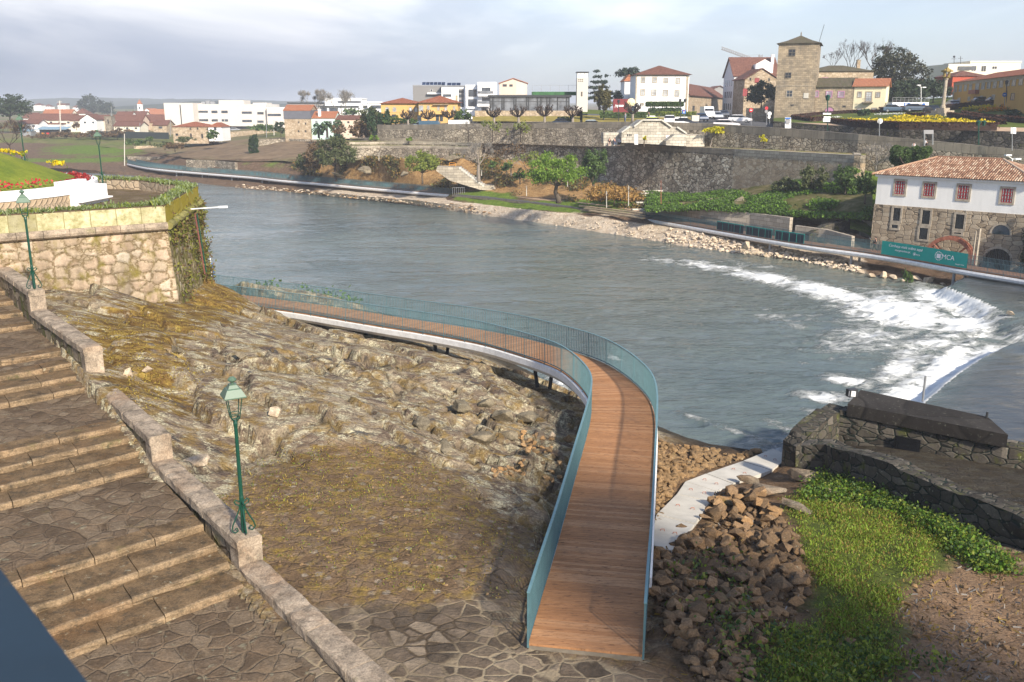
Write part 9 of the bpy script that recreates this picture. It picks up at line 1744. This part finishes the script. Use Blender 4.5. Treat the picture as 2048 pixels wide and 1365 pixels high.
def person(label,base,H,yaw,pose,skin,top,bottom,group=None,hair='hair',shorts=False):
 root=thing('person',base,label,'person',group);k=H/1.75;cs,sn=math.cos(yaw),math.sin(yaw)
 J={'hip':(0,0,.92),'waist':(0,0,1.08),'chest':(0,.0,1.32),'neck':(0,.0,1.5),'head':(0,.03,1.62),'crown':(0,.02,1.74)}
 for s,n in((-1,'l'),(1,'r')):J.update({n+'sh':(s*.19,0,1.42),n+'el':(s*.25,.02,1.13),n+'wr':(s*.24,.12,.88),n+'ha':(s*.24,.15,.78),n+'hp':(s*.1,0,.88),n+'kn':(s*.11,.03,.48),n+'an':(s*.11,0,.08),n+'to':(s*.12,.16,.03)})
 if pose=='walk':J.update({'lkn':(-.11,.18,.5),'lan':(-.11,.22,.1),'lto':(-.11,.38,.06),'rkn':(.11,-.04,.47),'ran':(.11,-.3,.12),'rto':(.11,-.18,.03),'lwr':(-.25,-.12,.92),'lha':(-.25,-.14,.83),'rwr':(.25,.25,.95),'rha':(.25,.3,.87)})
 if pose=='lean':
  for q in('chest','neck','head','crown','lsh','rsh','lel','rel','lwr','rwr','lha','rha'):x,y,z=J[q];J[q]=(x,y+(z-.95)*.55,.95+(z-.95)*.84)
  J.update({'lkn':(-.11,.16,.5),'lan':(-.11,.1,.1),'lto':(-.11,.27,.05),'rkn':(.11,-.05,.48),'ran':(.11,-.3,.12),'rto':(.11,-.2,.03)})
 if pose=='sit':
  for q in list(J):x,y,z=J[q];J[q]=(x,y,z-.46)
  J.update({'lkn':(-.13,.42,.48),'rkn':(.14,.42,.48),'lan':(-.13,.40,.06),'ran':(.14,.38,.06),'lto':(-.13,.56,.02),'rto':(.14,.55,.02),'lel':(-.24,.08,.72),'rel':(.24,.08,.72),'lwr':(-.12,.3,.62),'rwr':(.12,.3,.62),'lha':(-.06,.36,.6),'rha':(.08,.36,.6)})
 def sk(name,names,edges,rad,mat):
  idx={n:i for i,n in enumerate(names)};me=bpy.data.meshes.new(name);me.from_pydata([((J[n][0]*cs-J[n][1]*sn)*k,(J[n][0]*sn+J[n][1]*cs)*k,J[n][2]*k)for n in names],[(idx[a],idx[b])for a,b in edges],[]);me.materials.append(mat);o=link(name,me,None,root)
  sm=o.modifiers.new('skin','SKIN');sm.use_smooth_shade=True
  for n,v in zip(names,me.skin_vertices[0].data):q=rad[n];v.radius=(q[0]*k,q[1]*k)if isinstance(q,tuple)else(q*k,q*k);v.use_root=(n==names[0])
  o.modifiers.new('sub','SUBSURF').levels=1;return o
 E=[('hip','waist'),('waist','chest'),('chest','neck'),('neck','head'),('head','crown')]+[e for s in 'lr' for e in(('chest',s+'sh'),(s+'sh',s+'el'),(s+'el',s+'wr'),(s+'wr',s+'ha'),('hip',s+'hp'),(s+'hp',s+'kn'),(s+'kn',s+'an'),(s+'an',s+'to'))]
 rad={'hip':(.14,.1),'waist':(.13,.09),'chest':(.16,.1),'neck':.055,'head':(.085,.1),'crown':.06}
 for s in 'lr':rad.update({s+'sh':.06,s+'el':.042,s+'wr':.03,s+'ha':(.04,.022),s+'hp':.085,s+'kn':.058,s+'an':.04,s+'to':.035})
 sk('body',list(J),E,rad,M[skin]);g=1.16
 T=['waist','hip','chest','lsh','rsh','lel','rel','lwr','rwr'];tr_={n:tuple(q*g for q in rad[n])if isinstance(rad[n],tuple)else rad[n]*1.3 for n in T};sk('jacket',T,[('waist','hip'),('waist','chest'),('chest','lsh'),('chest','rsh'),('lsh','lel'),('rsh','rel'),('lel','lwr'),('rel','rwr')],tr_,top)
 T=['hip','lhp','rhp','lkn','rkn']+([]if shorts else['lan','ran']);tr_={n:tuple(q*1.1 for q in rad[n])if isinstance(rad[n],tuple)else rad[n]*1.25 for n in T};sk('shorts' if shorts else 'trousers',T,[('hip','lhp'),('hip','rhp'),('lhp','lkn'),('rhp','rkn')]+([]if shorts else[('lkn','lan'),('rkn','ran')]),tr_,bottom)
 hd=J['crown'];m=MB();q=Vector(((hd[0]*cs-(hd[1]-.03)*sn)*k,(hd[0]*sn+(hd[1]-.03)*cs)*k,(hd[2]-.05)*k))+Vector(base);m.blob(q,(.095*k,.105*k,.085*k),2,2,.08);m.build('hair',M[hair],root,True);return root
C_=lambda n,c:M.setdefault('cl_'+n,m_cloth('cloth_'+n,c))
navy,black,white_,denim,grey_,lime=C_('navy',(.02,.03,.06)),C_('black',(.012,.012,.014)),C_('white',(.72,.72,.75)),C_('denim',(.07,.11,.2)),C_('grey',(.35,.37,.42)),C_('khaki',(.3,.24,.17))
for x,lb,tp,bt2,yw in((1219,'person in a dark jacket sitting on the terrace edge, left of three',black,C_('skinrose',(.5,.35,.3)),3.0),(1229,'person in navy sitting on the terrace edge, middle of three',navy,denim,3.3),(1240,'person in a white top sitting on the terrace edge, right of three',white_,black,2.6)):
 p=aty(x,288.5,144);p.z=10.25;m=MB();person(lb,p,1.7,yw,'sit','skin',tp,bt2,'people sitting on the terrace')
m=MB();a=aty(1213,286,144.4);a.z=10.2;m.box(a+Vector((1.2,.25,0)),(3.2,.5,.42));o=m.build('bench',M['ashlar_pale'],loc=a);tag(o,'stone bench under the three seated people','bench')
p=aty(1297,245,158);person('person in a dark coat walking on the street above the stair house',p,1.75,1.4,'walk','skin',navy,black);p=aty(1250,246,158);person('person in a pale grey jacket on the street left of the stair house',p,1.7,1.9,'stand','skin',grey_,denim)
p=aty(1853,298,116);p.z=max(p.z,9.9);person('person in a white shirt and dark shorts climbing the ramp through the grey frame',p,1.25,.2,'lean','skin',white_,black,shorts=True);p=aty(1826,305,113);person('person in a white top half hidden behind the cloud pruned tree',p,1.2,-.6,'walk','skin',white_,C_('red',(.4,.05,.05)))
i=nearest(WP2,1733);p=WP2[i]+WB2[i]*1.1;p.z+=.02;person('person in dark clothes with a lime band walking on the far walkway',p,1.5,1.2,'walk','skin',black,C_('lime',(.05,.07,.06)))
p=ong(2035,208);person('person in dark clothes at the right edge of the garden',p,1.75,1.0,'walk','skin',navy,black)
def post(label,px,pyb,pyt,Y,r=.05,mat='metal_grey',name='sign_post',cat='sign',group=None):
 a,b=aty(px,pyb,Y),aty(px,pyt,Y);root=thing(name,a,label,cat,group);m=MB();m.tube([a,b],r,6);m.build('pole',M[mat],root);return root,a,b
def disc(root,px,py,Y,r,mat,name='disc',rim=None):
 c=aty(px,py,Y);m=MB();m.tube([c+Vector((0,.02,0)),c-Vector((0,.03,0))],r,18);o=m.build(name,M[mat],root);return o,c
def plate(root,x0,y0,x1,y1,Y,mat,name='board',th=.05):m=MB();m.slab(aty(x0,y1,Y),aty(x1,y1,Y),aty(x1,y0,Y),aty(x0,y0,Y),th);return m.build(name,M[mat],root)
rt,a,b=post('round pale traffic sign seen from behind above the street wall',1758.5,276,240,120.5);disc(rt,1760,243,120.6,.33,'sign_white')
rt,a,b=post('square white sign seen from behind at the right end of the street wall',2024,302,256,108.3);plate(rt,2021.5,255.5,2032,268,108.6,'sign_white')
rt,a,b=post('white information panel with a blue top at the left end of the garden wall',1576,262,236,133,.06);plate(rt,1570,235.5,1582,257,132.9,'sign_white','panel',.12);plate(rt,1570.5,236,1581.5,238.5,132.75,'sign_blue','header',.02);plate(rt,1572,240,1580,247,132.75,'sign_grey','map',.02);plate(rt,1572,249.5,1579,250.3,132.75,'ink','text_line',.02)
rt,a,b=post('green lantern post with four white direction boards by the garden wall',1655,262,200,128.5,.07,'lamp_green','street_lamp','street lamp');m=MB();m.box(b-Vector((0,0,.1)),(.3,.3,.55),.5,1.5);m.box(b+Vector((0,0,.45)),(.55,.55,.22),.5,.3);m.build('lantern',M['lamp_green'],rt)
for y,x0,x1 in((226.5,1646,1662),(233.5,1647.5,1661),(237.5,1646,1660.5),(241,1646,1660)):plate(rt,x0,y,x1,y+3.2,128.2,'sign_white','direction_board')
rt,a,b=post('grey metal portal frame on the ramp above the cloud pruned tree',1848.5,295,261,114.5,.09,'metal_grey','portal_frame','frame');m=MB();q0,q1=aty(1865,290,114.5),aty(1865,261,114.5);m.tube([q0,q1],.09,6);m.build('pole',M['metal_grey'],rt);plate(rt,1847.5,260.5,1867,268.5,114.4,'sign_grey','board',.12)
rt,a,b=post('no entry sign in front of the yard wall',1502,250,219,171);disc(rt,1502,221,170.8,.36,'sign_red');plate(rt,1500,220.3,1504,221.8,170.7,'sign_white','bar',.02)
rt,a,b=post('post with a red disc over a pale disc left of the tower',1533,250,214,172);disc(rt,1533,217,171.8,.3,'sign_red');disc(rt,1532.5,223.5,171.8,.3,'sign_grey')
rt,a,b=post('post with two white discs at the foot of the tower',1539,252,224,168);disc(rt,1539,228,167.8,.36,'sign_white');disc(rt,1538,235,167.8,.26,'sign_white')
rt,a,b=post('blue square road sign on a pole in front of the white house corner',1368,241,220,164);plate(rt,1364,220,1371.5,228,163.8,'sign_blue','board',.06);plate(rt,1367,221.5,1368.6,227,163.72,'sign_white','arrow',.02);plate(rt,1365.8,221.5,1369.8,223,163.72,'sign_red','bar',.02)
rt,a,b=post('blue round arrow sign in front of the ochre building',2009,212,186,150);disc(rt,2009,190,149.8,.34,'sign_blue');plate(rt,2006.8,189.6,2011,190.6,149.7,'sign_white','arrow',.02)
def lantern_post(label,px,pyb,pyt,Y,heads,mat='lamp_green',arm=.6):
 rt,a,b=post(label,px,pyb,pyt,Y,.07,mat,'street_lamp','street lamp')
 for s in heads:
  m=MB();e=b+Vector((s*arm,0,0));m.bar(b-Vector((0,0,.2)),e-Vector((0,0,.12)),.05)if s else None;m.box(e-Vector((0,0,.1)),(.24,.24,.42),.4,1.5);m.box(e+Vector((0,0,.32)),(.5,.5,.2),.4,.2);m.build('lantern',M[mat],rt)
 return rt
lantern_post('green double lantern post on the street before the flower garden',1957,294,250,112.5,(-.1,1.0));lantern_post('dark double lantern post at the corner of the white house',1361,240,204,168,(-.1,1.0),'metal_dark',.8);lantern_post('dark lantern post left of the dark pollarded tree',1237,243,206,165,(0,),'metal_dark');lantern_post('dark lantern post before the ochre building',2013,210,168,152,(0,),'metal_dark')
def modern(label,px,pyb,pyt,Y):
 rt,a,b=post(label,px,pyb,pyt,Y,.06,'sign_white','street_lamp','street lamp')
 for s,dz in((-.5,.3),(.6,-.1)):m=MB();e=b+Vector((s,0,dz));m.bar(b,e,.06);m.box(e,(.7,.35,.16),.2);m.build('lamp_head',M['sign_white'],rt)
modern('modern white double lamp behind the parking pavilion',1842,208,175,186);modern('modern white double lamp behind the right end of the mill roof',2024,345,318,103)
p=ong(1884,231);c=thing('stone_pillar',p,'tall carved granite pillory column with an ornate top in the garden','column');H=aty(1887,146,p.y).z-p.z;m=MB();m.box(p-Vector((0,0,.6)),(3.6,3.6,.95),.5);m.box(p+Vector((0,0,.35)),(2.5,2.5,.4),.5);m.box(p+Vector((0,0,.75)),(1.5,1.5,.4),.5);m.build('steps',M['stone_trim'],c)
m=MB();m.lathe(p+Vector((.0,0,1.15)),[(.42,0),(.42,.3),(.31,.4),(.27,H*.66),(.36,H*.67),(.36,H*.69),(.25,H*.7)],8);m.build('shaft',M['stone_trim'],c);m=MB();z=1.15+H*.7;m.box(p+Vector((0,0,z)),(.75,.75,.2),.3,1.5)
for k in range(4):a=k*math.pi/2+.6;m.bar(p+Vector((math.cos(a)*.5,math.sin(a)*.5,z+.2)),p+Vector((math.cos(a)*.5,math.sin(a)*.5,z+1.0)),.16);m.blob(p+Vector((math.cos(a)*.62,math.sin(a)*.62,z+1.15)),(.2,.2,.3),k,1)
m.box(p+Vector((0,0,z+1.0)),(1.3,1.3,.22),.3);m.box(p+Vector((0,0,z+1.22)),(.9,.9,H+.0-z-1.25 if H-z>1.5 else .5),.3,.1);m.build('capital',M['pillar_top'],c)
p=aty(1263,224,176);c=thing('parasol',p,'round cream parasol tilted towards the street, behind the dark pollarded tree','parasol');m=MB();m.tube([p,p+Vector((0,0,2.0))],.04,6);m.build('pole',M['metal_grey'],c);q=aty(1262.5,205.5,176);m=MB();m.tube([q+Vector((0,.12,.02)),q,q+Vector((0,-.16,0))],[.72,.76,.1],20);m.build('canopy',M['parasol'],c)
B=Bld('hoarding','maroon hoarding wall with faint white lettering beside the white annexe','hoarding',(1226,226),(1262,226),192,198.5,.3,M['maroon'],zdrop=.5);B.walls();u0,zz=B.hit(1228.5,216);flat_text('N',.95,M['sign_white'],B.root,B.P(u0,-.03,zz),B.u,(0,0,1),.3,.01);B.strip(1234,210.5,1247,214,'pale_strip',M['sign_white'],.02,.02)
def far_hedge(label,x0,x1,y,Y,h,leaf='lf_mid'):
 a,b=aty(x0,y,Y),aty(x1,y,Y);L_=(b-a).length;c=(a+b)/2;m=MB();m.box(c-Vector((0,0,.2)),(L_,.7,h+.1));o=m.build('hedge',M['hedge_green'],loc=c);tag(o,label,'hedge','low hedges along the street lawn');n=int(L_*90);P=np.stack([RNG.uniform(-L_/2,L_/2,n),RNG.uniform(-.42,.42,n),RNG.uniform(0,h+.12,n)],1);A,B2=rand_axes(RNG,n,.22);link('leaves',quadmesh('leaves',P,A,B2,[M[leaf]]),None,o)
far_hedge('low hedge on the lawn in front of the maroon hoarding',1200,1292,235,176,.7);far_hedge('low hedge on the lawn before the white house',1312,1392,232,178,.6,'lf_yellowgreen');far_hedge('dark low hedge at the foot of the flat clipped trees',1296,1362,226.5,196,.9,'lf_cypress')
far_hedge('dark hedge behind the parked dark blue car by the wall',1115,1145,247,172,1.0,'lf_dark')
m=MB();a=aty(1390,243,163);m.box(a,(1.3,.5,1.0),.1);o=m.build('stone_block',M['slab'],loc=a);tag(o,'pale stone block on the street edge left of the dark blue car','block')
def haze():
 t=bpy.data.materials.new('haze');t.use_nodes=True;nt=t.node_tree;nt.nodes.clear();o=nt.nodes.new('ShaderNodeOutputMaterial');v=nt.nodes.new('ShaderNodeVolumePrincipled');v.inputs['Density'].default_value=HAZE;v.inputs['Color'].default_value=(.80,.86,.95,1);v.inputs['Anisotropy'].default_value=.0;nt.links.new(v.outputs[0],o.inputs[1])
 m=MB();m.box((0,1950,-4),(5200,4700,50));b=m.build('haze',t);b['kind']='stuff'
HAZE=.00042
haze()
